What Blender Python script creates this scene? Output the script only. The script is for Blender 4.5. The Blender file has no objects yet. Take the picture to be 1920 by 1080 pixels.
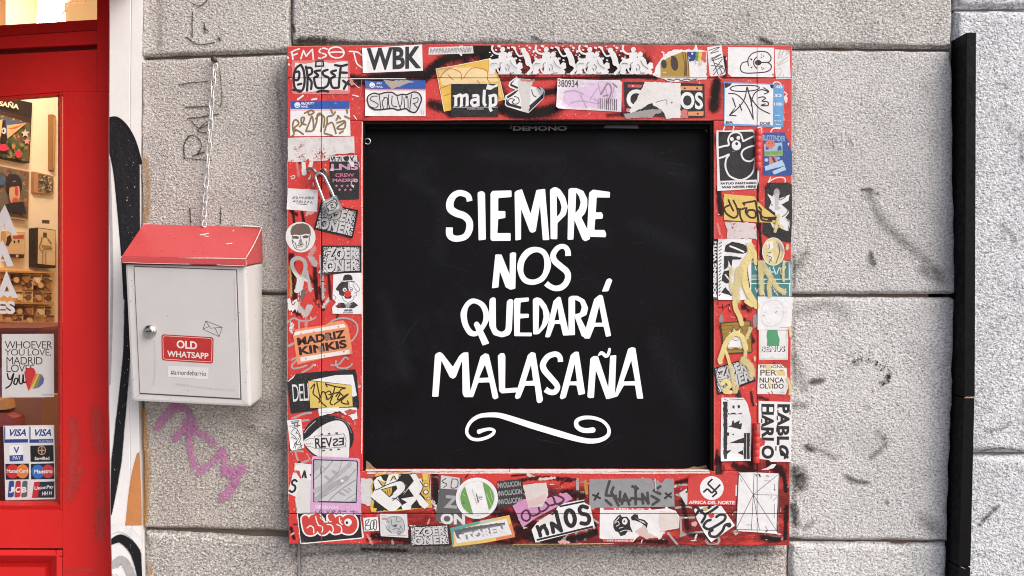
import bpy, bmesh, math, random
from mathutils import Vector, noise as mnoise
from mathutils.geometry import tessellate_polygon
R = math.radians
random.seed(7)
SC = bpy.context.scene
COL = SC.collection

# ------------------------------------------------------------------ camera, sky, sun, exposure
CAMH, DIST = 1.6, 1.9
cam = bpy.data.objects.new('camera', bpy.data.cameras.new('camera'))
COL.objects.link(cam)
cam.location = (0, -DIST, CAMH)
cam.rotation_euler = (R(90), 0, 0)
cam.data.sensor_width = 36
cam.data.lens = 36 * DIST / 1.92
cam.data.clip_start = 0.02
cam.data.clip_end = 500
SC.camera = cam

SUN_EL, SUN_AZ = 43, 50          # azimuth measured from straight out of the wall towards the right
W = bpy.data.worlds.new('World')
SC.world = W
W.use_nodes = True
wn = W.node_tree
bgn = wn.nodes['Background']
sky = wn.nodes.new('ShaderNodeTexSky')
sky.sky_type = 'NISHITA'
sky.sun_disc = False
sky.sun_elevation = R(SUN_EL)
sky.sun_rotation = R(180 - SUN_AZ)
sky.air_density = 0.6
sky.dust_density = 4.0
sky.ozone_density = 0.3
wn.links.new(sky.outputs[0], bgn.inputs['Color'])
bgn.inputs['Strength'].default_value = 0.14
sl = bpy.data.lights.new('sun', 'SUN')
sl.energy = 1.4
sl.angle = R(60)
sl.color = (1.0, 0.985, 0.96)
sun = bpy.data.objects.new('sun', sl)
COL.objects.link(sun)
az, el = R(SUN_AZ), R(SUN_EL)
sdir = Vector((math.sin(az) * math.cos(el), -math.cos(az) * math.cos(el), math.sin(el)))
sun.rotation_euler = sdir.to_track_quat('Z', 'Y').to_euler()
SC.view_settings.view_transform = 'Standard'
SC.view_settings.look = 'None'
SC.view_settings.gamma = 1
SC.view_settings.exposure = 0.56
SC.cycles.use_denoising = True
SC.cycles.filter_width = 1.05
SC.cycles.transparent_max_bounces = 24

# ------------------------------------------------------------------ helpers
def P(px, py, Y):
    s = (DIST + Y) / DIST / 1000
    return ((px - 960) * s, Y, CAMH + (540 - py) * s)

def lin(c):
    return tuple((v / 255 / 12.92) if v <= 10 else ((v / 255 + .055) / 1.055) ** 2.4 for v in c)

MATS = {}
def nodes(name):
    m = bpy.data.materials.new(name)
    m.use_nodes = True
    return m, m.node_tree, m.node_tree.nodes['Principled BSDF']

def nz(t, scale, detail=4, rough=.6, stretch=None):
    n = t.nodes.new('ShaderNodeTexNoise')
    n.inputs['Scale'].default_value = scale
    n.inputs['Detail'].default_value = detail
    n.inputs['Roughness'].default_value = rough
    g = t.nodes.new('ShaderNodeNewGeometry')
    if stretch:
        mp = t.nodes.new('ShaderNodeMapping')
        mp.inputs['Scale'].default_value = stretch
        t.links.new(g.outputs['Position'], mp.inputs['Vector'])
        t.links.new(mp.outputs[0], n.inputs['Vector'])
    else:
        t.links.new(g.outputs['Position'], n.inputs['Vector'])
    return n.outputs['Fac']

def mr(t, val, a, b, c=0., d=1.):
    n = t.nodes.new('ShaderNodeMapRange')
    for i, v in enumerate((a, b, c, d)):
        n.inputs[1 + i].default_value = v
    t.links.new(val, n.inputs[0])
    return n.outputs[0]

def ma(t, op, a, b=None):
    n = t.nodes.new('ShaderNodeMath')
    n.operation = op
    for i, v in enumerate((a, b)):
        if v is None: continue
        if isinstance(v, (int, float)): n.inputs[i].default_value = v
        else: t.links.new(v, n.inputs[i])
    return n.outputs[0]

def mixc(t, f, a, b):
    n = t.nodes.new('ShaderNodeMix')
    n.data_type = 'RGBA'
    if isinstance(f, (int, float)): n.inputs[0].default_value = f
    else: t.links.new(f, n.inputs[0])
    for i, v in ((6, a), (7, b)):
        if isinstance(v, tuple): n.inputs[i].default_value = (*v[:3], 1)
        else: t.links.new(v, n.inputs[i])
    return n.outputs[2]

def bump(t, b, h, dist, strength=1., after=None):
    n = t.nodes.new('ShaderNodeBump')
    n.inputs['Strength'].default_value = strength
    n.inputs['Distance'].default_value = dist
    t.links.new(h, n.inputs['Height'])
    if after is not None: t.links.new(after, n.inputs['Normal'])
    t.links.new(n.outputs[0], b.inputs['Normal'])
    return n.outputs[0]

def paper(c, worn=0., dirt=.22, rough=.5):
    """printed or painted paper: c is the real colour in 0..255"""
    k = ('paper', c, worn, dirt, rough)
    if k in MATS: return MATS[k]
    m, t, b = nodes('paper')
    l = tuple(v * .88 for v in lin(c))
    f = mr(t, nz(t, 55, 6, .7), .45, .72)
    col = mixc(t, ma(t, 'MULTIPLY', f, dirt), l, tuple(v * .45 + .02 for v in l))
    f2 = mr(t, nz(t, 420, 3), .56, .75)
    col = mixc(t, ma(t, 'MULTIPLY', f2, dirt * .9), col, (.5, .47, .43))
    t.links.new(col, b.inputs['Base Color'])
    b.inputs['Roughness'].default_value = rough
    b.inputs['Specular IOR Level'].default_value = .35
    bump(t, b, ma(t, 'ADD', nz(t, 45, 5), ma(t, 'MULTIPLY', nz(t, 16, 3, .5), 2)), .0022, .5)
    if worn:
        n = ma(t, 'ADD', ma(t, 'MULTIPLY', nz(t, 38, 5, .75), .6), ma(t, 'MULTIPLY', nz(t, 260, 4, .8), .4))
        a = mr(t, n, .38 + worn * .2 - .012, .38 + worn * .2 + .012)
        t.links.new(a, b.inputs['Alpha'])
    MATS[k] = m
    return m

def ink(c):
    return paper(c, 0, .12)

def spray(c, soft=.5, grain=.5, dens=1., scale=700, rough=.7, stretch=None, st=False):
    """paint that thins out to nothing at the rim of its stroke (attribute 'edge' runs 0 at the rim to 1)"""
    k = ('spray', c, soft, grain, dens, scale, stretch, st)
    if k in MATS: return MATS[k]
    m, t, b = nodes('spray_paint')
    at = t.nodes.new('ShaderNodeAttribute')
    at.attribute_name = 'edge'
    e = at.outputs['Fac']
    n = nz(t, scale, 3, .7, stretch)
    n2 = nz(t, scale * .12, 4, .7, stretch)
    v = ma(t, 'ADD', e, ma(t, 'MULTIPLY', ma(t, 'SUBTRACT', n, .5), grain * 2))
    v = ma(t, 'ADD', v, ma(t, 'MULTIPLY', ma(t, 'SUBTRACT', n2, .5), grain * 1.6))
    a = mr(t, v, .1, .1 + soft * .8)
    a = ma(t, 'MULTIPLY', a, dens)
    t.links.new(a, b.inputs['Alpha'])
    l = lin(c)
    t.links.new(mixc(t, mr(t, n2, .35, .7), l, tuple(x * .8 for x in l)), b.inputs['Base Color'])
    b.inputs['Roughness'].default_value = rough
    b.inputs['Specular IOR Level'].default_value = .25
    if st:
        g1, g2 = nz(t, 210, 3, .7, (1, 1, 1.35)), nz(t, 85, 4, .65, (1, 1, 1.25))
        bump(t, b, ma(t, 'ADD', ma(t, 'MULTIPLY', g1, 1.5), ma(t, 'MULTIPLY', g2, 1.3)), .0042, .9)
        # paint sits on the raised grains and leaves the pits bare
        a2 = ma(t, 'MULTIPLY', a, mr(t, g1, .36, .50, .15, 1))
        t.links.new(a2, b.inputs['Alpha'])
    MATS[k] = m
    return m

def gloss(c, rough=.35, metal=0., bumpy=0., name='paint', spec=.5):
    k = ('gloss', c, rough, metal, bumpy, name)
    if k in MATS: return MATS[k]
    m, t, b = nodes(name)
    l = lin(c)
    f = mr(t, nz(t, 14, 6, .7), .4, .75)
    t.links.new(mixc(t, ma(t, 'MULTIPLY', f, .25), l, tuple(v * .72 for v in l)), b.inputs['Base Color'])
    t.links.new(mr(t, nz(t, 90, 4), .3, .7, rough * .8, min(1, rough * 1.35)), b.inputs['Roughness'])
    b.inputs['Metallic'].default_value = metal
    b.inputs['Specular IOR Level'].default_value = spec
    if bumpy: bump(t, b, nz(t, 180, 4), .001, bumpy)
    MATS[k] = m
    return m

def emit(c, s):
    m, t, b = nodes('lamp_light')
    b.inputs['Emission Color'].default_value = (*lin(c), 1)
    b.inputs['Emission Strength'].default_value = s
    return m

def parse(s):
    return [tuple(float(v) for v in q.split(',')) for q in s.split()]

def vw(v, pts):
    return [(v[0] + x / v[2], v[1] + y / v[2]) for x, y in pts]

class MB:
    """collects flat shapes and solids; build() links them as ONE mesh object"""
    def __init__(s):
        s.v, s.f, s.m, s.e, s.mats, s.sm = [], [], [], [], [], False
    def mi(s, mat):
        if mat not in s.mats: s.mats.append(mat)
        return s.mats.index(mat)
    def add(s, verts, faces, mat, edge=None):
        o = len(s.v)
        s.v += [tuple(q) for q in verts]
        s.e += edge if edge else [1.] * len(verts)
        i = s.mi(mat)
        for f in faces:
            s.f.append(tuple(o + q for q in f)); s.m.append(i)
    # ---- flat shapes in photograph units, put on a plane by pr(x, y, lift)
    def poly(s, pts, mat, pr, holes=()):
        loops = [pts] + list(holes)
        vs = [q for l in loops for q in l]
        tr = tessellate_polygon([[Vector((x, y, 0)) for x, y in l] for l in loops])
        s.add([pr(x, y, 0) for x, y in vs], [tuple(t) for t in tr], mat)
    def ribbon(s, pts, w, mat, pr, caps=True, lift=0.):
        n = len(pts)
        ws = w if isinstance(w, list) else [w] * n
        vs, ed, fs = [], [], []
        for i, (x, y) in enumerate(pts):
            a = pts[max(0, i - 1)]; b = pts[min(n - 1, i + 1)]
            dx, dy = b[0] - a[0], b[1] - a[1]
            l = math.hypot(dx, dy) or 1
            nx, ny = -dy / l, dx / l
            h = ws[i] / 2
            up = lift + i * 4e-6
            vs += [pr(x + nx * h, y + ny * h, up), pr(x, y, up), pr(x - nx * h, y - ny * h, up)]
            ed += [0., 1., 0.]
            if i:
                o = i * 3
                fs += [(o - 3, o - 2, o + 1, o), (o - 2, o - 1, o + 2, o + 1)]
        if caps:
            for i, j, sg in ((0, 1, -1), (n - 1, n - 2, 1)):
                x, y = pts[i]
                dx, dy = (pts[i][0] - pts[j][0], pts[i][1] - pts[j][1])
                th = math.atan2(dy, dx)
                h = ws[i] / 2
                up = lift + i * 4e-6
                o = len(vs)
                K = 6
                for k in range(K + 1):
                    q = th - math.pi / 2 + math.pi * k / K
                    vs.append(pr(x + math.cos(q) * h, y + math.sin(q) * h, up)); ed.append(0.)
                for k in range(K):
                    fs.append((i * 3 + 1, o + k, o + k + 1))
        s.add(vs, fs, mat, ed)
    def stroke(s, pts, w, mat, pr, smooth=True, caps=True, lift=0.):
        if smooth and len(pts) > 2:
            q, ww = smooth_pts(pts, w)
            s.ribbon(q, ww, mat, pr, caps, lift)
        else:
            for i in range(len(pts) - 1):
                a, b = pts[i], pts[i + 1]
                wl = w if not isinstance(w, list) else w[i]
                s.ribbon([a, ((a[0] + b[0]) / 2, (a[1] + b[1]) / 2), b], wl, mat, pr, caps, lift + i * 9e-6)
    # ---- solids
    def box(s, lo, hi, mat, bev=0.):
        x0, y0, z0 = lo; x1, y1, z1 = hi
        vs = [(x0, y0, z0), (x1, y0, z0), (x1, y1, z0), (x0, y1, z0), (x0, y0, z1), (x1, y0, z1), (x1, y1, z1), (x0, y1, z1)]
        s.hexa(vs, mat, bev)
    def hexa(s, vs, mat, bev=0.):
        fs = [(3, 2, 1, 0), (4, 5, 6, 7), (0, 1, 5, 4), (1, 2, 6, 5), (2, 3, 7, 6), (3, 0, 4, 7)]
        if not bev:
            s.add(vs, fs, mat); return
        bm = bmesh.new()
        bv = [bm.verts.new(q) for q in vs]
        for f in fs: bm.faces.new([bv[i] for i in f])
        bmesh.ops.bevel(bm, geom=bm.edges[:], offset=bev, segments=2, profile=.6, affect='EDGES')
        bm.verts.index_update()
        s.add([v.co[:] for v in bm.verts], [[v.index for v in f.verts] for f in bm.faces], mat)
        bm.free()
    def prism(s, pts, mat, y0, y1, pr=None):
        """outline in photograph units at depth y0, pushed back to depth y1"""
        n = len(pts)
        a = [P(x, y, y0) for x, y in pts]
        b = [(q[0], y1, q[2]) for q in a]
        tr = tessellate_polygon([[Vector((x, y, 0)) for x, y in pts]])
        fs = [tuple(t) for t in tr] + [tuple(n + i for i in reversed(t)) for t in tr]
        fs += [(i, (i + 1) % n, n + (i + 1) % n, n + i) for i in range(n)]
        s.add(a + b, fs, mat)
    def tube(s, path, r, mat, seg=10, closed=False):
        pts = [Vector(q) for q in path]
        n = len(pts)
        rings = []
        for i in range(n):
            if closed: d = pts[(i + 1) % n] - pts[i - 1]
            else: d = pts[min(n - 1, i + 1)] - pts[max(0, i - 1)]
            d.normalize()
            up = Vector((0, 1, 0)) if abs(d.y) < .9 else Vector((1, 0, 0))
            u = d.cross(up).normalized(); v = d.cross(u).normalized()
            rr = r[i] if isinstance(r, list) else r
            rings.append([pts[i] + (u * math.cos(2 * math.pi * k / seg) + v * math.sin(2 * math.pi * k / seg)) * rr for k in range(seg)])
        vs = [q[:] for g in rings for q in g]
        fs = []
        for i in range(n if closed else n - 1):
            j = (i + 1) % n
            for k in range(seg):
                fs.append((i * seg + k, i * seg + (k + 1) % seg, j * seg + (k + 1) % seg, j * seg + k))
        if not closed:
            fs += [tuple(range(seg)), tuple((n - 1) * seg + k for k in reversed(range(seg)))]
        s.add(vs, fs, mat)
    def lathe(s, c, prof, mat, axis='y', seg=24):
        """profile of (radius, offset along axis) turned about an axis through c"""
        vs, fs = [], []
        for r, h in prof:
            for k in range(seg):
                q = 2 * math.pi * k / seg
                a, b = math.cos(q) * r, math.sin(q) * r
                vs.append((c[0] + a, c[1] + h, c[2] + b) if axis == 'y' else (c[0] + a, c[1] + b, c[2] + h))
        for i in range(len(prof) - 1):
            for k in range(seg):
                fs.append((i * seg + k, i * seg + (k + 1) % seg, (i + 1) * seg + (k + 1) % seg, (i + 1) * seg + k))
        fs += [tuple(range(seg)), tuple((len(prof) - 1) * seg + k for k in reversed(range(seg)))]
        s.add(vs, fs, mat)
    def build(s, name, parent=None, origin=None, smooth=False, cut=None, wpar=None):
        me = bpy.data.meshes.new(name)
        vs = s.v
        if origin is None:
            if wpar is not None: origin = wpar
            else:
                n = len(vs)
                origin = tuple((min(q[i] for q in vs) + max(q[i] for q in vs)) / 2 for i in range(3))
        vs = [(q[0] - origin[0], q[1] - origin[1], q[2] - origin[2]) for q in vs]
        me.from_pydata(vs, [], s.f)
        for m in s.mats: me.materials.append(m)
        me.polygons.foreach_set('material_index', s.m)
        at = me.attributes.new('edge', 'FLOAT', 'POINT')
        at.data.foreach_set('value', s.e)
        if smooth: me.polygons.foreach_set('use_smooth', [True] * len(me.polygons))
        if cut:
            bm = bmesh.new(); bm.from_mesh(me)
            for ax, c, h in cut:
                c -= origin[ax]
                vals = [v.co[ax] for v in bm.verts]
                if not vals or min(vals) > c - h or max(vals) < c + h: continue
                nv = Vector((0, 0, 0)); nv[ax] = 1
                for cc in (c - h, c + h):
                    pc = Vector((0, 0, 0)); pc[ax] = cc
                    bmesh.ops.bisect_plane(bm, geom=bm.verts[:] + bm.edges[:] + bm.faces[:], dist=1e-7, plane_co=pc, plane_no=nv)
                dead = [f for f in bm.faces if abs(f.calc_center_median()[ax] - c) < h]
                bmesh.ops.delete(bm, geom=dead, context='FACES')
            bm.to_mesh(me); bm.free()
        me.update()
        o = bpy.data.objects.new(name, me)
        COL.objects.link(o)
        po = PORG.get(parent, (0, 0, 0)) if parent else (0, 0, 0)
        o.location = tuple(origin[i] - po[i] for i in range(3))
        if parent: o.parent = parent
        PORG[o] = origin
        return o

PORG = {}
def smooth_pts(pts, w, sub=6, closed=False):
    n = len(pts)
    ws = w if isinstance(w, list) else [w] * n
    out, ow = [], []
    rng = range(n) if closed else range(n - 1)
    for i in rng:
        g = (lambda k: pts[k % n]) if closed else (lambda k: pts[max(0, min(n - 1, k))])
        p0, p1, p2, p3 = g(i - 1), g(i), g(i + 1), g(i + 2)
        for k in range(sub):
            t = k / sub
            out.append(tuple(.5 * (2 * p1[a] + (p2[a] - p0[a]) * t + (2 * p0[a] - 5 * p1[a] + 4 * p2[a] - p3[a]) * t * t
                                   + (3 * p1[a] - p0[a] - 3 * p2[a] + p3[a]) * t ** 3) for a in (0, 1)))
            ow.append(ws[i] * (1 - t) + ws[(i + 1) % n] * t)
    if not closed:
        out.append(pts[-1]); ow.append(ws[-1])
    return out, ow

def torn(pts, amp, step=5., seed=0):
    rnd = random.Random(seed)
    out = []
    n = len(pts)
    for i in range(n):
        a, b = pts[i], pts[(i + 1) % n]
        l = math.hypot(b[0] - a[0], b[1] - a[1])
        k = max(1, int(l / step))
        for j in range(k):
            t = j / k
            x, y = a[0] + (b[0] - a[0]) * t, a[1] + (b[1] - a[1]) * t
            if l and j:
                q = rnd.uniform(-amp, amp)
                x += -(b[1] - a[1]) / l * q; y += (b[0] - a[0]) / l * q
            out.append((x, y))
    return out

def ell(cx, cy, rx, ry, rot=0, n=36):
    c, s = math.cos(R(rot)), math.sin(R(rot))
    return [(cx + rx * math.cos(2 * math.pi * k / n) * c - ry * math.sin(2 * math.pi * k / n) * s,
             cy + rx * math.cos(2 * math.pi * k / n) * s + ry * math.sin(2 * math.pi * k / n) * c) for k in range(n)]

TXT = {}
def glyphs(text, bold, sp):
    k = (text, bold, sp)
    if k in TXT: return TXT[k]
    cu = bpy.data.curves.new('t', 'FONT')
    cu.body = text
    cu.offset = bold
    cu.space_character = sp
    cu.resolution_u = 4
    cu.fill_mode = 'FRONT'
    o = bpy.data.objects.new('t', cu)
    COL.objects.link(o)
    bpy.context.view_layer.update()
    me = bpy.data.meshes.new_from_object(o.evaluated_get(bpy.context.evaluated_depsgraph_get()))
    vs = [v.co[:2] for v in me.vertices]
    fs = [tuple(p.vertices) for p in me.polygons]
    x0, x1 = min(v[0] for v in vs), max(v[0] for v in vs)
    y0, y1 = min(v[1] for v in vs), max(v[1] for v in vs)
    TXT[k] = ([((v[0] - x0) / (x1 - x0), (v[1] - y0) / (y1 - y0)) for v in vs], fs)
    bpy.data.objects.remove(o); bpy.data.curves.remove(cu); bpy.data.meshes.remove(me)
    return TXT[k]

def put_text(mb, text, bl, br, tl, mat, pr, bold=.02, sp=1., wob=0.):
    vs, fs = glyphs(text, bold, sp)
    out = []
    for u, v in vs:
        x = bl[0] + (br[0] - bl[0]) * u + (tl[0] - bl[0]) * v
        y = bl[1] + (br[1] - bl[1]) * u + (tl[1] - bl[1]) * v
        out.append(pr(x, y, 0))
    mb.add(out, fs, mat)

def tag(o, label=None, cat=None, group=None, kind=None):
    if label: o['label'] = label
    if cat: o['category'] = cat
    if group: o['group'] = group
    if kind: o['kind'] = kind
    return o

def empty(name, loc, label, cat, group=None):
    o = bpy.data.objects.new(name, None)
    COL.objects.link(o)
    o.location = loc
    o.empty_display_size = .05
    PORG[o] = tuple(loc)
    return tag(o, label, cat, group)

def plane(Y):
    """points of the photograph put on an upright plane at depth Y"""
    return lambda x, y, up=0: (lambda q: (q[0], Y - up, q[2]))(P(x, y, Y))

# views: the zoomed pictures the shapes were measured in (left, top, magnification)
VA, VB, VC = (530, 70, 6), (840, 70, 6), (1150, 70, 5.486)
VD, VE, VF, VG, VH = (530, 230, 6), (530, 400, 6), (530, 570, 6), (530, 740, 6), (530, 870, 6)
VI, VJ = (840, 870, 6), (1150, 870, 5.486)
VK, VL, VM, VN = (1300, 230, 6), (1300, 400, 6), (1300, 560, 6), (1300, 730, 6)
VQ, VR, VS, VT = (210, 400, 2.843), (0, 0, 2.7), (0, 380, 2.7), (0, 740, 3.175)
W1, W2 = (790, 330, 3.857), (790, 580, 3.857)
VX, VY2, VY, VZ = (1480, 0, 2), (1480, 540, 2), (200, 740, 3.178), (200, 0, 2.572)
PX = (0, 0, 1)

FR = -0.045                                    # front of the red frame
def fx(px): return P(px, 0, FR)[0]
def fz(py): return P(0, py, FR)[2]
GAPS = [(0, fx(602.5), .0006), (0, fx(1419.5), .0006), (2, fz(146), .0006), (2, fz(963), .0006)]

class Sticker:
    LV = .00035
    def __init__(s, name, label, view, base, color, lvl=0, worn=0., rag=0., cat='sticker', group='stickers on the red wooden frame', Y=FR - .0003, cut=True, pr=None, dirt=.22, seed=1):
        s.name, s.label, s.view, s.cat, s.group, s.cut = name, label, view, cat, group, cut
        s.Y = Y - lvl * s.LV
        s.k = 0
        s.custom = pr
        s.parts = {}
        s.base = MB()
        pts = base if isinstance(base, list) else parse(base)
        pts = vw(view, pts)
        if rag: pts = torn(pts, rag, 3.5, seed)
        s.base.poly(pts, color if not isinstance(color, tuple) else paper(color, worn, dirt), s.pr())
    def pr(s):
        y = s.Y - s.k * .000022
        s.k += 1
        if s.custom: return s.custom(y)
        return plane(y)
    def mb(s, part):
        if part is None: return s.base
        return s.parts.setdefault(part, MB())
    def m(s, c):
        return c if not isinstance(c, tuple) else ink(c)
    def p(s, part, pts, c, rag=0., holes=(), seed=3):
        q = vw(s.view, parse(pts) if isinstance(pts, str) else pts)
        if rag: q = torn(q, rag / s.view[2], 3., seed)
        s.mb(part).poly(q, s.m(c), s.pr(), [vw(s.view, parse(h) if isinstance(h, str) else h) for h in holes])
        return s
    def l(s, part, strokes, w, c, smooth=True, caps=True):
        for q in strokes.split(';'):
            q = vw(s.view, parse(q))
            ww = w / s.view[2]
            s.mb(part).stroke(q, ww, s.m(c), s.pr(), smooth, caps)
        return s
    def e(s, part, cx, cy, rx, ry, c, rot=0):
        return s.p(part, ell(cx, cy, rx, ry, rot), c)
    def o(s, part, cx, cy, rx, ry, w, c, rot=0):
        q = vw(s.view, ell(cx, cy, rx, ry, rot)); q.append(q[0])
        s.mb(part).ribbon(q, w / s.view[2], s.m(c), s.pr(), False)
        return s
    def t(s, part, text, bl, br, top, c, bold=.02, sp=1., side=None):
        bl, br = bl, br
        tl = top if isinstance(top, tuple) else (bl[0], top)
        q = vw(s.view, [bl, br, tl])
        put_text(s.mb(part), text, *q, s.m(c), s.pr(), bold, sp)
        return s
    ALL = []
    @staticmethod
    def curl_all():
        # corners that have come unstuck: every layer of a sticker bends along the same crease, where nothing is stuck over it
        boxes = []
        for s, objs in Sticker.ALL:
            xs = [v[0] for v in s.base.v]; zs = [v[2] for v in s.base.v]
            boxes.append((min(xs), max(xs), min(zs), max(zs)))
        for i, (s, objs) in enumerate(Sticker.ALL):
            if not s.cut: continue
            rnd = random.Random(i * 13 + 5)
            org = PORG[objs[0]]
            pts = [(v[0] - org[0], v[2] - org[2]) for v in s.base.v]
            w = max(q[0] for q in pts) - min(q[0] for q in pts); h = max(q[1] for q in pts) - min(q[1] for q in pts)
            done = 0
            for sx, sz in rnd.sample([(-1, -1), (-1, 1), (1, -1), (1, 1)], 4):
                ang = math.atan2(h * sz, w * sx) + rnd.uniform(-.5, .5)
                dx, dz = math.cos(ang), math.sin(ang)
                far = max(q[0] * dx + q[1] * dz for q in pts)
                dep = min(w, h) * rnd.uniform(.14, .34)
                fl = [(q[0] + org[0], q[1] + org[2]) for q in pts if q[0] * dx + q[1] * dz > far - dep]
                x0, x1 = min(q[0] for q in fl) - .012, max(q[0] for q in fl) + .012
                z0, z1 = min(q[1] for q in fl) - .012, max(q[1] for q in fl) + .012
                if any(j != i and b[0] < x1 and b[1] > x0 and b[2] < z1 and b[3] > z0 for j, b in enumerate(boxes)): continue
                a1, a2 = rnd.uniform(.05, .16), rnd.uniform(.18, .5)
                for o in objs:
                    bm = bmesh.new(); bm.from_mesh(o.data)
                    for f in (far - dep, far - dep * .5):
                        bmesh.ops.bisect_plane(bm, geom=bm.verts[:] + bm.edges[:] + bm.faces[:], dist=1e-7, plane_co=(dx * f, 0, dz * f), plane_no=(dx, 0, dz))
                    for v in bm.verts:
                        d = v.co.x * dx + v.co.z * dz - (far - dep)
                        if d > 0: v.co.y -= a1 * d + (a2 * (d - dep * .5) if d > dep * .5 else 0)
                    bm.to_mesh(o.data); bm.free()
                done += 1
                if done == 2: break
    def done(s):
        cut = GAPS if s.cut else None
        o = s.base.build(s.name, cut=cut)
        tag(o, s.label, s.cat, s.group)
        objs = [o]
        for n, mb in s.parts.items():
            objs.append(mb.build(n, parent=o, wpar=PORG[o], cut=cut))
        Sticker.ALL.append((s, objs))
        return o

K_, WH = (34, 33, 35), (238, 238, 237)

# ------------------------------------------------------------------ ground
def asphalt():
    m, t, b = nodes('asphalt')
    n = nz(t, 120, 5, .7)
    t.links.new(mixc(t, n, (.09, .088, .085), (.2, .195, .19)), b.inputs['Base Color'])
    b.inputs['Roughness'].default_value = .85
    bump(t, b, n, .003, .5)
    return m
def slabs():
    m, t, b = nodes('paving')
    br = t.nodes.new('ShaderNodeTexBrick')
    br.inputs['Scale'].default_value = 1.6
    br.inputs['Mortar Size'].default_value = .008
    g = t.nodes.new('ShaderNodeNewGeometry')
    t.links.new(g.outputs['Position'], br.inputs['Vector'])
    br.inputs['Color1'].default_value = (.34, .325, .3, 1)
    br.inputs['Color2'].default_value = (.29, .28, .265, 1)
    br.inputs['Mortar'].default_value = (.12, .115, .11, 1)
    t.links.new(mixc(t, mr(t, nz(t, 6, 6), .3, .8, 0, .45), br.outputs['Color'], (.17, .165, .155)), b.inputs['Base Color'])
    b.inputs['Roughness'].default_value = .8
    bump(t, b, nz(t, 150, 5), .002, .5)
    return m
g = MB(); g.add([(-60, -60, -.12), (60, -60, -.12), (60, 60, -.12), (-60, 60, -.12)], [(0, 1, 2, 3)], asphalt())
tag(g.build('ground', origin=(0, 0, -.12)), kind='structure')
g = MB(); g.box((-9, -2.6, -.119), (9, .3, 0), slabs(), .01)
tag(g.build('pavement', origin=(0, -1, 0)), kind='structure')

# ------------------------------------------------------------------ stone walls
def stone(a, b_, speck, scale=1., dirt=.5):
    m, t, b = nodes('hammered_stone')
    g = t.nodes.new('ShaderNodeNewGeometry')
    vo = t.nodes.new('ShaderNodeTexVoronoi')
    vo.feature = 'SMOOTH_F1'
    vo.inputs['Scale'].default_value = 235 * scale
    vo.inputs['Smoothness'].default_value = .6
    vo.inputs['Randomness'].default_value = 1
    wq = t.nodes.new('ShaderNodeTexNoise'); wq.inputs['Scale'].default_value = 90 * scale; wq.inputs['Detail'].default_value = 3
    t.links.new(g.outputs['Position'], wq.inputs['Vector'])
    mx = t.nodes.new('ShaderNodeVectorMath'); mx.operation = 'MULTIPLY_ADD'
    mx.inputs[1].default_value = (.012, .012, .012)
    t.links.new(wq.outputs['Color'], mx.inputs[0]); t.links.new(g.outputs['Position'], mx.inputs[2])
    t.links.new(mx.outputs[0], vo.inputs['Vector'])
    n1 = nz(t, 210 * scale, 3, .7, (1, 1, 1.35))
    n2 = nz(t, 85 * scale, 4, .65, (1, 1, 1.25))
    n3 = nz(t, 2.6, 6, .65)
    n4 = nz(t, 14, 5, .6)
    n5 = nz(t, 380 * scale, 2, .6)
    h = ma(t, 'ADD', ma(t, 'MULTIPLY', vo.outputs['Distance'], -.5), ma(t, 'ADD', ma(t, 'MULTIPLY', n1, 1.5), ma(t, 'MULTIPLY', n2, 1.3)))
    col = mixc(t, mr(t, n3, .35, .68), a, b_)
    col = mixc(t, mr(t, n4, .46, .72, 0, .42), col, tuple(v * .58 for v in a))
    col = mixc(t, mr(t, nz(t, 5.5, 7, .75), .54, .68, 0, .34), col, tuple(v * .5 for v in a))
    col = mixc(t, mr(t, n1, .52, .66, 0, .85), col, tuple(min(.86, v * 1.6) for v in b_))
    col = mixc(t, mr(t, n1, .48, .36, 0, .75), col, tuple(v * .36 for v in a))
    col = mixc(t, mr(t, n5, .44, .32, 0, .8), col, tuple(v * .3 for v in a))
    col = mixc(t, mr(t, n5, .60, .70, 0, .6), col, tuple(min(.86, v * 1.7) for v in b_))
    col = mixc(t, mr(t, nz(t, 330 * scale, 3, .6), .645, .70, 0, speck), col, (.02, .019, .018))
    col = mixc(t, mr(t, n2, .45, .30, 0, .45), col, tuple(v * .45 for v in a))
    t.links.new(col, b.inputs['Base Color'])
    b.inputs['Roughness'].default_value = .9
    b.inputs['Specular IOR Level'].default_value = .2
    bump(t, b, h, .0036, .85)
    return m

def steps(L):
    e = [0, .001, .0022, .0036, .0055, .009, .016]
    k = max(2, int((L - .032) / .02))
    mid = [.016 + (L - .032) * i / k for i in range(1, k)]
    return [v / L for v in e + mid] + [1 - v / L for v in reversed(e)]

def smst(x): x = max(0, min(1, x)); return x * x * (3 - 2 * x)

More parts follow.
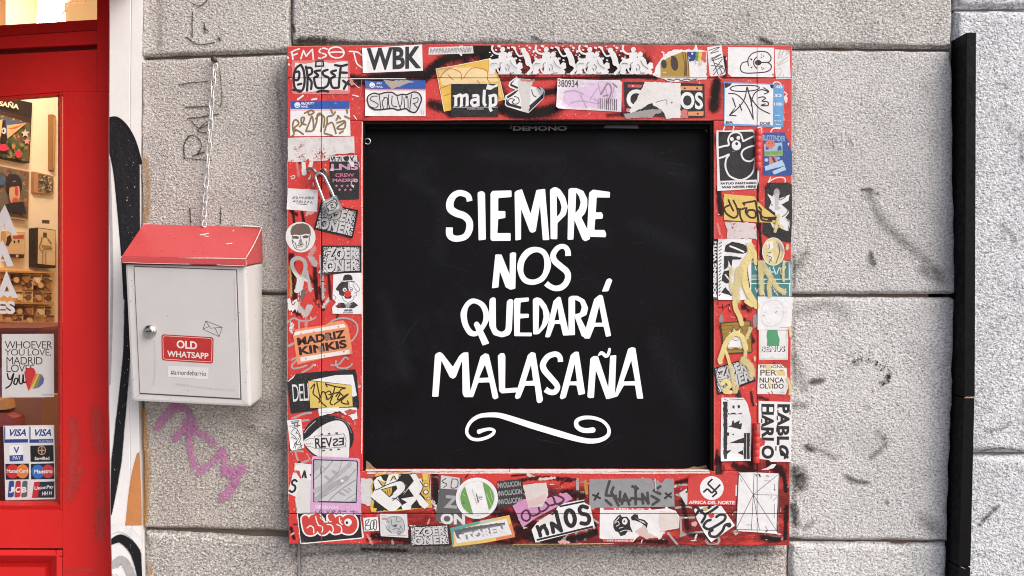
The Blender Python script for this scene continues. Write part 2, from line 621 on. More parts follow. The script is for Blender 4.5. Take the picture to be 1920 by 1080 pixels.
def block(name, tl, tr, br, bl, mat, parent, Y=0., rough=1., seed=0, gap=1.5):
    c = [P(*q, Y) for q in (tl, tr, br, bl)]
    Lx = abs(c[1][0] - c[0][0]); Lz = abs(c[0][2] - c[3][2])
    us, vs_ = steps(Lx), steps(Lz)
    verts, faces = [], []
    gp = gap / 1000
    for v in vs_:
        for u in us:
            x = (c[0][0] * (1 - u) + c[1][0] * u) * (1 - v) + (c[3][0] * (1 - u) + c[2][0] * u) * v
            z = (c[0][2] * (1 - u) + c[1][2] * u) * (1 - v) + (c[3][2] * (1 - u) + c[2][2] * u) * v
            jx = mnoise.noise((seed * 7.3, z * 45, 1.5)) * .0016 * rough + mnoise.noise((seed * 3.1, z * 9, 4.)) * .0012
            jz = mnoise.noise((x * 45, seed * 5.1, 9.5)) * .0016 * rough + mnoise.noise((x * 9, seed * 2.7, 3.)) * .0015
            x += (gp + jx) * (1 - 2 * u); z -= (gp + jz) * (1 - 2 * v)
            d = min(u * Lx, (1 - u) * Lx, v * Lz, (1 - v) * Lz)
            y = Y + .010 * (1 - smst((d + mnoise.noise((x * 60, z * 60, seed)) * .003 * rough) / (.0048 * rough))) if d < .02 else Y
            if d < .03: y += .0045 * smst((mnoise.noise((x * 26, z * 26, seed * 1.7)) - .22) * 3) * (1 - smst(d / (.012 * rough)))
            y += mnoise.noise((x * 7, z * 7, seed + 2)) * .0012 + mnoise.noise((x * 45, z * 45, seed)) * .0006
            verts.append((x, y, z))
    nx, ny = len(us), len(vs_)
    for j in range(ny - 1):
        for i in range(nx - 1):
            faces.append((j * nx + i, (j + 1) * nx + i, (j + 1) * nx + i + 1, j * nx + i + 1))
    rim = [i for i in range(nx)] + [j * nx + nx - 1 for j in range(1, ny)] + [(ny - 1) * nx + i for i in range(nx - 2, -1, -1)] + [j * nx for j in range(ny - 2, 0, -1)]
    o = len(verts)
    for i in rim: verts.append((verts[i][0], Y + .2, verts[i][2]))
    k = len(rim)
    for i in range(k):
        faces.append((rim[i], rim[(i + 1) % k], o + (i + 1) % k, o + i))
    mb = MB(); mb.add(verts, faces, mat)
    return mb.build(name, parent=parent, smooth=True)

st_pink = stone((.53, .495, .46), (.70, .665, .625), .5)
st_pink2 = stone((.52, .475, .435), (.70, .655, .61), .7, 1.1)
st_brown = stone((.45, .395, .345), (.64, .575, .515), .6)
st_warm = stone((.48, .46, .43), (.66, .635, .60), .5, .9)
st_grey = stone((.61, .60, .58), (.76, .75, .73), .4)
st_grey2 = stone((.64, .635, .62), (.80, .795, .78), .6, .92)
st_pale = stone((.66, .655, .64), (.81, .81, .795), .8, .8)
st_low = stone((.45, .41, .365), (.63, .59, .545), .8, .85)
st_white = stone((.62, .64, .67), (.80, .82, .85), .9, .85)

wall = empty('stone_wall', (P(1000, 0, 0)[0], 0, 0), 'hammered grey and beige ashlar stone wall behind the red framed sign', 'wall')
B = [  # (tl, tr, br, bl, material, roughness of the edges)
    ((264, -420), (546, -420), (545, 97), (262, 107), st_pink, 1),
    ((546, -420), (1789, -420), (1788, 91), (545, 83), st_warm, 1),
    ((262, 109), (930, 86), (930, 552), (262, 548), st_pink2, 1),
    ((930, 86), (1788, 93), (1796, 553), (930, 552), st_grey, 1),
    ((262, 550), (1010, 553), (1010, 1012), (268, 992), st_brown, 1),
    ((1010, 553), (1796, 556), (1780, 1017), (1010, 1012), st_grey2, 1),
    ((268, 994), (556, 1010), (560, 1480), (270, 1480), st_low, 2.2),
    ((556, 1010), (1480, 1016), (1480, 1480), (560, 1480), st_low, 1.6),
    ((1480, 1016), (1780, 1019), (1770, 1480), (1480, 1480), st_pale, 1.6),
    ((270, 1482), (900, 1482), (900, 2139), (270, 2139), st_low, 1.5),
    ((900, 1482), (1770, 1482), (1770, 2139), (900, 2139), st_grey, 1.5),
    ((264, -1400), (1000, -1400), (1000, -422), (264, -422), st_pink, 1),
    ((1000, -1400), (1789, -1400), (1789, -422), (1000, -422), st_grey, 1)]
for i, (a, b, c, d, m, r) in enumerate(B):
    block('stone_block', a, b, c, d, m, wall, 0., r, i)
mort = gloss((112, 98, 88), .95, 0, .8, 'mortar', .1)
mb = MB(); mb.box((fx(275), .013, .0), (fx(1765), .19, 3.5), mort)
mb.build('mortar', parent=wall)

wall2 = empty('stone_wall', (1.2, 0, 0), 'pale whitish granite wall to the right of the black bar', 'wall')
for i, (a, b, c, d) in enumerate([
        ((1793, -1400), (3600, -1400), (3600, 22), (1793, 14)), ((1793, 18), (3600, 24), (3600, 850), (1798, 850)),
        ((1798, 853), (3600, 853), (3600, 1480), (1788, 1480)), ((1788, 1482), (3600, 1482), (3600, 2139), (1784, 2139))]):
    block('stone_block', a, b, c, d, st_white, wall2, -.004, 1.5, 30 + i, 1.2)
mb = MB(); mb.box((fx(1815), .013, 0), (fx(3600), .19, 3.5), gloss((150, 146, 142), .95, 0, .8, 'mortar', .1))
mb.build('mortar', parent=wall2)

# paint and dirt on the stone, with shade painted along the frame
WY = plane(-.0021)
def marks(name, parent, items, pr, label=None):
    """items: (view, strokes, width in photograph pixels, material)"""
    mb = MB()
    n = 0
    for v, strokes, w, m in items:
        for q in strokes.split(';'):
            mb.stroke(vw(v, parse(q)), w, m, pr, True, True, n * .00001)
            n += 1
    o = mb.build(name, parent=parent)
    if label: o['label'] = label
    return o
smut = spray((52, 50, 48), 1., .6, .72, 260, .9, None, True)
soot = spray((36, 33, 32), .8, .8, .8, 260, .9, None, True)
faint = spray((70, 67, 64), 1.2, .55, .44, 200, .9, None, True)
ghost = spray((96, 90, 84), 1.4, .55, .32, 200, .9, None, True)
blacks = spray((40, 36, 34), .4, .95, .8, 420, .9)
marks('stain_or_shade', wall, [
    (VX, '300,720 350,830 450,920 560,1020', 30, faint), (VX, '272,712 300,708 332,726', 8, smut), (VX, '305,950 318,990', 16, smut),
    (VX, '160,520 168,560', 3, spray((120, 70, 50), .6, .5, .6, 500)), (VX, '228,522 240,548', 4, spray((120, 70, 50), .6, .5, .6, 500)),
    (VX, '500,1010 570,1050', 34, faint), (VX, '60,950 30,1010', 26, faint),
    (VY2, '85,350 125,345', 18, smut), (VY2, '20,440 60,440', 22, faint), (VY2, '70,590 120,610 180,640', 16, faint), (VY2, '65,595 90,610', 14, smut),
    (VY2, '20,690 50,700 40,740', 40, smut), (VY2, '12,820 25,880', 30, smut), (VY2, '215,706 250,722 292,730', 14, smut),
    (VY2, '335,540 362,580 310,635', 17, faint), (VY2, '500,860 540,900', 42, faint), (VY2, '365,800 370,806', 10, smut), (VY2, '285,440 300,455', 10, faint),
    (VY2, '20,90 150,60 210,90', 40, ghost), (VY2, '60,380 20,250', 30, ghost), (VY2, '90,880 60,900', 20, faint),
    (VA, '190,40 330,20 480,30', 20, soot), (VA, '560,20 700,40', 18, faint), (PX, '1426,72 1446,80', 15, soot), (PX, '1300,60 1340,72', 16, faint),
    (PX, '1000,70 1015,76', 12, smut), (PX, '960,76 900,74', 10, faint), (PX, '1500,78 1640,82 1770,88', 5, faint), (PX, '560,1040 700,1034 900,1036', 16, faint), (PX, '680,1030 760,1032', 12, smut),
    (PX, '1180,1036 1300,1034', 14, faint), (PX, '1360,1040 1470,1036', 14, faint), (PX, '550,1005 545,1030', 10, faint),  # strokes just below the frame paint its soft shade on the stone
    (PX, '1489,600 1491,720', 10, faint), (PX, '1490,880 1492,1000', 14, faint), (PX, '1490,480 1490,540', 9, smut), (PX, '1490,130 1488,420', 7, ghost),  # strokes hugging the frame's sides paint the shade at its edge
    (PX, '500,760 460,800 520,830', 60, ghost), (PX, '520,140 535,400', 16, ghost), (PX, '300,0 302,95', 20, ghost), (PX, '532,560 530,960', 14, ghost),
    (VZ, '540,180 546,192', 7, soot), (VZ, '900,120 905,150', 8, soot), (PX, '273,300 278,360 272,420', 18, spray((165, 120, 40), 1.1, .6, .55, 300)),
    (PX, '270,770 276,880 272,980', 18, spray((190, 130, 40), 1.1, .6, .55, 300)), (PX, '285,1060 280,1078', 12, spray((190, 140, 60), 1.1, .6, .5, 300)),
    (PX, '560,1020 561,1078', 7, spray((225, 220, 212), 1.1, .6, .5, 300)), (PX, '335,935 341,942', 6, spray((230, 225, 220), .7, .7, .7, 500)),
], WY, 'dark smudges of dirt and old spray paint on the stone')
mb = MB()
rs = random.Random(5)
arc, _ = smooth_pts(vw(VY2, parse('243,285 262,268 300,270 345,290 375,315 372,335 345,358')), 1, 10)
for i in range(150):
    x, y = arc[rs.randrange(len(arc))]
    x += rs.gauss(0, 3.2); y += rs.gauss(0, 3.2)
    r = abs(rs.gauss(0, .9)) + .35
    k = i
    mb.poly(torn(ell(x, y, r, r * rs.uniform(.6, 1.2), rs.uniform(0, 90), 7), r * .3, 99, i), spray((34, 32, 31), .05, .1, .85, 300, .9), lambda a, b, up: WY(a, b, .0003 + k * 2e-6))
for i in range(190):
    x, y = rs.uniform(1495, 1785), rs.uniform(560, 1010)
    if i > 110: x, y = rs.uniform(280, 535), rs.uniform(120, 980)
    r = abs(rs.gauss(0, .5)) + .2
    k = i
    mb.poly(torn(ell(x, y, r, r * rs.uniform(.6, 1.2), rs.uniform(0, 90), 6), r * .3, 99, i), spray((34, 32, 31), .05, .1, .85, 300, .9), lambda a, b, up: WY(a, b, .0003 + k * 2e-6))
o = mb.build('specks', parent=wall); o['label'] = 'curved spatter and scattered specks of black paint'; o['kind'] = 'stuff'
marks('scratched_letters', wall, [
    (VZ, '413,60 412,180', 3, blacks), (VZ, '385,180 440,214 520,205', 3.4, blacks), (VZ, '470,110 475,160', 3, blacks), (VZ, '468,135 490,150', 3, blacks),
    (VZ, '545,100 548,200', 2.4, faint), (VZ, '350,410 400,400 485,393', 3, blacks), (VZ, '378,517 492,514', 3.2, blacks), (VZ, '390,572 450,565 540,550', 3, blacks),
    (VZ, '410,585 445,618 490,600', 3, blacks), (VZ, '470,596 440,632 480,640', 3, blacks), (VZ, '375,765 373,700 400,655 438,665 458,700 440,742', 3.2, blacks),
    (VZ, '415,752 470,733', 4, blacks), (VZ, '375,762 430,768 505,775', 2.6, blacks), (VZ, '545,330 556,480 540,520', 4, smut), (VZ, '400,1005 406,1075', 3, blacks),
    (VZ, '551,1005 548,1075', 3, blacks), (VZ, '415,18 450,28 485,0', 3, blacks)], plane(-.0023), 'thin black hand written letters')
pk = spray((224, 150, 198), .6, .7, .78, 300, .9, None, True)
marks('graffiti_tag', wall, [
    (VY, '305,190 350,130 400,80 440,75', 23, pk), (VY, '400,72 450,78 490,110 520,200', 19, pk), (VY, '405,265 450,215 500,200 570,240 640,285', 18, pk),
    (VY, '495,200 500,310 520,425', 20, pk), (VY, '470,160 490,240', 19, pk), (VY, '548,465 610,420 690,335', 18, pk), (VY, '692,335 700,390 705,460', 20, pk),
    (VY, '690,445 740,445 815,430', 18, pk), (VY, '805,440 770,500 735,560 690,615', 24, pk), (VY, '700,470 750,480 760,520', 22, pk)], plane(-.0024), 'pink sprayed letters running diagonally down')
marks('stain_or_shade', wall2, [(VY2, '715,888 750,850 785,818', 11, smut), (VY2, '740,530 790,530 830,505', 12, faint), (VX, '800,840 850,900', 18, faint), (VX, '780,310 820,320', 18, ghost),
    (VX, '870,500 875,600', 14, faint), (VY2, '720,612 790,600 870,612', 6, smut)], plane(-.0062))

# ------------------------------------------------------------------ black metal bar in the seam
bar = empty('black_bar', P(1810, 1080, -.03), 'tall thin black metal bar standing out from the seam between two stone walls', 'bar')
bm_ = gloss((8, 8, 10), .6, 0, .25, 'black_paint', .15)
def bar_piece(y0, y1, xa, xb, xc, xd):
    # front face runs from xa..xb (top) to xc..xd (bottom); its left side goes back into the seam
    YF = -.045
    mb = MB()
    a = [P(xa, y0, YF), P(xb, y0, YF), P(xd, y1, YF), P(xc, y1, YF)]
    vs = [a[0], a[1], a[2], a[3]] + [(q[0], .02, q[2]) for q in a]
    # order for hexa: bottom ring, top ring
    h = [vs[3], vs[2], vs[6], vs[7], vs[0], vs[1], vs[5], vs[4]]
    mb.hexa(h, bm_, .0012)
    return mb
bar_piece(61, 744, 1812, 1830.5, 1807.5, 1828).build('bar_section', parent=bar)
bar_piece(746, 1062, 1807, 1827.5, 1797, 1820).build('bar_section', parent=bar)
bar_piece(1064, 2100, 1796.5, 1819.5, 1790, 1813).build('bar_section', parent=bar)
mb = MB(); mb.prism(parse('1808,746.5 1812,743.5 1827,745.5 1827,746.6'), gloss((170, 130, 105), .6, name='bare_metal'), -.0457, -.044); mb.build('chipped_joint', parent=bar)
mb = MB(); mb.prism(parse('1801,1063 1806,1065 1812,1068 1806,1064'), gloss((190, 180, 175), .6, name='bare_metal'), -.0457, -.044); mb.build('chipped_joint', parent=bar)

# ------------------------------------------------------------------ white painted door post with graffiti
post = empty('door_post', (fx(235), 0, 0), 'white painted post beside the red shop door with a black sprayed loop', 'door post')
pw = gloss((232, 230, 228), .55, 0, .25, 'white_paint')
PY = -.012
mb = MB()
xs = [(204.5, -900), (204.5, 0), (203.5, 300), (203, 560), (203.5, 760), (207, 1000), (209, 1080), (212, 2120)]
xe = [(268, -900), (268, 0), (263, 300), (261.5, 560), (262, 760), (267, 985), (270, 1080), (274, 2120)]
rows = list(zip(xs, xe))
vs = []
for (a, y), (b, _) in rows:
    s_ = [a, a + 1.5, (a + b) / 2 + 8, (a + b) / 2 + 9, (a + b) / 2 + 11, b - 2, b]
    ys = [PY + .02, PY, PY, PY + .0016, PY, PY, PY + .012]
    vs += [P(x, y, q) for x, q in zip(s_, ys)]
    vs.append((P(b, y, PY)[0], .19, P(b, y, PY)[2])); vs.append((P(a, y, PY)[0], .19, P(a, y, PY)[2]))
fs = []
for r in range(len(rows) - 1):
    for k in range(9):
        fs.append((r * 9 + k, (r + 1) * 9 + k, (r + 1) * 9 + (k + 1) % 9, r * 9 + (k + 1) % 9))
mb.add(vs, fs, pw)
mb.build('post', parent=post)
def gp_(x, y, up=0):
    lo = 204.8 if y < 760 else 204.8 + (y - 760) * .0145
    return plane(PY - .0006)(min(max(x, lo + .3), 267), y, up)
bk = spray((26, 26, 29), .22, .1, 1., 500, .55)
gw = spray((236, 236, 236), .25, .1, 1., 500, .55)
gg = spray((176, 174, 172), .3, .1, 1., 500, .6)
orr = spray((206, 138, 84), .2, .1, .95, 500, .6)
def post_paint(name, items, lab):
    mb = MB(); n = 0
    for kind, s_, w, m in items:
        if kind == 's': mb.stroke(parse(s_), w, m, gp_, True, True, n * .00004)
        else: mb.poly(parse(s_), m, lambda x, y, up, n=n: gp_(x, y, n * .00004))
        n += 1
    o = mb.build(name, parent=post); o['label'] = lab
B_ = ink((26, 26, 29))
post_paint('graffiti', [
    ('p', '261.5,846 256,856 250,880 243,920 236,985 266,985 265,930', 0, ink((206, 138, 84))), ('s', '258,850 250,880 243,920 236,985', 3, orr),
    ('p', '205,222 217,221 232,231 246,251 256,275 262,302 262.5,430 262.5,560 233,560 231,520 228,470 222,400 215,330 208,292 205,286', 0, B_),
    ('s', '200,224 217,221 232,231 246,251 256,275 264,306', 7, bk), ('s', '204,283 208,292 215,330 222,400 228,470 231,520 233,560', 4, bk),
    ('s', '238,250 250,330 254,420', 9, spray((52, 52, 56), 1.2, .5, .5, 200)), ('s', '222,250 228,300 238,380', 7, spray((60, 60, 64), 1.2, .5, .4, 200)),
    ('s', '246,545 242,600 238,660 231,740 225,800 219,860 211,915 204,962', [33, 23, 17, 20, 22, 24, 22, 14], bk),
    ('s', '205,300 208,400 210,520 208,640 205,720', 6, gg),
    ('s', '206,996 222,990 240,996 256,1010 263,1024', 17, gw),
    ('s', '206,1018 226,1010 246,1024 258,1046 266,1082', [10, 20, 24, 24, 20], bk),
    ('s', '209,1066 226,1050 238,1060 250,1090', 20, gg),
    ('s', '213,1072 222,1072 232,1090', 14, gw)], 'black and white sprayed loop')
mb = MB()
rnd = random.Random(3)
for i in range(80):
    y = rnd.uniform(260, 1000); x = 247 - max(0, y - 560) * .07 + rnd.uniform(-9, 9)
    if y > 850: x = 220 + rnd.uniform(-10, 8)
    if i > 68: y = rnd.uniform(1015, 1075); x = rnd.uniform(238, 262)
    r = rnd.uniform(.3, .8)
    mb.poly(torn(ell(x, y, r * rnd.uniform(.5, 1), r * rnd.uniform(.8, 1.8), 20, 7), .3, 9, i), ink((225, 225, 225)), lambda a, b, up: gp_(a, b, .0006))
o = mb.build('paint_chip', parent=post); o['kind'] = 'stuff'

# ------------------------------------------------------------------ red wooden cabinet frame with the black sign
def red_wood():
    m, t, b = nodes('red_painted_wood')
    base = lin((203, 60, 55))
    grain = nz(t, 22, 6, .7, (1, 1, 1))
    col = mixc(t, mr(t, grain, .4, .75, 0, .5), base, lin((182, 44, 40)))
    col = mixc(t, mr(t, nz(t, 9, 7, .75), .56, .70, 0, .55), col, lin((110, 22, 22)))
    sp_ = nz(t, 210, 4, .75)
    hs = nz(t, 30, 6, .8, (.35, 1, 1))
    col = mixc(t, mr(t, hs, .62, .72, 0, .4), col, lin((222, 108, 100)))
    col = mixc(t, mr(t, nz(t, 36, 6, .8, (1, 1, .4)), .63, .70, 0, .7), col, lin((70, 24, 24)))
    col = mixc(t, mr(t, sp_, .64, .70, 0, .85), col, lin((235, 215, 205)))
    col = mixc(t, mr(t, nz(t, 150, 5, .8), .66, .74, 0, .9), col, lin((45, 20, 20)))
    g = t.nodes.new('ShaderNodeNewGeometry')
    sp2 = t.nodes.new('ShaderNodeSeparateXYZ'); t.links.new(g.outputs['Position'], sp2.inputs[0])
    low = mr(t, sp2.outputs[2], fz(860), fz(920))
    rgt = ma(t, 'MULTIPLY', mr(t, sp2.outputs[0], fx(1330), fx(1400)), mr(t, sp2.outputs[2], fz(700), fz(860)))
    rgt2 = ma(t, 'MULTIPLY', mr(t, sp2.outputs[0], fx(620), fx(720)), low)
    wear = ma(t, 'MAXIMUM', rgt, rgt2)
    gh = nz(t, 26, 7, .8, (.32, 1, 1)); gv = nz(t, 30, 7, .8, (1, 1, .25))
    gs = ma(t, 'ADD', ma(t, 'MULTIPLY', gh, rgt2), ma(t, 'MULTIPLY', gv, ma(t, 'SUBTRACT', rgt, ma(t, 'MULTIPLY', rgt, rgt2))))
    col = mixc(t, ma(t, 'MULTIPLY', mr(t, gs, .44, .54), .92), col, lin((44, 22, 21)))
    col = mixc(t, ma(t, 'MULTIPLY', mr(t, gs, .40, .45, 0, .6), 1.), col, lin((128, 24, 22)))
    gl = nz(t, 60, 6, .8, (.4, 1, 1))
    col = mixc(t, ma(t, 'MULTIPLY', mr(t, gl, .60, .68), ma(t, 'MULTIPLY', wear, .7)), col, lin((214, 196, 186)))
    t.links.new(col, b.inputs['Base Color'])
    b.inputs['Roughness'].default_value = .5
    b.inputs['Specular IOR Level'].default_value = .4
    bump(t, b, ma(t, 'ADD', sp_, ma(t, 'MULTIPLY', grain, 2)), .0015, .5)
    return m
RED = red_wood()
cab = empty('sign_cabinet', (0, 0, fz(1022)), 'red wooden cabinet frame covered in stickers around a black sign with white hand lettering', 'sign')
def wbox(mb, x0, y0, x1, y1, f, back, mat, bev=.0016):
    a, b = P(x0, y1, f), P(x1, y0, f)
    mb.box((a[0], f, a[2]), (b[0], back, b[2]), mat, bev)
def wquad(mb, q, f, back, mat, bev=.0016):
    a = [P(x, y, f) for x, y in q]      # tl tr br bl
    h = [a[3], a[2], (a[2][0], back, a[2][2]), (a[3][0], back, a[3][2]), a[0], a[1], (a[1][0], back, a[1][2]), (a[0][0], back, a[0][2])]
    mb.hexa(h, mat, bev)
BK = .004
mb = MB()
wquad(mb, [(538, 86), (850, 82.5), (850, 145.5), (538, 145.5)], FR, BK, RED)
wquad(mb, [(850.2, 82.5), (1485.5, 84.5), (1485.5, 145.5), (850.2, 145.5)], FR, BK, RED)
wquad(mb, [(540.5, 963.5), (1481.5, 963.5), (1480.5, 1023), (541.5, 1020)], FR, BK, RED)
wquad(mb, [(538, 146.6), (602.0, 146.6), (602.0, 962.4), (540.5, 962.4)], FR, BK, RED)
wquad(mb, [(1420, 146.6), (1485.5, 146.6), (1481.5, 962.4), (1420, 962.4)], FR, BK, RED)
mb.build('casing', parent=cab)
side = gloss((92, 52, 44), .8, 0, .4, 'dulled_sides')  # side colour dulled to cut red bounce light on the stone
for o in bpy.data.objects:
    if o.name == 'casing':
        o.data.materials.append(side)
        for p in o.data.polygons:
            if p.normal.y > -.3: p.material_index = 1
mb = MB()
wbox(mb, 603, 146.8, 1419, 225.5, FR + .0006, -.008, RED)
wbox(mb, 603, 883.2, 1419, 962.4, FR + .0006, -.008, RED)
wbox(mb, 603, 226, 680.5, 882.8, FR + .0006, -.008, RED)
wbox(mb, 1338, 226, 1419, 882.8, FR + .0006, -.008, RED)
door_f = mb.build('door_frame', parent=cab)
mb = MB()
blk = gloss((14, 12, 12), .8, 0, .2, 'black_lining', .12)
wbox(mb, 660, 200, 1360, 905, -.0075, .0035, blk, 0)
a, b = P(681.3, 882, FR), P(1337.2, 226.3, FR)      # dark lining of the opening, thin boards along its four sides
mb.box((b[0] - .0045, FR + .003, a[2]), (b[0], -.008, b[2]), blk)
mb.box((a[0], FR + .003, a[2]), (a[0] + .0022, -.008, b[2]), blk)
mb.box((a[0] + .0023, FR + .003, b[2] - .006), (b[0] - .0046, -.008, b[2]), blk)
mb.build('lining', parent=cab)

def panel_black():
    m, t, b = nodes('black_board')
    n = nz(t, 9, 6, .7)
    col = mixc(t, mr(t, n, .35, .7), lin((10, 9, 11)), lin((17, 16, 20)))
    col = mixc(t, mr(t, nz(t, 5, 5, .7), .55, .75, 0, .5), col, lin((33, 33, 41)))
    col = mixc(t, mr(t, nz(t, 420, 2), .70, .76, 0, .35), col, lin((90, 88, 88)))
    t.links.new(col, b.inputs['Base Color'])
    t.links.new(mr(t, n, .3, .7, .55, .8), b.inputs['Roughness'])
    b.inputs['Specular IOR Level'].default_value = .12
    bump(t, b, nz(t, 260, 4), .0006, .25)
    return m
PAN = -.020
mb = MB(); wbox(mb, 686.5, 238, 1329, 879.5, PAN, -.0078, panel_black(), .0012)
panel = mb.build('panel', parent=cab)
pp_ = plane(PAN - .0004)
def brushed():
    m, t, b = nodes('white_brush_paint')
    n = nz(t, 60, 5, .7, (1, 1, .3))
    t.links.new(mixc(t, mr(t, n, .45, .72, 0, .5), lin((246, 246, 247)), lin((222, 222, 226))), b.inputs['Base Color'])
    b.inputs['Roughness'].default_value = .55
    bump(t, b, n, .0012, .5)
    e = ma(t, 'ADD', nz(t, 300, 4, .8), ma(t, 'MULTIPLY', nz(t, 40, 3), .35))
    t.links.new(mr(t, e, .36, .44), b.inputs['Alpha'])
    return m
white = brushed()
def parse_c(s):
    """outline whose points marked with ~ are rounded by a curve"""
    return parse(s)
def rounded(pts, r=5.):
    out = []
    n = len(pts)
    for i in range(n):
        p, a, b = pts[i], pts[i - 1], pts[(i + 1) % n]
        la = math.hypot(a[0] - p[0], a[1] - p[1]); lb = math.hypot(b[0] - p[0], b[1] - p[1])
        ra = min(r, la * .4) / (la or 1); rb = min(r, lb * .4) / (lb or 1)
        q0 = (p[0] + (a[0] - p[0]) * ra, p[1] + (a[1] - p[1]) * ra)
        q1 = (p[0] + (b[0] - p[0]) * rb, p[1] + (b[1] - p[1]) * rb)
        out += [q0, ((q0[0] + 2 * p[0] + q1[0]) / 4, (q0[1] + 2 * p[1] + q1[1]) / 4), q1]
    return out
def curve_o(s): return smooth_pts(parse(s), 1, 5, True)[0]
LN = [0]
def L(mb, view, outer, holes=(), r=7., curve=False):
    o = curve_o(outer) if curve else rounded(parse(outer), r)
    hs = [curve_o(h) if curve else rounded(parse(h), 6) for h in holes]
    LN[0] += 1
    k = LN[0]
    mb.poly(vw(view, o), white, lambda x, y, up: pp_(x, y, k * .00002), [vw(view, h) for h in hs])
def LS(mb, view, s, w, caps=False):
    LN[0] += 1
    k = LN[0]
    mb.stroke(vw(view, parse(s)), [q / view[2] for q in w] if isinstance(w, list) else w / view[2], white, pp_, True, caps, k * .00002)
mb = MB()
LS(mb, W1, '350,182 338,145 305,127 268,124 232,145 208,190 212,238 252,268 312,290 347,332 346,390 320,435 275,452 232,450 205,425 203,372', [42, 42, 44, 44, 48, 54, 56, 54, 52, 50, 50, 46, 44, 46, 50, 50])
L(mb, W1, '407,120 425,110 445,110 461,125 467,460 414,466')
L(mb, W1, '500,125 515,107 652,104 653,152 556,160 556,253 608,253 608,303 556,312 550,413 646,412 646,469 510,470 500,458')
L(mb, W1, '674,118 690,105 728,95 790,272 832,101 895,92 926,463 878,464 858,210 828,400 805,411 785,405 722,240 721,460 680,467')
L(mb, W1, '930,100 950,84 975,80 1005,98 1040,150 1060,222 1046,280 985,340 983,458 935,456', ['979,140 1004,185 1014,228 1004,268 981,294'])
L(mb, W1, '1064,95 1085,86 1125,88 1172,108 1200,165 1200,220 1185,268 1158,300 1200,385 1222,455 1185,473 1165,460 1107,320 1100,460 1057,462', ['1120,118 1141,150 1152,192 1141,235 1114,268'])
L(mb, W1, '1213,120 1240,98 1365,115 1363,157 1268,155 1262,263 1305,262 1315,285 1310,309 1258,312 1252,390 1325,390 1338,420 1333,443 1218,440 1198,420')
mb.build('lettering', parent=panel, wpar=PORG[panel])
mb = MB()
L(mb, W1, '535,567 580,567 638,710 640,560 660,550 686,555 680,815 645,823 610,805 568,690 558,806 510,813')
L(mb, W1, '694,675 708,595 760,530 830,512 900,540 937,625 925,695 880,762 800,788 730,762', ['738,672 750,615 790,567 840,552 880,580 889,650 870,715 820,747 770,740 744,710'], curve=True)
LS(mb, W1, '1062,578 1058,540 1040,514 1008,510 976,530 953,572 965,615 1010,655 1050,690 1061,730 1045,775 1010,806 965,812 925,795 902,775', [42, 40, 36, 36, 38, 42, 46, 46, 46, 44, 44, 44, 40, 40, 42])
mb.build('lettering', parent=panel, wpar=PORG[panel])
mb = MB()
L(mb, W2, '380,-79 450,-50 485,10 490,70 468,120 440,160 405,190 370,195 335,178 300,120 284,50 292,0 330,-58', ['380,-43 425,-20 447,30 446,80 425,125 395,158 365,148 338,100 330,35 343,-18'], curve=True)
L(mb, W2, '378,108 390,90 408,88 425,110 492,246 443,263')
L(mb, W2, '492,-70 510,-87 538,-85 540,130 550,150 580,165 605,150 610,130 618,-60 640,-76 665,-70 655,150 640,185 585,204 520,185 490,120', r=14)
L(mb, W2, '668,-65 680,-80 778,-86 778,-58 718,-50 714,32 778,32 778,60 714,66 712,168 800,168 798,195 672,194')
L(mb, W2, '806,-75 835,-88 868,-78 905,-30 928,30 925,75 900,125 850,180 808,182', ['852,-35 878,5 884,55 872,108 848,152'], r=10)
L(mb, W2, '895,200 955,-60 990,-93 1008,-88 1072,188 1025,190 1005,105 965,105 930,200 910,204', ['985,-10 998,77 963,80'])
L(mb, W2, '1064,-85 1085,-98 1130,-98 1180,-70 1207,-10 1195,40 1152,62 1203,160 1198,195 1175,201 1160,195 1108,52 1112,186 1064,188', ['1112,-70 1148,-52 1160,-15 1148,25 1112,36'])
L(mb, W2, '1180,212 1172,195 1250,-75 1290,-107 1312,-100 1373,192 1335,200 1318,125 1252,125 1218,212', ['1286,-25 1309,96 1257,97'])
L(mb, W1, '1340,748 1362,738 1382,752 1352,834 1305,836')
mb.build('lettering', parent=panel, wpar=PORG[panel])
mb = MB()
L(mb, W2, '78,632 98,330 112,315 135,308 155,320 228,415 275,335 302,312 340,310 352,565 362,635 310,635 298,610 295,370 250,490 228,503 205,490 145,370 124,632')
L(mb, W2, '346,620 428,340 460,317 488,325 555,620 558,640 530,652 515,640 493,528 412,530 375,635 350,635', ['460,400 487,493 418,496'])
L(mb, W2, '553,335 575,315 600,318 608,340 606,572 695,565 690,600 580,608 562,590')
L(mb, W2, '675,635 770,330 795,308 825,315 880,655 870,672 850,680 835,670 820,552 750,552 715,640 690,650', ['793,400 808,516 755,519'])
LS(mb, W2, '1006,380 1003,350 985,328 955,325 912,345 880,395 890,440 932,490 975,540 984,568 965,597 930,598 896,578', [38, 38, 40, 40, 42, 44, 46, 44, 42, 40, 40, 40, 44])
L(mb, W2, '1000,640 1080,330 1110,306 1138,306 1185,610 1137,622 1122,550 1070,548 1045,638 1015,652', ['1109,395 1125,520 1076,522'])
L(mb, W2, '1200,630 1222,355 1245,337 1278,338 1352,565 1365,335 1410,330 1400,610 1338,652 1262,440 1248,640 1210,642')
LS(mb, W2, '1281,333 1300,316 1316,322 1334,338 1352,324 1361,288', [10, 26, 26, 26, 24, 20], True)
L(mb, W2, '1345,650 1400,610 1495,285 1520,273 1548,278 1605,646 1560,646 1545,550 1465,550 1418,630', ['1518,370 1545,519 1463,521'])
mb.build('lettering', parent=panel, wpar=PORG[panel])
mb = MB()
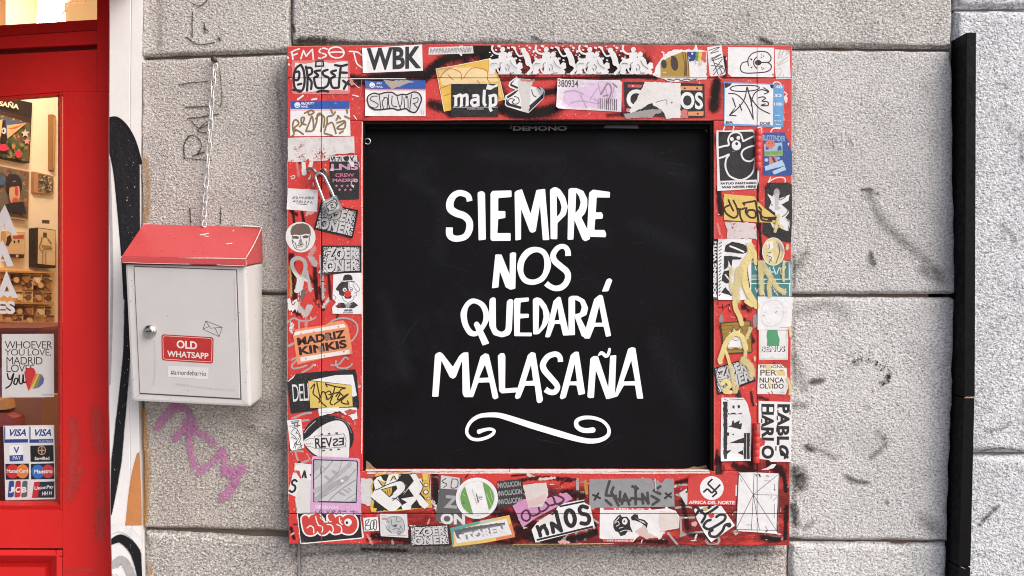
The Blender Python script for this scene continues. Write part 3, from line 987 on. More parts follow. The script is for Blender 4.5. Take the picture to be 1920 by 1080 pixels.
LS(mb, W2, '418,884 440,876 470,868 505,866 527,880 512,905 470,928 410,942 360,932 330,895 335,850 365,805 420,772 490,763 560,766 640,788 800,840 1000,900 1150,942 1240,952 1310,938 1352,905 1352,855 1310,808 1240,784 1170,784 1125,805 1122,840 1150,866 1190,876 1240,872',
   [34, 28, 24, 22, 22, 24, 24, 24, 24, 24, 24, 26, 30, 34, 38, 42, 46, 46, 40, 36, 32, 28, 24, 24, 26, 28, 30, 34, 36, 36, 40], True)
mb.build('flourish', parent=panel, wpar=PORG[panel])
# faint scratches and wiped dust on the board
rs = random.Random(9)
mb = MB()
sc1, sc2 = spray((70, 70, 76), .6, .9, .4, 400), spray((50, 50, 60), 1.3, .5, .20, 120)
for i in range(26):
    x, y = rs.uniform(700, 1310), rs.uniform(255, 870)
    a, l = rs.uniform(-1.2, 1.2), rs.uniform(8, 60)
    mb.stroke([(x, y), (x + math.cos(a) * l * .5 + rs.uniform(-2, 2), y + math.sin(a) * l * .5), (x + math.cos(a) * l, y + math.sin(a) * l)], rs.uniform(.6, 1.4), sc1, plane(PAN - .0002), True, True, i * 2e-6)
for q, w in (('1140,270 1220,300 1290,330', 60), ('760,330 830,380 820,480', 50), ('1230,640 1290,760', 70), ('720,560 760,700', 46), ('1190,420 1290,470', 54), ('900,290 1050,300', 44)):
    mb.stroke(parse(q), w, sc2, plane(PAN - .00012), True, True, 0)
o = mb.build('scratches', parent=panel, wpar=PORG[panel]); o['kind'] = 'stuff'
# small pale remains of old stickers at the top of the lining
mb = MB()
op = plane(-.0086)
opy = -.0215
op2 = plane(PAN - .0003)
for s_, c in (('957,231.5 1064,232 1063.5,234.5 959,234 959,241.5 957,241.5', (84, 80, 78)), ('1141,229 1190,229.5 1197,233 1197,241 1132,240', (78, 76, 76))):
    mb.poly(parse(s_), ink(c), lambda x, y, up: plane(PAN - .0138)(x, y, up))
put_text(mb, 'DEMONO', (962, 245), (1063, 245), (962, 236), ink((84, 80, 78)), plane(PAN - .0138), .03)
# the strip of board these sit on
wbox(mb, 690, 227.5, 1330, 241.2, PAN - .0135, PAN + .001, blk, 0)
mb.build('top_batten', parent=cab)

# lower lip, corner tears, eye screw
mb = MB()
lip = gloss((226, 216, 208), .6, 0, .6, 'bare_chipped_wood')
for i, (x0, x1, y0, y1) in enumerate(((686, 770, 881.6, 883.6), (771, 955, 881.4, 884.2), (956, 1160, 881.3, 884.6), (1161, 1330, 881.8, 883.8))):
    mb.prism(torn([(x0, y0), (x1, y0), (x1, y1), (x0, y1)], .35, 6, i), lip, FR - .0002, FR + .01)
mb.build('worn_lip', parent=cab)
mb = MB()
tan = gloss((150, 122, 98), .75, 0, .8, 'torn_card')
mb.prism(torn(parse('683,862 689,866 697,874 705,879.5 684,880'), .8, 4, 1), tan, PAN - .004, PAN + .001)
mb.prism(torn(parse('1284,879 1296,876.5 1308,876 1324,872 1327,878 1310,880 1286,880.3'), .9, 4, 2), tan, PAN - .004, PAN + .001)
mb.prism(torn(parse('1318,239 1325,240.5 1327,249'), .5, 4, 2), tan, PAN - .002, PAN + .001)
mb.build('torn_corner', parent=cab)
steel = gloss((205, 203, 200), .3, 1., 0, 'steel')
mb = MB()
c = P(689, 265, -.034)
mb.tube([(c[0] + .0052 * math.cos(q), c[1], c[2] + .0052 * math.sin(q)) for q in [R(k) for k in range(190, 190 - 350, -14)]], .0013, steel, 8)
mb.tube([(c[0] - .0048, c[1], c[2] + .001), P(680.6, 263, -.034)], .0012, steel, 8)
mb.build('eye_screw', parent=cab, smooth=True)
# hinges on the right, staples for the padlock on the left
redp = gloss((208, 58, 54), .45, 0, .4, 'red_hinge_paint')
for (x0, y0, x1, y1, r) in ((1421.5, 243, 1421.5, 317, .0062), (1419.5, 793, 1417.5, 868, .0062)):
    mb = MB()
    a, b = P(x0, y0, FR - .003), P(x1, y1, FR - .003)
    n = 5
    pts = []
    rr = []
    for k in range(n + 1):
        for d, q in ((.03, r * .93), (.08, r), (.92, r), (.97, r * .93)):
            t_ = (k + d) / (n + 1)
            pts.append(tuple(a[i] * (1 - t_) + b[i] * t_ for i in range(3))); rr.append(q)
    mb.tube(pts, rr, redp, 16)
    if y0 > 700:
        wq_ = plane(FR - .0094)
        mb.poly(torn(parse('1420,797 1424,799 1424,806 1420,808'), .6, 3), gloss((150, 150, 148), .5, .6, 0, 'bare_metal'), wq_)
    mb.build('hinge', parent=cab, smooth=True)
for pth in ([(578, 316), (586, 317), (593, 325), (594, 334)], [(602, 328), (604, 319), (609, 318.5), (613, 330), (614, 341)]):
    mb = MB()
    q, _ = smooth_pts(pth, 1)
    n = len(q)
    mb.tube([P(x, y, FR + .002 - .021 * math.sin(math.pi * i / (n - 1))) for i, (x, y) in enumerate(q)], .0032, gloss((150, 140, 130), .45, .9, .3, 'worn_steel'), 10)
    mb.build('staple', parent=cab, smooth=True)
# paint marks on the frame
fp = plane(FR - .00012)
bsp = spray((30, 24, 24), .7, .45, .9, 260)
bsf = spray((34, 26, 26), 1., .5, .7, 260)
wht = spray((238, 234, 232), .25, .35, .97, 800)
gry = spray((172, 166, 162), .3, .3, .95, 500)
grime = spray((52, 18, 18), .7, .9, .85, 240, .7, (1, 1, .22))
pinkw = spray((232, 150, 146), .9, .6, .7, 240)
def clip_frame(o):
    # paint lies on the wood only: trim what reaches past the frame or into its opening
    org = PORG[o]
    bm = bmesh.new(); bm.from_mesh(o.data)
    xs = [fx(538.3), fx(1484.5), fx(680.3), fx(1338.3)]; zs = [fz(85.5), fz(1021), fz(225.7), fz(883)]
    for ax, vals in ((0, xs), (2, zs)):
        for c in vals:
            co = Vector((0, 0, 0)); co[ax] = c - org[ax]
            nv = Vector((0, 0, 0)); nv[ax] = 1
            bmesh.ops.bisect_plane(bm, geom=bm.verts[:] + bm.edges[:] + bm.faces[:], dist=1e-7, plane_co=co, plane_no=nv)
    dead = []
    for f in bm.faces:
        c = f.calc_center_median()
        x, z = c.x + org[0], c.z + org[2]
        if not (xs[0] < x < xs[1] and zs[1] < z < zs[0]) or (xs[2] < x < xs[3] and zs[3] < z < zs[2]): dead.append(f)
    bmesh.ops.delete(bm, geom=dead, context='FACES')
    bm.to_mesh(o.data); bm.free()

def fmarks(name, items, label=None, lift=0, par=None):
    n = 0
    many = name in ('grime', 'worn_edge')
    mb = MB()
    def fin():
        o = mb.build(name, parent=cab, cut=GAPS)
        clip_frame(o)
        if not len(o.data.polygons): bpy.data.objects.remove(o); return
        if many: o['kind'] = 'stuff'
        if label and many: o['label'] = label
    for v, strokes, w, m in items:
        if not many: mb = MB()
        for q in strokes.split(';'):
            mb.stroke(vw(v, parse(q)), w, m, lambda x, y, up: fp(x, y, up + lift), True, True, n * 2e-6)
            n += 1
        if not many: fin()
    if many: fin()
fmarks('spray_patch', [  # black spray paint and a few dirt strokes on the wood
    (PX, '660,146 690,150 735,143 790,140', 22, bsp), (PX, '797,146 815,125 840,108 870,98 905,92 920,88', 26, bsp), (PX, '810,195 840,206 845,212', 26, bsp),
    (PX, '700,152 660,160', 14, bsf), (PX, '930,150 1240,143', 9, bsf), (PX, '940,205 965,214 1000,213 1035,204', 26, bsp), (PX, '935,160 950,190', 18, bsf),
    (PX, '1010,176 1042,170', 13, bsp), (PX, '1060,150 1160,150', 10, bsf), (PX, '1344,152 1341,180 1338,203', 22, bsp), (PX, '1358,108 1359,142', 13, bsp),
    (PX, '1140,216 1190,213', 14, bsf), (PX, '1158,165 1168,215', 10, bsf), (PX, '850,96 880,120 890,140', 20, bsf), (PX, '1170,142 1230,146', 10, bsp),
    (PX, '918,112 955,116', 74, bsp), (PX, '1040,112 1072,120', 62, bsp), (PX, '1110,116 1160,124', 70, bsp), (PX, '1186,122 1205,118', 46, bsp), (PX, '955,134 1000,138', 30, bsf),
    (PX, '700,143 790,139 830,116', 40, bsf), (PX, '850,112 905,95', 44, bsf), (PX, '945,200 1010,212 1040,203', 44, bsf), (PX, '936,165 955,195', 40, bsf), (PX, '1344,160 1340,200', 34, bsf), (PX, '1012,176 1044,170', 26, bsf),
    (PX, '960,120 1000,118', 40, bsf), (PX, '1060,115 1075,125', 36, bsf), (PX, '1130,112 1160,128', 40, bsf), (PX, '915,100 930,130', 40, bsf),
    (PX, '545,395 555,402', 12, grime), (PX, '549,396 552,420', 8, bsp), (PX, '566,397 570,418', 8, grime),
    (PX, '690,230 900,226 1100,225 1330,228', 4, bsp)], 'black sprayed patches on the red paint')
fmarks('grime', [
    (PX, '547,480 552,560', 16, grime), (PX, '590,500 594,560', 10, grime), (PX, '600,540 606,580', 10, grime), (PX, '545,580 560,590', 12, grime), (PX, '575,515 590,530', 12, bsf),
    (PX, '700,905 690,925', 16, grime), (PX, '815,890 822,960', 22, bsp), (PX, '700,1005 780,1014', 18, grime), (PX, '690,1012 720,1000', 14, bsf),
    (PX, '960,905 1010,896 1070,900', 10, grime), (PX, '930,960 1000,985 960,1010', 26, grime), (PX, '970,990 1000,1010 1060,1012 1110,1000', 20, bsp), (PX, '1110,975 1118,1000', 14, bsp),
    (PX, '1060,925 1090,930', 20, grime), (PX, '1270,905 1290,900', 10, grime), (PX, '1345,858 1350,882', 20, grime), (PX, '1375,872 1400,882', 18, grime), (PX, '1402,850 1412,885', 12, grime),
    (PX, '1440,870 1465,885', 22, grime), (PX, '1470,890 1474,920', 12, bsp), (PX, '1475,950 1472,1010', 12, bsp), (PX, '1430,1008 1460,1012', 16, bsp), (PX, '1345,845 1342,870', 10, bsf),
    (PX, '1290,1000 1340,1012', 16, bsf), (PX, '1180,1014 1250,1016', 9, grime), (PX, '1408,735 1412,760', 8, grime), (PX, '1424,745 1440,750', 12, bsf), (PX, '1396,600 1412,640', 12, grime),
    (PX, '1400,440 1412,480', 10, grime), (PX, '1424,420 1428,490', 8, grime), (PX, '1395,575 1405,582', 16, grime), (PX, '1347,352 1352,400', 14, bsp), (PX, '1230,1000 1240,1016', 10, grime),
    (PX, '900,1010 960,1018', 8, grime), (PX, '545,990 552,1010', 10, grime), (PX, '1280,940 1290,990', 14, grime), (PX, '620,560 612,470', 8, grime), (PX, '604,790 606,960', 5, grime), (PX, '1422,340 1421,430', 4, grime),
    (PX, '556,300 560,330', 7, pinkw), (PX, '668,300 672,320', 5, pinkw), (PX, '660,470 668,478', 5, pinkw), (PX, '1345,420 1350,440', 8, pinkw), (PX, '640,190 655,196', 6, pinkw)], 'dark streaks of dirt worn into the red paint')
fmarks('worn_edge', [
    (PX, '679.5,230 678.5,300 679,480 679.5,700 678,850', 3, spray((242, 214, 208), .5, .9, .95, 300)), (PX, '682,225.5 820,225 1000,224 1200,225 1336,225', 2.4, spray((236, 120, 112), .6, .9, .8, 260)),
    (PX, '690,887 840,887 1000,886 1200,887 1330,886', 4, spray((240, 226, 220), .5, .8, .9, 260)), (PX, '690,892 840,895', 6, spray((150, 120, 100), .7, 1., .8, 260)),
    (PX, '1340,300 1340,500 1340,860', 2.4, spray((230, 120, 112), .6, .9, .8, 260)), (PX, '545,147.6 640,147.6 690,147.4 760,147.6', 2, wht), (PX, '538.8,300 538.6,600 541,940', 1.6, spray((240, 150, 140), .5, .9, .8, 260)),
    (PX, '540,87.5 850,83.6 1100,83.5 1480,86', 2.2, spray((240, 150, 140), .6, .9, .85, 260)), (PX, '1484,90 1483,500 1480,1000', 2, spray((238, 140, 130), .6, .9, .8, 260)), (PX, '990,890 1010,898 1040,896', 6, spray((232, 214, 200), .5, 1., .9, 260)),
    (PX, '960,892 985,890', 4, spray((40, 30, 28), .5, 1., .9, 260)), (PX, '1150,1019 1080,1020 960,1021', 2.6, spray((225, 190, 120), .5, 1.2, .8, 160)), (PX, '618,560 606,575', 9, spray((214, 206, 200), .5, 1., .8, 260)), (PX, '602,480 606,560', 8, spray((200, 192, 188), .5, 1.1, .8, 260)),
    (PX, '580,480 590,495', 14, spray((190, 184, 180), .5, 1.1, .85, 260)), (PX, '556,570 572,590 580,575', 12, spray((206, 200, 196), .5, 1.1, .85, 260)), (PX, '543,500 546,540 545,555', 7, spray((196, 160, 90), .5, 1., .8, 260)), (PX, '570,545 565,560', 10, spray((120, 110, 106), .5, 1.1, .85, 260)),
    (PX, '575,510 582,545', 8, spray((200, 195, 190), .5, 1.1, .85, 260))], 'chipped pale edges of the red paint')
ct = []
for q in ('100,165 110,205 115,250;95,168 140,145 185,130;108,205 165,183;205,240 220,190 235,148;235,150 250,185 265,212;265,212 300,170 335,135;335,135 340,190 345,248;500,132 460,122 425,135 410,160 440,178 480,190 485,212 430,236 405,232'
          ';515,170 530,130 590,110 650,120 690,165 670,215 610,232 550,215 515,170;530,172 600,165 690,168').split(';'):
    ct.append((VA, q, 3.6, wht))
fmarks('marker_tag', ct + [(VA, '750,158 800,160 850,170 890,205', 3.4, wht), (VA, '800,165 815,230 840,300 900,345', 3.4, wht), (VA, '58,225 62,232', 4.5, wht), (VA, '68,303 73,307', 4.5, wht),
    (VA, '170,700 230,655', 4, wht), (VA, '330,700 380,690', 4, wht), (VA, '560,650 580,690', 3, pinkw), (VA, '770,480 840,555 870,570', 1.4, wht), (VA, '890,480 880,600 860,700 815,770 830,800', 1.4, pinkw), (VA, '790,650 850,665', 3, wht), (VA, '800,880 830,920', 2.4, wht),
    (PX, '545,331 552,329 552,334 546,334', 1.6, wht)], 'white marker lettering at the top left')
fmarks('marker_tag', [(VF, '35,232 80,185 130,160 200,188 280,190 340,170 372,148', 4.4, gry), (VF, '182,195 185,290', 4.6, gry), (VF, '500,252 560,190 640,162 740,165 810,200 840,250 838,320 800,390 770,420', 4.4, gry),
    (VF, '100,630 165,600 150,640 105,690 120,725 200,715 270,690', 4.4, gry), (VF, '345,680 310,720 220,770', 4.6, gry), (VF, '545,690 630,680 700,600 735,620', 4.2, gry), (VF, '600,640 600,690 640,720 720,720 770,690 780,670', 4.2, gry),
    (VF, '70,470 130,440', 6, gry), (VG, '110,265 240,215 320,205', 5, gry), (VG, '215,295 290,285', 5, gry), (VG, '90,640 160,630 230,640', 4.4, gry), (VG, '145,650 165,720 200,780', 4.6, gry), (VG, '200,770 290,740', 5, gry), (VG, '700,310 750,330', 4.6, gry)],
    'grey marker loops around the orange sticker')
fmarks('marker_tag', [(VJ, '650,210 760,215', 5, gry), (VJ, '650,315 700,330', 5, gry), (VJ, '690,550 700,740', 5, gry), (VJ, '640,555 830,550', 5.4, gry), (VJ, '690,740 800,710 960,695', 5, gry), (VJ, '565,710 610,770 665,835', 5, gry),
    (VJ, '955,760 960,800 1000,830 1060,825 1090,790 1080,760', 5.4, gry), (VJ, '1245,690 1260,725', 5, gry), (VI, '1455,175 1460,400', 7, gry), (VI, '1385,325 1520,320', 6.5, gry), (VI, '1440,770 1445,860', 5, gry), (VI, '1555,700 1560,800 1540,850', 5, gry), (VI, '1545,200 1560,330', 9, spray((196, 140, 70), .4, .5, .9, 300)),
    (VI, '1600,600 1690,660', 5, gry), (VJ, '640,450 760,440 800,450', 5, gry)], 'grey marker strokes along the bottom')
fmarks('marker_tag', [(VC, '1640,485 1660,462 1700,462 1730,490', 2.6, wht), (VC, '1757,560 1785,585 1760,612', 2.6, wht), (VC, '1620,975 1650,935 1720,930', 2.4, wht), (VC, '1130,960 1145,920', 3, wht), (VC, '1230,960 1240,920', 3, wht), (VC, '1485,930 1520,925 1525,985', 3, wht),
    (VC, '500,150 520,160 515,180', 3, wht), (VK, '840,680 870,615', 2.6, wht), (VK, '850,665 920,625 1000,615 1035,640 1030,670', 2.6, wht), (VK, '870,100 900,65 980,70', 2, wht),
    (VM, '280,100 380,90', 1.6, spray((40, 30, 30), .3, .6, .9, 500)), (VM, '330,65 335,130', 1.6, spray((40, 30, 30), .3, .6, .9, 500)), (VM, '370,80 410,65 400,120 420,150', 2, spray((40, 30, 30), .3, .6, .9, 500)), (VN, '1030,0 1060,60', 3, pinkw)], 'thin white and dark marker strokes on the right')

mb = MB()
rs = random.Random(21)
pal = [(216, 212, 206), (196, 190, 184), (222, 170, 164), (226, 222, 218), (150, 146, 142), (60, 40, 38), (120, 28, 26), (206, 140, 132), (232, 228, 222), (44, 34, 34)]
k = 0
for (x0, y0, x1, y1, n) in ((690, 890, 1280, 960, 60), (545, 968, 1470, 1018, 80), (542, 470, 672, 620, 34), (1342, 300, 1480, 760, 44), (542, 260, 676, 400, 24), (640, 90, 1480, 222, 46), (1340, 840, 1478, 1015, 34), (545, 620, 676, 880, 26)):
    for i in range(n):
        x, y = rs.uniform(x0, x1), rs.uniform(y0, y1)
        r = rs.choice((1, 1.4, 2, 2, 3, 4.5, 6))
        k += 1
        a = rs.uniform(0, 180) if rs.random() < .5 else (0 if y1 - y0 < 120 else 90)
        mb.poly(torn(ell(x, y, r * rs.uniform(1, 2.6), r * rs.uniform(.35, .9), a, 9), r * .32, 1.6, k), paper(pal[k % len(pal)], .2 if k % 3 else 0), lambda px, py, up: plane(FR - .00018 - k * 2.5e-7)(px, py, up))
o = mb.build('paper_residue', parent=cab, cut=GAPS); clip_frame(o)
o['kind'] = 'stuff'; o['label'] = 'scraps of scraped paper and chipped paint'
# ------------------------------------------------------------------ stickers on the frame
INK = (40, 38, 40)
S = Sticker
zo_noise = None
def zoer_mat():
    if 'zoer' in MATS: return MATS['zoer']
    m, t, b = nodes('speckled_print')
    n = nz(t, 480, 3, .6)
    t.links.new(mixc(t, mr(t, n, .485, .515), lin((30, 30, 32)), lin((214, 214, 214))), b.inputs['Base Color'])
    b.inputs['Roughness'].default_value = .5
    MATS['zoer'] = m
    return m
def zoer(label, view, q, lvl=0, rows=('ZOER', 'ONER'), **kw):
    tl, tr, br, bl = parse(q)
    s = S('sticker', label, view, q, (30, 30, 32), lvl, **kw)
    def B(u, v): return tuple((tl[i] * (1 - u) + tr[i] * u) * (1 - v) + (bl[i] * (1 - u) + br[i] * u) * v for i in (0, 1))
    s.p('print', [B(.05, .05), B(.95, .05), B(.96, .93), B(.04, .93)], zoer_mat())
    for k, (tx, v0, v1, u0, u1) in enumerate(((rows[0], .50, .10, .13, .91), (rows[1], .93, .53, .1, .93))):
        for dx, dy, c, bo in ((.012, .015, (28, 28, 30), .075), (0, 0, (205, 205, 206), .045)):
            s.t('lettering', tx, B(u0 + dx, v0 + dy), B(u1 + dx, v0 + dy), B(u0 + dx, v1 + dy), c, bo, 1.04)
    return s.done()

# --- top left
s = S('sticker', 'pale pink and white sticker with a thick black tag and little crown, top left', VA, '115,262 420,255 745,262 758,285 758,620 740,640 125,640 105,620 103,280', (226, 128, 126))
s.p('print', '140,285 260,298 420,270 560,290 650,272 735,270 735,600 600,590 380,605 220,620 140,612', (232, 232, 232), 3)
s.l('lettering', '205,308 150,350 124,450 135,560 185,610 230,580 248,480 235,370 205,308;140,395 180,385 188,430 170,480 125,475;172,532 210,522;262,330 280,450 275,600;262,345 320,345 330,400 285,440 325,500 320,580;425,372 360,385 400,430 355,460 380,560 450,570;505,365 455,385 460,425 520,460 505,540 455,572;600,372 545,392 590,435 540,470 560,560 625,566;590,312 660,322 722,308;655,330 640,450 632,560;660,395 722,398;682,488 715,515 752,530;742,492 715,530 690,578;392,612 450,600 512,608;120,590 200,600', 27, INK)
s.l('lettering', '372,330 375,268 455,265 460,322 375,325', 17, INK, False)
s.done()
def priority(label, white, band, lvl=0, rag=0):
    s = S('sticker', label, VA, white, (240, 240, 240), lvl)
    s.p('print', band, (50, 92, 172), rag)
    return s
s = priority('white postal label with blue band at the top and gold brown marker lettering', '88,712 735,712 755,735 763,1110 85,1112', '88,712 735,712 755,735 752,806 88,806')
s.p('print', '88,808 752,808 752,826 88,828', (236, 190, 190))
s.e('print', 165, 762, 33, 33, (236, 240, 245)); s.l('print', '148,768 165,782 185,768', 8, (70, 105, 180))
s.t('lettering', 'PRIORITY', (203, 760), (352, 756), (212, 732), (232, 236, 244), .03); s.t('lettering', 'MAIL', (203, 792), (285, 790), (210, 768), (232, 236, 244), .03)
s.l('drawing', '590,735 605,745;585,745 600,740', 3, (210, 220, 240))
s.l('lettering', '130,1088 112,1000 130,935 165,935 180,975 130,1022 190,1060 232,1090;120,1060 165,1045;190,1005 225,965 245,905 212,908 215,965 262,982;262,1052 300,960 332,888 345,1040 265,1056;350,1042 385,940 392,868 440,872 432,1060;372,915 420,868 470,905 462,1010;470,1062 500,960 505,895 560,878 592,840;500,985 560,960 600,1080;470,1080 560,1105;248,852 320,820 352,845 300,872 290,840;612,962 700,942 692,1025 612,1022 690,960;540,795 558,850;622,880 650,912;718,795 728,850;700,888 752,912;620,900 605,930;640,1078 680,1055;110,1105 120,1100', 19, (140, 116, 72))
s.done()
s = S('sticker', 'clean white sticker with three bold black capital letters, top edge of the frame', VA, '898,122 1568,80 1578,375 905,402', (242, 242, 242))
s.t('lettering', 'WBK', (945, 374), (1560, 350), (945, 122), (52, 51, 53), .035, .98)
s.l('print', '908,135 915,390', 4, (205, 205, 205))
s.done()
s = S('sticker', 'narrow white strip filled with a grey scrawl, right of the three bold capitals', VA, '1645,112 2140,98 2148,180 1640,196', (228, 226, 224))
s.l('drawing', ';'.join('%d,%d %d,%d %d,%d' % (1660 + k * 33, 180 - k * 1, 1668 + k * 33 + (k * 7) % 9, 125 - k, 1684 + k * 33, 178 - k - (k * 11) % 20) for k in range(14)), 7, (150, 150, 150))
s.l('drawing', '1660,160 1760,130 1840,165 1960,125 2060,160 2130,120', 6, (160, 160, 160))
s.done()
s = priority('white postal label with torn blue band and black outlined bubble lettering', '932,598 1608,598 1608,886 932,886', '930,492 1130,490 1180,520 1290,480 1605,485 1612,578 935,578', 0, 0)
s.p('print', '932,580 1612,580 1612,598 932,598', (228, 142, 142))
s.e('print', 1008, 538, 30, 30, (236, 240, 245)); s.l('print', '992,542 1008,556 1026,542', 7, (70, 105, 180))
s.t('lettering', 'MAIL', (1045, 566), (1130, 566), (1048, 545), (225, 230, 240), .03); s.t('lettering', 'PRI', (1056, 530), (1110, 528), (1060, 508), (225, 230, 240), .03)
s.p('print', '1130,478 1250,490 1400,478 1480,500 1400,520 1330,550 1220,580 1160,520', (176, 168, 158), 6)
ob = '950,700 968,655 1030,628 1085,640 1150,622 1232,620 1285,652 1345,640 1395,645 1470,615 1530,630 1562,690 1540,765 1495,842 1430,832 1385,802 1300,818 1240,800 1150,808 1080,815 1020,808 972,770'
s.p('drawing', smooth_pts(parse(ob), 1, 4, True)[0], (222, 222, 222))
for q, w in (('950,700 968,655 1030,628 1085,640 1150,622 1232,620 1285,652 1345,640 1395,645 1470,615 1530,630 1562,690 1540,765 1495,842 1430,832 1385,802 1300,818 1240,800 1150,808 1080,815 1020,808 972,770 950,700', 15),):
    s.l('drawing', q, w, (44, 43, 45))
s.l('lettering', '1065,662 1010,665 985,700 1040,730 1075,760 1040,795 975,775;1085,645 1095,720 1105,808;1150,680 1120,730 1135,800;1138,678 1180,690 1175,800;1195,640 1190,740 1210,800;1232,660 1230,760 1285,780;1285,655 1310,760 1330,810;1345,650 1340,730 1325,780;1365,690 1372,790;1410,690 1412,795;1450,640 1440,720 1430,825;1470,690 1520,680 1518,725 1470,745;1480,750 1520,800', 10, (58, 57, 59))
s.e('lettering', 1395, 672, 15, 13, (58, 57, 59)); s.l('drawing', '1560,815 1565,860;1585,830 1582,870', 5, (150, 185, 215))
s.done()
# --- top
s = S('torn_sticker', 'torn yellow and cream sticker with orange swirls half hidden behind a black one', PX, '818,131 918,110 936,146 946,187 936,190 850,206 833,209 826,165', (232, 190, 84), 0)
s.p('print', '821,134 850,127 890,126 930,140 935,152 900,155 850,160 829,160', (240, 214, 160), .8)
s.p('print', '850,160 905,152 936,158 942,184 925,180 900,158', (236, 200, 130), .8)
s.l('drawing', '822,150 840,130 862,135 866,150;868,148 885,128 912,132 914,150;828,165 850,158 870,170;832,180 846,175;895,150 905,170 900,190;915,150 925,165 938,185;840,140 850,150', 1.3, (206, 96, 54))
s.l('drawing', '818,131 918,110;818,131 833,209;936,146 946,187', 1.2, (250, 240, 220), False)
s.done()
s = S('sticker', 'black square sticker with white blackletter style lowercase lettering under the top rail', VB, '35,524 565,524 566,892 37,892', (34, 33, 35), 1)
s.l('lettering', '88,655 88,770;88,672 140,648 152,690 150,772;152,668 208,648 216,690 214,768;275,660 330,655 338,690 338,770;325,700 280,706 264,735 290,768 335,755;410,590 405,680 406,745 428,770;474,650 476,740 474,800 492,832;478,662 530,652 540,700 532,755 480,768', 33, (238, 238, 238), True, False)
s.l('lettering', '60,660 90,655;70,772 100,765;135,775 165,768;200,772 225,765;330,772 350,766;458,655 480,650', 14, (238, 238, 238))
s.l('lettering', '55,786 556,786', 5, (225, 225, 225)); s.t('lettering', 'maldita noche', (216, 812), (400, 812), (216, 796), (205, 205, 205), .02)
s.p('print', '428,585 442,528 500,545 562,524 560,548 470,592', (232, 232, 230), 4)
s.done()
# frieze of white figures: one run of three figures, repeated along the strip
def figures():
    s = S('sticker', 'long strip of white cut-out dancing and kneeling figures along the top edge', VB, '462,232 480,235 500,262 540,240 545,330 520,410 462,415', (232, 232, 232), 1, group='stickers on the red wooden frame')
    wf = (232, 232, 232)
    for i, dx in enumerate((-490, 0, 490, 980)):
        def q(st): return ' '.join('%g,%g' % (x + dx, y + .0 * i) for x, y in parse(st))
        fr = 'drawing'
        if i < 4:
            s.e(fr, 1105 + dx, 138, 27, 31, wf, 15)
            s.p(fr, q('1062,172 1145,165 1150,230 1130,300 1135,350 1150,412 1075,412 1080,340 1060,260'), wf, 3)
            s.l(fr, q('1075,190 1015,175 985,130 992,95') + ';' + q('1140,180 1170,230 1150,290'), 22, wf)
            s.p(fr, q('952,300 985,250 1060,235 1085,300 1070,345 1030,350 1012,372 1000,412 950,412 965,345'), wf, 3)
            s.l(fr, q('1040,330 1055,380 1085,405'), 20, wf)
        if i < 3 or True:
            s.e(fr, 1185 + dx, 190, 27, 30, wf)
            s.p(fr, q('1150,232 1210,215 1245,250 1262,310 1320,385 1310,412 1190,405 1130,412 1150,360 1120,320'), wf, 3)
            s.p(fr, q('1245,330 1290,280 1325,290 1330,345 1280,370'), wf, 2)
        if i < 3:
            s.e(fr, 1338 + dx, 148, 30, 32, wf, -20)
            s.l(fr, q('1360,185 1385,240 1395,290'), 66, wf)
            s.l(fr, q('1395,290 1440,330 1425,370 1390,408') + ';' + q('1400,300 1450,350 1500,390'), 36, wf)
            s.l(fr, q('1340,200 1295,212 1262,175 1240,125'), 19, wf)
            s.e(fr, 1238 + dx, 122, 17, 17, wf)
            for (x, y, r, a) in ((1170, 118, 16, 20), (1215, 110, 14, 0), (1250, 238, 15, 0), (1300, 258, 12, 30), (1030, 140, 12, 10), (1065, 100, 18, 15), (1410, 118, 16, 30), (1380, 95, 9, 0), (1290, 100, 8, 0), (1440, 200, 8, 0), (1460, 155, 16, 10), (1210, 160, 8, 0), (975, 215, 8, 0), (960, 170, 9, 0), (1478, 240, 18, 20), (1300, 130, 7, 0), (1405, 150, 8, 0), (990, 200, 10, 40)):
                s.p(fr, [(x + dx + u * math.cos(R(a)) - v * math.sin(R(a)), y + u * math.sin(R(a)) + v * math.cos(R(a))) for u, v in ((-r, -r * .7), (r, -r * .7), (r, r * .7), (-r, r * .7))], wf)
    s.l('drawing', ';'.join('%d,412 %d,412' % (560 + k * 155, 690 + k * 155) for k in range(12)), 8, wf)
    for dx in (-490, 0, 490, 980):
        dk = (70, 64, 62)
        s.l('line', ' '.join('%g,%g' % (x + dx, y) for x, y in parse('1082,345 1075,300 1100,280')) + ';' + ' '.join('%g,%g' % (x + dx, y) for x, y in parse('1190,260 1215,310 1270,350')) + ';' + ' '.join('%g,%g' % (x + dx, y) for x, y in parse('1150,300 1180,330 1170,370')) + ';' + ' '.join('%g,%g' % (x + dx, y) for x, y in parse('1185,385 1200,402 1230,395')) + ';' + ' '.join('%g,%g' % (x + dx, y) for x, y in parse('975,300 1010,290 1040,300')), 6, (104, 98, 96))
    s.done()
figures()
s = S('torn_sticker', 'arrow shaped black and white sticker torn down its middle, top rail', VB, '770,440 690,505 680,545 695,565 762,590 645,655 640,760 660,778 905,855 1080,690 1086,610 1060,575 940,552 930,540 975,480 880,470 800,465', (238, 238, 238), 0)
s.p('print', '768,458 702,515 700,545 782,582 790,560 715,525', (44, 43, 45)); s.p('print', '656,690 652,750 668,768 820,808 830,780 700,745', (44, 43, 45)); s.p('print', '918,765 1065,640 1078,605 1074,682 908,840 900,820', (44, 43, 45)); s.p('print', '760,600 662,665 668,690 735,650 800,590', (44, 43, 45))
s.l('drawing', '672,720 700,690 745,700 720,730;745,665 790,680 800,725 770,750 735,745 728,720 750,705;940,590 960,650 990,670;1005,560 1040,590', 9, (44, 43, 45))
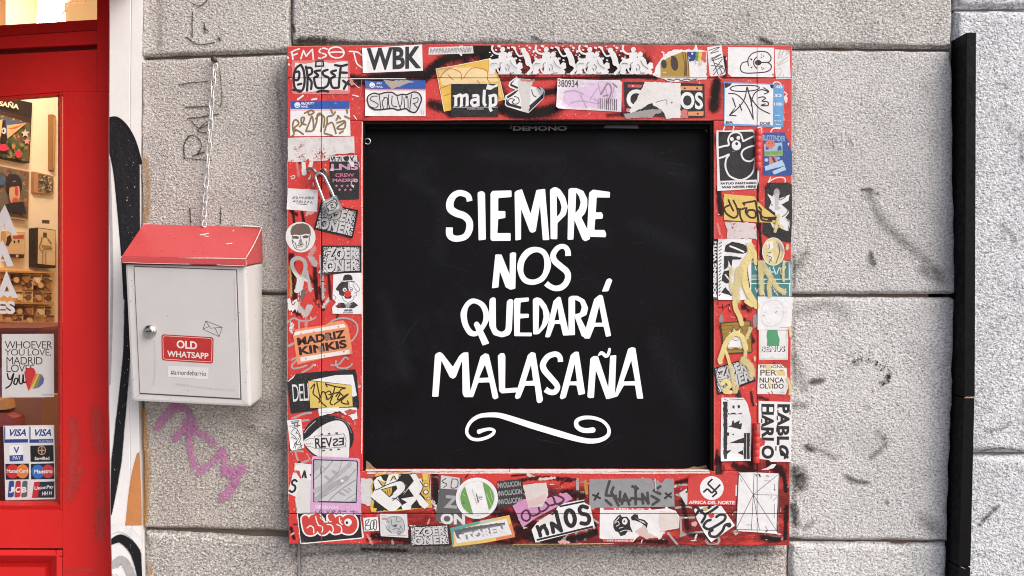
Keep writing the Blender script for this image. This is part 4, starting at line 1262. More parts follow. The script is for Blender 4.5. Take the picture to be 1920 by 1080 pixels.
s.p('print', '795,462 978,480 935,550 920,600 930,700 905,850 855,835 820,780 825,690 800,600', (216, 212, 208), 5); s.p('print', '810,470 960,480 930,500 820,495', (206, 130, 124), 4)
s.done()
s = S('torn_sticker', 'white and lilac shipping label with a printed number and barcode, top rail', VB, '1232,466 1700,480 1930,478 1955,505 1950,838 1240,802 1218,785', (230, 222, 230), 0, dirt=.4)
s.p('print', '1300,600 1500,560 1700,490 1860,500 1900,620 1880,760 1700,800 1420,790 1290,760', (222, 196, 224), 9)
s.t('lettering', '380934', (1236, 560), (1466, 566), (1236, 476), (88, 84, 86), .02)
s.t('lettering', 'CORREO CERTIFICADO', (1485, 530), (1650, 535), (1485, 508), (190, 172, 192), .01)
s.l('drawing', '1380,740 1500,715 1700,745 1640,690;1600,700 1650,620 1700,560;1690,520 1730,640 1790,500;1770,560 1820,740 1870,560;1300,620 1420,600 1520,640;1490,650 1560,790', 13, (188, 166, 190))
s.l('drawing', '1720,640 1800,520 1840,600 1790,740;1860,520 1900,560;1750,660 1800,650', 16, (150, 134, 128))
for k in range(10): s.l('barcode', '%d,%d %d,%d' % (1690 + k * 23, 682 + k * 1.5, 1690 + k * 23, 805 + k * 2), 4 + (k * 5) % 7, (96, 90, 94), False, False)
s.done()
s = S('torn_sticker', 'ragged sticker with an ochre wooden block with two dark ovals and rainbow scrap', VC, '408,395 440,300 490,220 560,150 640,125 820,130 850,70 870,130 958,140 962,430 800,450 600,458', (236, 234, 232), 0, rag=1.)
s.p('print', '486,262 560,210 640,178 712,148 752,152 768,200 782,406 484,406', (176, 142, 62))
s.e('drawing', 520, 275, 29, 46, (68, 56, 52), -8); s.e('drawing', 628, 268, 38, 76, (68, 56, 52), -8); s.p('drawing', '590,190 625,188 610,240', (68, 56, 52))
s.l('drawing', '712,150 735,280 730,402;738,152 752,280 752,402;760,160 776,300 780,406;745,200 745,390', 7, (92, 68, 34))
s.p('print', '758,150 850,148 848,200 830,240 785,252', (44, 62, 132), 3); s.p('print', '850,150 880,148 875,240 840,250', (88, 150, 104), 4); s.p('print', '880,148 915,150 905,235 872,240', (226, 196, 80), 4); s.p('print', '912,150 955,148 950,260 905,235', (216, 96, 78), 4)
s.l('print', '880,230 885,290;910,240 905,280;840,240 850,270', 14, (222, 190, 160)); s.e('print', 812, 168, 10, 12, (235, 235, 235)); s.e('print', 785, 212, 7, 7, (235, 235, 235))
s.l('drawing', '560,430 620,440 660,428 700,442 760,428 800,440 860,428', 9, (60, 58, 58)); s.e('print', 525, 362, 20, 9, (205, 190, 150))
s.done()
# --- top right
s = S('sticker', 'narrow tilted white sticker with black scribbled letters near the top right corner', VC, '965,102 1112,82 1155,372 1145,388 1005,402 990,388', (236, 236, 236))
s.l('lettering', '985,135 1095,98 1000,165 1085,140;1000,225 1110,172 1010,240 1120,205;1015,205 1060,330 1080,385;1120,225 1030,345;1010,290 1130,300 1040,265;1030,385 1090,320 1120,375;1090,310 1135,320 1140,360 1100,380', 8, (70, 70, 72))
s.done()
s = S('sticker', 'large white sticker with a thick outlined cartoon head lying on its side, top right corner', VC, '1180,100 1655,106 1652,400 1640,411 1215,405 1180,372', (240, 240, 240))
s.l('drawing', '1390,292 1385,230 1425,170 1500,145 1575,152 1618,195 1618,235 1590,256 1515,258;1385,248 1330,262 1308,305 1320,350 1370,368 1470,365 1570,355 1620,325 1622,285 1592,260;1478,200 1448,235 1448,285 1478,322', 11, (42, 41, 43))
s.p('drawing', torn(ell(1490, 260, 34, 28), 9, 12, 4), (42, 41, 43)); s.p('drawing', '1405,215 1435,222 1418,240', (42, 41, 43)); s.p('drawing', '1410,305 1435,300 1420,322', (42, 41, 43))
for x, y in ((1527, 180), (1545, 193), (1524, 206), (1527, 312), (1548, 318), (1532, 330)): s.e('drawing', x, y, 6, 6, (42, 41, 43))
s.l('drawing', '1640,380 1655,392', 14, (200, 110, 106))
s.done()
s = S('sticker', 'white sticker with faint grey scribble at the extreme top right', VC, '1662,124 1812,132 1818,300 1825,428 1672,430 1664,340', (234, 234, 234))
s.l('drawing', '1690,195 1720,130 1700,220 1750,140 1730,215 1800,160;1680,270 1800,200 1690,290 1805,235;1690,330 1720,320 1725,370 1690,410 1740,415 1750,380', 5, (168, 168, 168))
s.done()
s = S('torn_sticker', 'black sticker with white capitals mostly covered by a torn white paper, top rail right', VC, '108,458 320,460 690,468 938,478 942,822 770,828 690,832 300,800 120,770', (38, 37, 39), 0)
s.p('print', '148,484 300,488 285,518 148,514', (206, 78, 74)); s.e('print', 200, 500, 9, 9, (235, 200, 190)); s.p('print', '690,500 915,502 915,546 690,544', (226, 150, 104)); s.p('print', '768,764 930,760 926,808 770,806', (226, 150, 104))
for x, y in ((735, 524), (862, 524), (868, 786)): s.e('print', x, y, 10, 10, (60, 40, 36))
s.t('lettering', 'C', (135, 735), (300, 735), (135, 535), (236, 236, 236), .03); s.t('lettering', 'OS', (688, 738), (922, 742), (688, 560), (236, 236, 236), .03)
s.p('torn_paper', '322,458 690,468 694,600 692,832 620,830 545,838 515,770 470,735 410,700 400,670 300,730 200,770 180,800 165,745 205,700 250,620', (228, 226, 223), 5)
s.p('torn_paper', '100,790 200,775 330,745 420,740 500,738 495,775 430,790 400,825 130,835', (160, 156, 152), 6); s.p('torn_paper', '690,770 720,740 760,745 768,830 690,832', (206, 120, 116), 6); s.p('torn_paper', '130,735 170,730 165,770 138,768', (214, 128, 134), 3)
s.l('torn_paper', '440,668 500,650 545,645 552,690', 6, (110, 100, 96)); s.e('torn_paper', 600, 672, 10, 7, (120, 110, 108))
s.done()
s = S('sticker', 'white sticker with sky blue border, a black halo and looping arrows', VC, '1138,458 1500,470 1757,490 1748,925 1440,915 1135,908', (104, 164, 214))
s.p('print', '1152,470 1646,488 1640,905 1142,886', (238, 238, 239))
s.p('print', '1146,470 1222,474 1200,500 1160,522 1146,515', (40, 39, 41), 3); s.p('print', '1608,488 1648,489 1646,528 1622,522', (40, 39, 41), 2)
s.l('drawing', '1200,525 1240,502 1350,494 1470,500 1502,522 1450,545 1330,556 1230,548 1200,525;1186,578 1260,585 1330,640 1390,730 1440,842;1440,842 1425,700 1400,600 1376,512 1360,600 1330,670 1270,740 1195,802;1376,512 1400,590 1440,660 1510,735 1608,785;1418,705 1428,640 1455,575 1520,538 1592,558;1545,518 1600,558 1552,582;1195,802 1245,735;1195,802 1262,806;1494,622 1540,612 1565,628 1530,655 1588,665 1590,700 1520,700 1560,685;1228,625 1258,715;1300,690 1320,750', 11, (44, 43, 45))
s.t('lettering', 'BR', (1158, 886), (1235, 888), (1158, 862), (60, 60, 62), .02); s.t('lettering', 'DCAR', (1512, 900), (1618, 902), (1512, 868), (60, 60, 62), .02)
for tx, a, b, c in (('48', 1668, 1738, 525), ('32', 1655, 1735, 615), ('18B', 1652, 1740, 702), ('AK', 1662, 1720, 810), ('ITALY', 1652, 1730, 865), ('4800', 1668, 1728, 905)):
    s.t('lettering', tx, (a, c), (b, c + 1), (a, c - (32 if c < 750 else 14)), (226, 234, 242), .03)
s.l('print', '1500,640 1480,905', 2, (170, 170, 172), False)
s.done()
# --- left column
s = S('torn_sticker', 'blank dirty white sticker with torn lower edge below the gold lettered label', VD, '58,172 300,162 600,160 805,155 810,345 770,338 700,352 600,350 520,402 500,425 430,432 300,430 292,400 250,440 60,442', (224, 220, 218), 0, .28, dirt=.4)
s.p('print', '212,445 255,440 270,580 240,598 215,585', (226, 222, 220), 3); s.p('print', '300,440 345,430 330,520 300,545 280,550', (226, 222, 220), 3); s.p('print', '280,640 320,580 310,635', (226, 222, 220), 3)
s.l('print', '420,165 424,430', 4, (190, 186, 184), False)
s.done()
s = S('torn_sticker', 'black torn sticker with three rows of pink capitals and pink stars', VD, '528,368 840,362 855,430 862,600 858,860 700,866 545,858 530,800', (42, 41, 43), 0)
s.p('print', '530,372 838,366 842,430 800,440 700,435 530,438', (214, 212, 210), 3)
s.l('drawing', '545,385 560,425 575,385;585,385 590,430;610,390 640,390 625,425;655,385 660,430;690,395 740,385 730,425 700,420;760,385 790,425;800,380 770,420;815,430 835,450', 12, (44, 42, 44))
s.p('drawing', '680,385 730,375 745,410 720,425 690,418', (44, 42, 44), 3)
s.t('lettering', 'LNS', (545, 536), (850, 532), (545, 462), (206, 150, 178), .04); s.t('lettering', 'CREW', (592, 612), (805, 610), (592, 570), (190, 110, 138), .03); s.t('lettering', 'MADRID', (562, 668), (845, 666), (562, 630), (200, 130, 158), .03)
def star(x, y, r): return [(x + (r if k % 2 == 0 else r * .42) * math.sin(math.pi * k / 5), y - (r if k % 2 == 0 else r * .42) * math.cos(math.pi * k / 5)) for k in range(10)]
for x, y in ((605, 712), (668, 712), (730, 712), (640, 755), (705, 757), (765, 755)): s.p('print', star(x, y, 20), (196, 126, 150))
s.p('print', star(790, 712, 22), (214, 204, 206)); s.p('print', '730,430 800,445 805,495 770,500 755,460', (226, 222, 222), 4); s.l('print', '820,435 855,450 860,500;780,660 770,700 800,730', 8, (220, 212, 214)); s.e('print', 822, 652, 22, 18, (210, 190, 198)); s.e('print', 822, 652, 9, 8, (42, 41, 43)); s.e('print', 555, 530, 22, 15, (206, 206, 204))
s.done()
s = S('sticker', 'small white card with two lines of thin black handwriting and an underline', VD, '60,738 398,756 388,1002 46,976', (240, 239, 239))
s.l('lettering', '175,810 295,812', 3, (180, 180, 180), False); s.l('lettering', '160,913 276,923', 7, (70, 70, 72), False)
s.l('lettering', '135,826 108,850 138,860;118,846 140,842;150,828 152,860 172,845 150,828;182,860 190,832 204,850 220,832 226,858;238,830 240,858 256,858 258,832;268,860 272,832 288,858 292,830;300,830 302,860 322,848 300,830;332,834 330,858 346,854 344,836 332,834;140,872 112,890 140,888 138,880;150,895 168,874 178,898;190,898 194,876 212,882 196,890 214,902;226,880 228,904;244,882 262,880 240,905 264,904;278,892 296,888 285,882 280,905;310,908 322,886 334,908', 5, (66, 65, 68), False)
s.done()
zoer('black and grey speckled square sticker tilted clockwise, behind the padlock', VE, '430,-130 855,-32 790,282 350,180', 0)
s = S('sticker', 'round white sticker with a drawn face in a brown cap', VE, ell(203, 268, 166, 172), (232, 230, 228))
s.p('drawing', '92,245 90,200 110,150 160,118 230,112 285,130 312,175 310,235 260,230 200,245 150,240', (112, 96, 88))
s.l('drawing', '110,250 108,310 125,365 150,400 200,415 250,402 280,370 300,310 300,250;120,270 150,258 180,270;228,262 260,250 290,258;135,280 175,285;235,278 280,272;200,260 195,320 180,340 210,350 228,338;165,362 200,358 240,355;175,380 225,376;140,330 160,390;270,310 262,380;310,190 312,250;108,300 130,330', 7, (78, 66, 62))
s.p('drawing', '182,300 215,290 222,335 195,345', (150, 140, 134), 2); s.p('drawing', '110,255 180,262 180,280 120,285', (96, 84, 78), 2); s.p('drawing', '228,262 295,248 290,270 232,280', (96, 84, 78), 2)
s.done()
zoer('black and grey speckled square sticker standing upright above the clown dog', VE, '438,362 888,364 882,664 436,690', 0)
s = S('torn_sticker', 'scraped white ribbon shaped sticker below the round face', VE, '165,700 215,690 250,705 300,745 285,770 240,760 225,860 180,895 130,885 150,800 160,740', (222, 220, 218), 0, 0, 1)
s.l('print', '170,705 125,620 130,540 195,505 262,540 265,620 225,710', 44, (222, 220, 218)); s.e('print', 205, 700, 20, 14, (220, 200, 130)); s.l('print', '180,720 200,800;230,730 215,790', 4, (180, 174, 170))
s.done()
s = S('sticker', 'white sticker with a clown dog in a bowler hat with a red nose', VE, '570,690 700,672 888,668 893,1135 700,1132 562,1128 556,1060 600,1000 562,960', (238, 238, 238), 0)
s.p('drawing', '676,752 684,712 700,692 735,686 770,695 784,720 788,755 730,752', (46, 45, 47)); s.l('drawing', '655,765 700,758 760,766 812,768', 7, (90, 90, 92))
s.p('drawing', '735,765 740,860 700,900 690,930 640,920 630,880 655,830 690,770', (64, 62, 62), 2)
s.p('drawing', smooth_pts(parse('690,770 650,780 610,830 600,860 640,872 670,830 700,800'), 1, 4, True)[0], (56, 55, 57))
s.l('drawing', '770,770 800,780 840,810 868,860 840,880 812,840 790,800;745,770 750,830;665,930 690,980 740,1000 790,975 805,930;800,900 830,890 830,925 800,930;570,915 600,950 560,1000', 5, (90, 90, 92))
s.e('drawing', 698, 860, 22, 23, (238, 238, 238)); s.e('drawing', 700, 862, 9, 10, (30, 30, 30)); s.e('drawing', 766, 858, 22, 23, (238, 238, 238)); s.o('drawing', 766, 858, 22, 23, 5, (70, 70, 72)); s.e('drawing', 768, 860, 9, 10, (30, 30, 30))
s.p('drawing', '690,930 780,925 765,958 710,960', (46, 45, 47)); s.e('drawing', 733, 905, 38, 40, (214, 62, 54))
s.p('drawing', '600,1040 650,1005 690,1010 715,1060 620,1065 585,1030', (52, 50, 52), 2); s.p('drawing', '760,1010 800,995 848,1035 800,1066 745,1062', (60, 58, 60), 2); s.p('drawing', '690,1020 730,1060 775,1020 740,1010', (170, 168, 168)); s.l('drawing', '690,1010 735,1062 790,1005', 5, (120, 120, 120))
s.p('drawing', '625,1010 660,1015 650,1060 615,1050', (120, 60, 56), 3)
s.t('lettering', '4EVER', (688, 1103), (788, 1103), (690, 1080), (60, 60, 62), .04); s.t('lettering', 'STICKERS', (682, 1125), (790, 1125), (682, 1110), (90, 90, 92), .03)
s.done()
s = S('torn_sticker', 'scrap of white torn sticker with part of a letter at the left edge', VF, '52,-50 75,-70 95,-20 130,-45 165,-60 172,60 160,95 140,55 115,90 95,65 80,80 60,20', (230, 228, 226), 0, 0, 1.2)
s.l('print', '95,-30 115,10 140,-20', 10, (120, 40, 38))
s.done()
s = S('torn_sticker', 'orange sticker with two rows of bold black capitals tilted upward', VF, '120,358 152,285 300,262 480,235 520,210 680,182 735,245 792,560 480,605 165,682', (230, 150, 108), 0)
s.p('print', '148,312 690,222 712,262 400,308 130,356 135,330', (236, 230, 226), 2); s.p('print', '198,600 755,512 760,556 204,648', (236, 230, 226))
for x, y in ((208, 336), (350, 312), (626, 256), (262, 615), (470, 585), (688, 536)): s.e('print', x, y, 10, 9, (190, 110, 106) if x > 600 else (170, 160, 158))
s.t('lettering', 'MADRIZ', (170, 470), (708, 378), (158, 380), (50, 34, 30), .04); s.t('lettering', 'KINKIS', (190, 580), (726, 492), (176, 485), (50, 34, 30), .04)
s.p('print', '470,340 520,330 540,400 480,410', (140, 110, 96), 6); s.p('print', '400,480 450,470 460,540 420,545', (150, 130, 118), 6)
s.done()
s = S('torn_sticker', 'torn black sticker with narrow white letters partly under a yellow one', VF, '58,872 155,785 480,755 815,735 835,800 862,1150 850,1185 835,1170 830,1290 800,1310 780,1265 700,1240 640,1215 415,1270 400,1190 90,1235', (40, 39, 41), 0)
s.p('print', '60,872 150,785 125,830 75,868', (230, 230, 230)); s.p('print', '312,858 600,800 790,795 812,900 835,1030 780,1050 770,910', (234, 234, 234)); s.p('print', '395,1180 640,1150 830,1165 838,1290 790,1310 760,1265 700,1245 640,1205 415,1262', (236, 236, 236), 5)
s.p('print', '690,1210 760,1180 830,1200 800,1240 720,1250', (196, 86, 80), 7)
s.t('lettering', 'DELI', (118, 1098), (298, 1085), (108, 905), (226, 226, 226), .0, .9); s.l('drawing', '790,1040 800,1100 830,1120 800,1160;640,1165 780,1160', 9, (70, 68, 70)); s.l('drawing', '420,1225 600,1210', 3, (150, 160, 190))
s.done()
s = S('sticker', 'yellow sticker with thin dark handwritten tag on the left side', VF, '288,865 775,914 788,1152 312,1172', (222, 196, 104), 1)
s.l('lettering', '318,950 360,898 350,960 345,1010 400,1060 450,1120 490,1152;385,885 400,960 420,1060 408,1110;420,1060 450,985 480,1010 500,1060;480,1000 530,980 545,1040 500,1075 488,1030;480,898 600,930 705,945;480,898 500,930;590,925 560,1040 535,1110 560,1135;520,1020 640,990;600,1040 655,965 700,950;650,1000 620,1080 740,1010 660,1090 690,1120 745,1125;745,1125 730,1090;580,1130 680,1050 640,1000', 14, (62, 44, 22))
s.done()
# --- lower left
s = S('sticker', 'tall narrow white sticker full of black scribbles beside the round guitar sticker', VG, '48,288 208,274 222,400 242,600 110,625 90,600', (236, 236, 234))
s.l('lettering', '90,300 185,290;100,310 190,305 100,325 185,330;75,355 200,345 110,370;130,320 140,380;165,310 170,370;100,420 130,385 165,390 150,440;90,430 160,500 100,480;150,420 190,470 130,560;170,400 205,480 180,540;120,600 160,520 140,610;150,560 215,570 170,605;200,540 212,600', 7, (80, 80, 82))
s.done()
s = S('sticker', 'round black and white sticker with a guitar headstock and mirrored lettering', VG, ell(515, 480, 286, 248), (38, 37, 39), 0)
s.p('print', smooth_pts(parse('235,530 300,470 400,380 500,320 600,290 680,310 735,390 752,500 748,620 725,725 560,720 430,700 330,650'), 1, 4, True)[0], (230, 229, 228))
s.l('print', '245,430 290,370 370,295;270,660 300,715 330,745', 9, (180, 180, 180)); s.l('print', '590,262 680,290 740,350 775,430', 8, (130, 130, 132))
s.l('drawing', '250,520 300,495 350,490 370,465 480,462 690,440;250,575 330,590 380,608 480,605 700,585;690,440 700,470 715,520 705,560 715,592', 5, (60, 60, 62))
s.t('lettering', 'REV', (368, 602), (562, 592), (360, 490), (50, 49, 51), .02); s.t('lettering', 'ES', (690, 568), (562, 585), (692, 478), (50, 49, 51), .02)
for x, y in ((440, 446), (523, 440), (608, 432), (460, 628), (542, 620), (630, 614)): s.p('drawing', [(x - 14, y - 8), (x + 14, y - 8), (x + 14, y + 8), (x - 14, y + 8)], (76, 60, 58))
s.t('lettering', 'guitars', (265, 560), (340, 560), (265, 545), (120, 120, 120), .0); s.l('print', '408,240 411,700', 3, (120, 116, 114), False)
s.done()
s = S('torn_sticker', 'torn white scraps with single black letters beside the pink framed sticker', VH, '140,-18 325,5 322,160 320,545 155,545 140,400 148,370 60,330 70,275 95,190 118,95 150,100 130,70', (232, 232, 231), 0)
s.p('print', '135,70 190,75 210,160 200,170', (200, 74, 70)); s.p('print', '180,175 250,165 320,180 318,540 160,545 150,400', (220, 219, 216), 3)
s.p('lettering', '238,70 256,72 274,160 246,160 240,120 232,160 210,155', (40, 39, 41)); s.p('lettering', '306,115 320,110 320,130 308,135', (40, 39, 41))
s.l('lettering', '158,195 140,180 112,190 108,225 140,250 138,290 105,315 80,300', 24, (40, 39, 41))
s.done()
s = S('sticker', 'pink instant photo frame sticker with a grey drawing of rails', VH, '345,-90 850,-65 866,-50 886,572 310,545 330,-72', (216, 168, 208), 1)
s.p('print', '352,-55 835,-40 848,-22 832,440 345,430 340,-40', (48, 46, 50)); s.p('print', '360,-42 826,-28 836,-12 822,425 358,415 352,-30', (200, 201, 203))
for q, w, c in (('360,300 500,220 640,110 760,0', 46, (178, 178, 180)), ('370,420 520,330 700,200 822,60', 10, (150, 151, 153)), ('360,170 470,70 560,-30', 12, (158, 159, 161)), ('380,400 540,260 720,160', 60, (166, 166, 168)), ('520,410 640,300 820,180', 12, (150, 151, 153)), ('360,340 460,270 560,160 640,60 660,-30', 8, (150, 151, 153)), ('480,140 530,180', 26, (168, 168, 170)), ('570,80 620,130', 30, (168, 168, 170)), ('640,320 700,350', 22, (168, 168, 170)), ('690,290 740,320', 20, (168, 168, 170)), ('740,270 770,300', 14, (168, 168, 170)), ('700,410 820,330', 8, (160, 160, 162))):
    s.l('drawing', q, w, c)
s.p('drawing', '360,-40 460,-35 400,60 356,90', (176, 177, 179)); s.p('drawing', '760,420 822,370 822,425', (172, 172, 174)); s.e('drawing', 668, 190, 18, 16, (228, 228, 230)); s.l('drawing', '430,20 428,100', 7, (60, 58, 60)); s.l('drawing', '420,60 440,20 480,60', 5, (170, 170, 172))
s.t('lettering', '©Polaroid', (358, 502), (622, 504), (358, 462), (238, 226, 238), .02); s.t('lettering', 'SALVIA', (712, 476), (822, 482), (712, 505), (232, 214, 232), .0)
s.l('lettering', '378,525 362,540 395,555;400,560 425,515 445,560;408,545 438,540;455,515 455,560 480,560;495,520 510,560 530,515;545,530 545,560;560,560 565,520 595,530 568,545 605,560;615,560 640,520 655,560;640,525 715,535 700,520;760,535 850,540;800,520 800,575', 6, (92, 72, 96), False)
s.done()
s = S('sticker', 'black sticker with fat red bubble letters outlined in white, bottom left corner', VH, '140,400 165,545 870,565 915,825 885,840 280,895 200,888', (240, 240, 239), 0)
s.p('print', '170,556 872,572 893,826 280,884 205,884', (36, 35, 37))
rdp = ['255,620 268,700 290,755 345,750 360,700', '420,640 425,720 450,755 490,730', '545,600 560,680 580,740 630,735', '640,620 600,660 650,700', '690,680 720,620 780,620 800,680 770,740 700,735 690,680', '340,615 390,600']
for q in rdp: s.l('lettering', q, 118, (238, 238, 237))
s.l('lettering', '300,620 340,680 520,700 700,690', 110, (238, 238, 237))
for q in rdp: s.l('lettering', q, 84, (204, 70, 62))
s.l('lettering', '300,660 380,690 520,700 680,690', 84, (204, 70, 62))
s.l('lettering', '275,720 310,695 345,720 350,775;400,690 440,700 450,740 435,775;500,680 550,690 570,740 550,780;610,680 650,700 665,740 655,770;370,590 385,650 400,680;500,590 520,640 545,650;640,600 640,650 670,680;425,605 465,640', 13, (238, 238, 237))
s.e('lettering', 735, 655, 42, 42, (238, 238, 237)); s.e('lettering', 722, 660, 14, 16, (30, 30, 32))
s.done()
s = S('sticker', 'tiny white sticker with outlined bubble shapes right of the red bubble letters', VH, '905,606 1072,594 1085,750 918,758', (238, 238, 238), 1)
s.l('lettering', '975,625 935,640 940,690 985,690 985,735 935,740 930,700 960,660 975,625;985,690 1000,640 1030,650 1020,720 990,735 985,690;1030,625 1055,640 1055,720 1035,742 1020,700 1030,625', 9, (70, 70, 72))
s.done()
s = S('sticker', 'light grey sticker with a fine line drawing of a wrinkled head', VH, '1092,560 1400,562 1412,830 1105,812 1100,780', (218, 219, 220), 1)
s.p('drawing', smooth_pts(parse('1170,650 1190,605 1260,590 1330,605 1365,660 1370,740 1320,790 1230,780 1180,740'), 1, 4, True)[0], (188, 190, 193))
s.l('drawing', '1170,650 1190,605 1260,590 1330,605 1365,660 1370,740 1320,790 1290,765 1330,760 1300,795;1160,690 1180,740 1230,780;1220,620 1230,690 1250,700;1280,600 1290,650 1330,640;1230,690 1290,680;1320,690 1350,740;1200,700 1195,740 1215,760;1240,740 1280,720 1310,740;1180,640 1200,660;1330,700 1310,740', 6, (110, 112, 116))
s.p('drawing', '1250,690 1285,685 1280,705 1255,706', (60, 60, 64)); s.p('print', '1115,604 1178,604 1178,628 1116,628', (196, 150, 152)); s.l('print', '1110,582 1175,584;1112,660 1130,662;1180,800 1390,804', 4, (150, 150, 154), False)
s.done()
s = S('torn_sticker', 'blank grey torn paper between the pink framed sticker and the white graffiti letters', VH, '880,160 1000,165 1030,200 1010,330 1020,470 950,470 900,445 880,440', (212, 211, 209), 0, 0, 1)
s.l('print', '890,200 1000,210', 4, (196, 194, 192)); s.done()
s = S('torn_sticker', 'yellow and black sticker with big angular white graffiti letters, bottom rail', VH, '985,490 1010,330 990,250 1040,140 1045,95 1120,105 1300,95 1500,100 1640,105 1650,250 1675,490 1560,498 1300,530 1000,540', (216, 178, 74), 1)
s.p('print', '1020,150 1120,120 1500,105 1580,180 1560,330 1620,420 1560,495 1010,535 1030,440 1010,330', (40, 37, 36), 4)
wl = (232, 232, 230)
for q in ('985,370 1040,285 1020,200 1060,150 1105,135 1130,180 1165,200 1195,120 1270,108 1330,125 1280,190 1340,190 1390,240 1375,310 1290,370 1345,455 1270,525 1200,530 1080,440', '1395,290 1470,190 1420,120 1500,112 1545,190 1580,250 1540,340 1645,460 1600,505 1540,460 1510,405 1450,470 1440,510 1350,520 1335,470 1400,430 1330,390', '1500,120 1560,160 1575,240 1545,200'):
    s.p('lettering', q, wl)
s.p('lettering', '1325,392 1415,275 1478,365', (44, 36, 34)); s.p('lettering', '1105,285 1235,250 1280,240 1290,280 1200,375', (44, 36, 34)); s.p('lettering', '1120,290 1230,262 1225,330 1200,362', (214, 178, 74)); s.l('lettering', '1150,300 1165,330;1180,290 1185,345;1205,280 1208,340', 7, (90, 66, 30), False)
s.p('lettering', '1080,185 1140,215 1115,245 1150,200', (206, 170, 70)); s.p('lettering', '1215,190 1250,135 1280,180 1245,165', (206, 170, 70)); s.p('lettering', '1075,180 1160,205 1130,250 1100,225', (206, 170, 70))
s.l('lettering', '1040,295 1100,270 1220,215 1330,190 1380,240 1360,310 1240,410;1200,370 1240,340;1075,180 1130,250 1160,205;1215,190 1250,135 1280,182;1470,190 1380,300;1470,190 1430,125;1545,190 1580,260 1540,340;1345,455 1290,395 1235,385;1040,410 1075,450;1000,380 1050,430;1510,405 1450,470;1310,130 1320,180', 9, (50, 46, 46))
for x, y, r in ((1612, 235, 26), (1610, 315, 32), (1640, 390, 20)): s.e('print', x, y, r, r * .85, (60, 50, 40)); s.e('print', x, y, r * .72, r * .6, (226, 222, 216))
s.p('print', '1500,112 1560,100 1600,140 1540,165', (200, 96, 60), 6); s.p('print', '1570,115 1625,110 1630,180 1585,190', (222, 190, 96), 3); s.l('print', '1655,110 1672,490', 5, (232, 226, 214), False)
s.p('print', '985,485 1060,500 1050,535 1000,540', (222, 184, 80), 3)
s.done()
s = S('torn_sticker', 'weathered grey and black sticker half hidden behind the round green and white one', PX, '826,890 866,896 872,930 864,985 838,985 815,975 822,930', (96, 94, 94), 0, 0, .6)
s.p('print', '827,891 862,896 862,918 826,916', (206, 205, 204)); s.l('lettering', '836,897 829,903 838,908 832,914;848,898 858,900 857,913 846,914 848,898', 1.6, (56, 55, 57)); s.t('lettering', 'Z', (832, 952), (858, 954), (834, 928), (168, 168, 170), .05)
s.t('lettering', 'ON', (826, 983), (872, 984), (826, 962), (222, 220, 218), .05)
s.done()
zoer('black and grey speckled sticker cut off by the bottom edge of the frame', VH, '1416,706 1870,676 1884,700 1840,918', 0) if False else zoer('black and grey speckled sticker cut off by the bottom edge of the frame', VH, '1418,704 1872,678 1890,916 1436,930', 1)
s = S('sticker', 'round white sticker with two green segments and a small sun emblem', VI, ell(325, 385, 238, 232, 0, 48), (236, 236, 236), 2)
s.o('print', 325, 385, 200, 195, 4, (196, 200, 196))
def seg(cx, cy, r, a0, a1): return [(cx + r * math.cos(R(a0 + (a1 - a0) * k / 16)), cy + r * math.sin(R(a0 + (a1 - a0) * k / 16))) for k in range(17)]
s.p('print', seg(328, 385, 190, 103, 224), (112, 158, 84)); s.p('print', seg(328, 385, 190, -72, 46), (112, 158, 84))
s.t('lettering', 'BROTZAN', (265, 290), (318, 455), (278, 286), (120, 120, 120), .0); s.p('drawing', '325,330 350,430 335,440 312,335', (120, 124, 120))
for a in range(-60, 70, 26): s.l('drawing', '%g,%g %g,%g' % (365 + 14 * math.sin(R(a)), 395 - 14 * math.cos(R(a)), 365 + 36 * math.sin(R(a)), 395 - 36 * math.cos(R(a))), 6, (110, 112, 110))
s.l('drawing', '345,410 385,395', 5, (110, 112, 110)); s.e('print', 178, 435, 13, 13, (60, 130, 150)); s.l('lettering', '430,330 490,470;470,290 500,400;165,330 190,360', 6, (190, 216, 176), False)
s.done()
s = S('sticker', 'pale sticker with grey block letters in a teal to orange border, bottom rail', VI, '25,720 360,640 690,575 725,700 757,822 400,890 50,932', (226, 190, 110), 1)
s.p('print', '25,720 360,640 352,672 66,750 60,800 70,895 50,930', (92, 162, 152)); s.p('print', '360,640 520,608 520,640 352,672', (178, 200, 180)); s.p('print', '655,610 690,575 757,822 715,800 690,740', (222, 132, 92)); s.p('print', '655,612 690,576 712,660 680,690', (226, 188, 104)); s.p('print', '540,860 757,822 715,795 540,830', (222, 130, 90))
s.p('print', '66,760 360,680 655,615 720,790 400,850 100,892', (226, 226, 226)); s.p('print', '66,745 300,700 640,655 640,690 300,740 120,800 150,850 100,830', (96, 98, 104), 5)
for dx, dy, c in ((-28, -14, (120, 120, 124)), (-14, -7, (150, 150, 154)), (0, 0, (224, 224, 226))): s.t('lettering', 'TOREN', (200 + dx, 868 + dy), (660 + dx, 775 + dy), (180 + dx, 778 + dy), c, .05)
s.done()
s = S('torn_sticker', 'charcoal sticker with three rows of thin pale capitals, bottom rail', VI, '555,195 700,178 828,176 838,250 852,425 700,470 575,500 545,470 560,330', (56, 55, 57), 1)
for y0, y1 in ((270, 245), (358, 335), (452, 430)): s.t('lettering', 'INVOLUCION', (560 if y0 < 300 else 572, y0 + 6), (818 if y0 < 300 else 832, y1), (555 if y0 < 300 else 566, y0 - 52), (190, 190, 192), .0, .95)
s.l('lettering', '560,250 815,232;575,345 828,325;580,440 840,410', 3, (150, 150, 152))
s.done()
s = S('torn_sticker', 'pink torn sticker with dark looping handwriting and a blank paper stuck over it', VI, '725,470 850,395 1100,390 1330,320 1365,345 1402,392 1250,470 1000,600 850,705 825,690 770,560', (206, 146, 186), 2)
